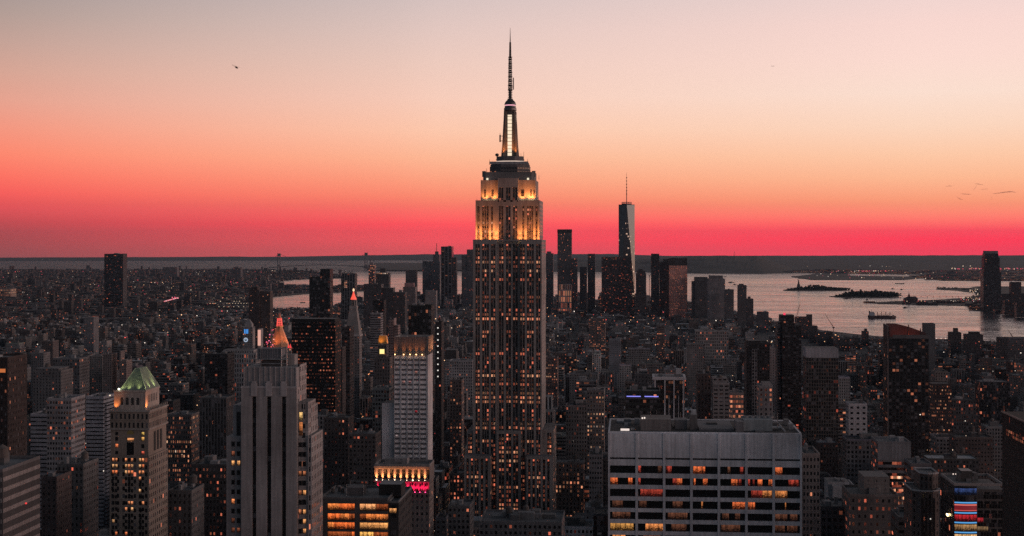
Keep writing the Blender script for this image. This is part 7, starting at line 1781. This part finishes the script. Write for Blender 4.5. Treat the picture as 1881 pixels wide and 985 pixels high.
# helicopter and distant aeroplane
def helicopter():
    D = 1500.0; k = D / FPX; a, c = ray(434.3); x, y = D * a, D * c; z = EYE + (HZ - 124) * k
    root = empty('helicopter', (x, y, z), 'tiny dark helicopter alone in the upper left sky', 'helicopter'); st = plain(.05, .03, .03)
    tilt = math.radians(-22)
    def mv(b):
        b.v = [(x + p[0] * math.cos(tilt) + p[2] * math.sin(-tilt) * -1 * 0 + 0 * p[1], y + p[1], z + p[2] * math.cos(tilt) + p[0] * math.sin(tilt)) for p in b.v]; return b
    b = MB(); n = 10; prof = [(-1.6, .15), (-1.4, .55), (-.7, .85), (.3, .9), (1.1, .7), (1.7, .35), (1.9, .05)]
    for (xa, ra), (xb, rb) in zip(prof[:-1], prof[1:]):
        for i in range(n):
            t0, t1 = 2 * math.pi * i / n, 2 * math.pi * (i + 1) / n
            b.face([(xa, ra * math.cos(t0), ra * math.sin(t0)), (xb, rb * math.cos(t0), rb * math.sin(t0)), (xb, rb * math.cos(t1), rb * math.sin(t1)), (xa, ra * math.cos(t1), ra * math.sin(t1))], None, (.05, .03, .03))
    mv(b).build('fuselage', None, root)
    b = MB(); b.tube((-1.2, 0, .3), (-4.0, 0, .55), .25, st, 6, .1); b.beam((-4.0, 0, .2), (-4.2, 0, 1.5), .12, st); mv(b).build('tail_boom', None, root)
    b = MB(); b.tube((0, 0, .8), (0, 0, 1.3), .12, st, 5)
    for t_ in (.2, math.pi + .2): b.beam((0, 0, 1.3), (4.0 * math.cos(t_), 4.0 * math.sin(t_), 1.3), .07, st)
    mv(b).build('rotor', None, root)
    b = MB()
    for s_ in (-.8, .8): b.tube((-1.3, s_, -1.15), (1.4, s_, -1.15), .07, st, 4); b.tube((-.6, s_, -1.15), (-.5, s_ * .5, -.6), .05, st, 4); b.tube((.7, s_, -1.15), (.6, s_ * .5, -.6), .05, st, 4)
    mv(b).build('skid', None, root)
helicopter()
D = 3300.0; k = D / FPX; a, c = ray(1420); x, y = D * a, D * c; z = EYE + (HZ - 121.6) * k
root = empty('aeroplane', (x, y, z), 'faint tiny aeroplane in the upper right sky', 'aeroplane'); PLt = plain(.62, .55, .53)
b = MB(); b.tube((x - 4, y, z), (x + 3.5, y, z), .38, PLt, 8, .2); b.tube((x - 4.6, y, z), (x - 4, y, z), .1, PLt, 8, .38); b.build('fuselage', None, root)
for s_ in (-1, 1):
    b = MB(); b.face([(x - 1, y, z), (x + .6, y, z), (x + 1.2, y + s_ * 5, z + .1), (x + .5, y + s_ * 5, z + .1)], None, PLt.tint); b.face([(x - 1, y, z - .15), (x + .6, y, z - .15), (x + 1.2, y + s_ * 5, z - .05), (x + .5, y + s_ * 5, z - .05)][::-1], None, PLt.tint); b.build('wing', None, root)
b = MB(); b.beam((x + 3.1, y, z), (x + 3.8, y, z + 1.2), .12, PLt); b.build('tail_fin', None, root)

# small evening clouds low on the right
cm = bpy.data.materials.new('cloud'); cm.use_nodes = True; ct = cm.node_tree; ct.nodes.clear()
cv = ct.nodes.new('ShaderNodeBsdfDiffuse'); cv.inputs[0].default_value = (.95, .42, .36, 1); tr = ct.nodes.new('ShaderNodeBsdfTransparent'); mx = ct.nodes.new('ShaderNodeMixShader'); lw = ct.nodes.new('ShaderNodeLayerWeight'); lw.inputs[0].default_value = .35
NTc = NT(ct); f = NTc.m('MULTIPLY_ADD', lw.outputs['Facing'], .65, .46, clamp=True)
ct.links.new(f, mx.inputs[0]); ct.links.new(cv.outputs[0], mx.inputs[1]); ct.links.new(tr.outputs[0], mx.inputs[2]); ct.links.new(mx.outputs[0], ct.nodes.new('ShaderNodeOutputMaterial').inputs[0])
M['cloud'] = cm
def cloud(pts, rad, lab, D=24000.0):
    a, c = ray(pts[0][0]); k = D / FPX; r = random.Random(pts[0][0])
    P = []
    for px, py in pts: a, c = ray(px); P.append(Vector((D * a, D * c, EYE + (HZ - py) * k)))
    N = 14; b = MB(); rings = []
    for i in range(N + 1):
        u = i / N; q = u * (len(P) - 1); j = min(int(q), len(P) - 2); cpt = P[j].lerp(P[j + 1], q - j)
        rr_ = rad * k * max(.04, math.sin(math.pi * min(1, max(0, u))) ** .7) * r.uniform(.75, 1.25)
        rings.append([(cpt.x + rr_ * .4 * math.cos(t_), cpt.y + 2.5 * rr_ * math.cos(t_), cpt.z + rr_ * math.sin(t_) * (1 if math.sin(t_) > 0 else .6)) for t_ in [2 * math.pi * s_ / 10 for s_ in range(10)]])
    for A, B in zip(rings[:-1], rings[1:]):
        for s_ in range(10): b.face([A[s_], A[(s_ + 1) % 10], B[(s_ + 1) % 10], B[s_]], None, (.6, .3, .28))
    o = b.build('cloud', cm, None, tuple(P[len(P) // 2]), smooth=True); tag(o, lab, 'cloud', 'small evening clouds')
cloud([(1822, 356), (1836, 355), (1850, 353), (1860, 352.5), (1867, 354.5)], 1.7, 'long thin red cloud streak, largest at far right')
cloud([(1790, 338), (1794, 338), (1800, 339), (1807, 340)], .9, 'small hooked cloud wisp, highest of the cluster')
cloud([(1795, 339), (1792, 345), (1788, 350)], 1.3, 'short steep cloud wisp under the highest one')
cloud([(1757, 361), (1760, 364), (1764, 366), (1769, 367.5)], 1.2, 'dark slanting cloud wisp, lowest left of the cluster')
cloud([(1820, 361), (1821.5, 364), (1823, 367)], 1.3, 'tiny upright cloud wisp under the long streak')
cloud([(1764, 356), (1774, 357), (1785, 357.5)], 1.0, 'faint flat cloud wisp in the middle of the cluster')
cloud([(1736, 342.5), (1744, 342), (1750, 342)], .8, 'faint small cloud wisp, leftmost of the cluster')
cloud([(1800, 348.5), (1810, 347.5), (1816, 347)], .6, 'faintest flat cloud wisp left of the long streak')

# lamps along streets, shores and ports (uncountable points)
def dim(c, k): return tuple(v * k for v in c)
def lamps(name, label, pts, cols, mat='lamp', seed=1):
    r = random.Random(seed); b = MB()
    for px, py, s, h in pts:
        x, y, z = at(px, py); k = math.hypot(x, y) / FPX; q = s * k * .62; zz = z + h
        b.box(x - q, x + q, y - q, y + q, zz, zz + 2 * q, plain(*dim(r.choice(cols), r.uniform(.5, 1.1))))
    o = b.build(name, M[mat]); tag(o, label, 'lamps', kind='stuff')
r = random.Random(6); WC = [(1, .72, .52), (1, .85, .75), (1, .55, .3)]; RC = [(1, .08, .12), (1, .15, .2), (.9, .05, .2)]
pts = [(r.uniform(0, 480), 500 + 75 * r.random() ** 1.2, r.choice([.45, .6, .8]), 8) for _ in range(330)] + [(r.uniform(480, 640), r.uniform(499, 510), .6, 8) for _ in range(30)] + [(r.uniform(260, 460), r.uniform(520, 540), r.choice([.6, .9]), 9) for _ in range(50)]
lamps('far_borough_lamps', 'scattered lamps among the far borough rooftops', pts, WC + RC[:1])
lamps('far_borough_red_lamps', 'red and pink lamps among the far borough rooftops', [(r.uniform(120, 480), r.uniform(505, 545), .7, 10) for _ in range(28)] + [(r.uniform(425, 445), 507 + r.random(), .9, 10) for _ in range(6)], RC)
lamps('dock_lamps', 'rows of white dock lamps beside the far river', [(p, 557.5, .95, 8) for p in range(380, 456, 5)] + [(p, 551, .7, 8) for p in range(385, 454, 8)] + [(p, 562, .5, 8) for p in range(400, 455, 6)], [(1, .75, .5), (.9, .62, .4)])
lamps('ramp_lights', 'red streak of car lights on a curving ramp far left', [(302 + i * 1.25, 565 - i * .36, 1.3, 24) for i in range(20)] + [(r.uniform(316, 328), r.uniform(555.5, 558), 1.2, 22) for _ in range(9)], [(1, .25, .3), (1, .5, .5), (1, .08, .2)])
lamps('far_shore_lamps', 'white and red lamps lining the curved far shore', [(r.uniform(1660, 1800), 556.5 + r.uniform(-.6, 1.2), .8, 8) for _ in range(26)] + [(r.uniform(1765, 1806), r.uniform(549, 555), .8, 8) for _ in range(24)] + [(1785 + r.uniform(-4, 12), r.uniform(534, 545), .9, 8) for _ in range(14)] + [(r.uniform(1842, 1881), r.uniform(540, 572), .7, 8) for _ in range(22)] + [(r.uniform(1790, 1880), r.uniform(564, 574), .8, 7) for _ in range(18)], WC + RC[:1])
lamps('port_lamps', 'red and white lamps strung along the far port', [(r.uniform(1568, 1640), 500.5 + r.uniform(-.8, .8), .9, 12) for _ in range(34)] + [(r.uniform(1748, 1881), 495.5 + r.uniform(-.8, 1.2), 1.0, 12) for _ in range(46)] + [(r.uniform(1480, 1860), r.uniform(499, 514), .7, 10) for _ in range(70)], RC + RC + WC)
lamps('port_flood_lamps', 'bright white flood lamps over the far port', [(1769, 494, 1.2, 30), (1782.5, 494, 1.2, 30), (1755, 498, .9, 20), (1508, 506.5, .9, 14), (1526, 506.5, 1, 14), (1583, 512.5, 1, 8), (1700, 477.5, .6, 40), (1703, 477.5, .6, 40), (1285, 493, .7, 10), (1291, 493.3, .7, 10), (1700, 514, 1, 8), (1712, 514, 1, 8), (1682, 514, 1, 8)] + [(r.uniform(1270, 1440), r.uniform(498, 502), .6, 10) for _ in range(22)] + [(r.uniform(1270, 1880), r.uniform(476, 496), r.choice([.4, .5, .7]), 30) for _ in range(80)], WC)
lamps('headland_lamps', 'few lamps on the far headland shore', [(78, 478.4, .6, 20), (90, 478.4, .6, 20), (618, 477.6, .8, 20), (625, 477.5, .8, 20), (691, 478, .7, 20), (776, 476, .8, 30), (779, 476, .8, 30)], WC)
# lamps scattered over the near city: street lamps, roof lamps
r = random.Random(16); pts = []
b = MB(); LC = [(1, .55, .28), (1, .7, .5), (1, .85, .72), (1, .35, .14), (1, .42, .2), (1, .10, .10)]
for _ in range(900):
    px = r.uniform(0, 1881); Yq = 1100 + 4600 * r.random(); x = RX(px, Yq)
    if x > coast_x(Yq) - 20 or x < coast_l(Yq) + 20: continue
    k = DEP(px, Yq) / FPX; h = HMAX(Yq) * r.uniform(.3, 1.02) - drop(x, Yq); q = k * r.choice([.3, .4, .5, .65])
    if PJ(x, Yq, h + 2 * q)[1] < YLIM(px) + 5: h = EYE - (YLIM(px) + 5 - HZ) * k - 2 * q
    if h < -drop(x, Yq) + 2: continue
    if np.any((E[:, 0] - 2 < x) & (E[:, 1] + 2 > x) & (E[:, 2] - 2 < Yq) & (E[:, 3] + 2 > Yq)): continue
    b.box(x - q, x + q, Yq - q, Yq + q, h, h + 2 * q, plain(*dim(r.choice(LC), r.uniform(.5, 2.2))))
for _ in range(260):                # avenue left of the spired skyscraper: lamps and tail lights
    Yq = r.uniform(1050, 3000); x = r.choice([-168, -163, -152, -147]) + r.uniform(-1, 1); q = .75 * Yq / 1500
    b.box(x - q, x + q, Yq - q, Yq + q, 2, 2 + 2 * q, plain(*r.choice([(1, .75, .5), (1, .1, .06), (1, .55, .3)])))
o = b.build('city_lamps', M['lamp']); tag(o, 'pin sharp lamps scattered among streets and roofs', 'lamps', kind='stuff')
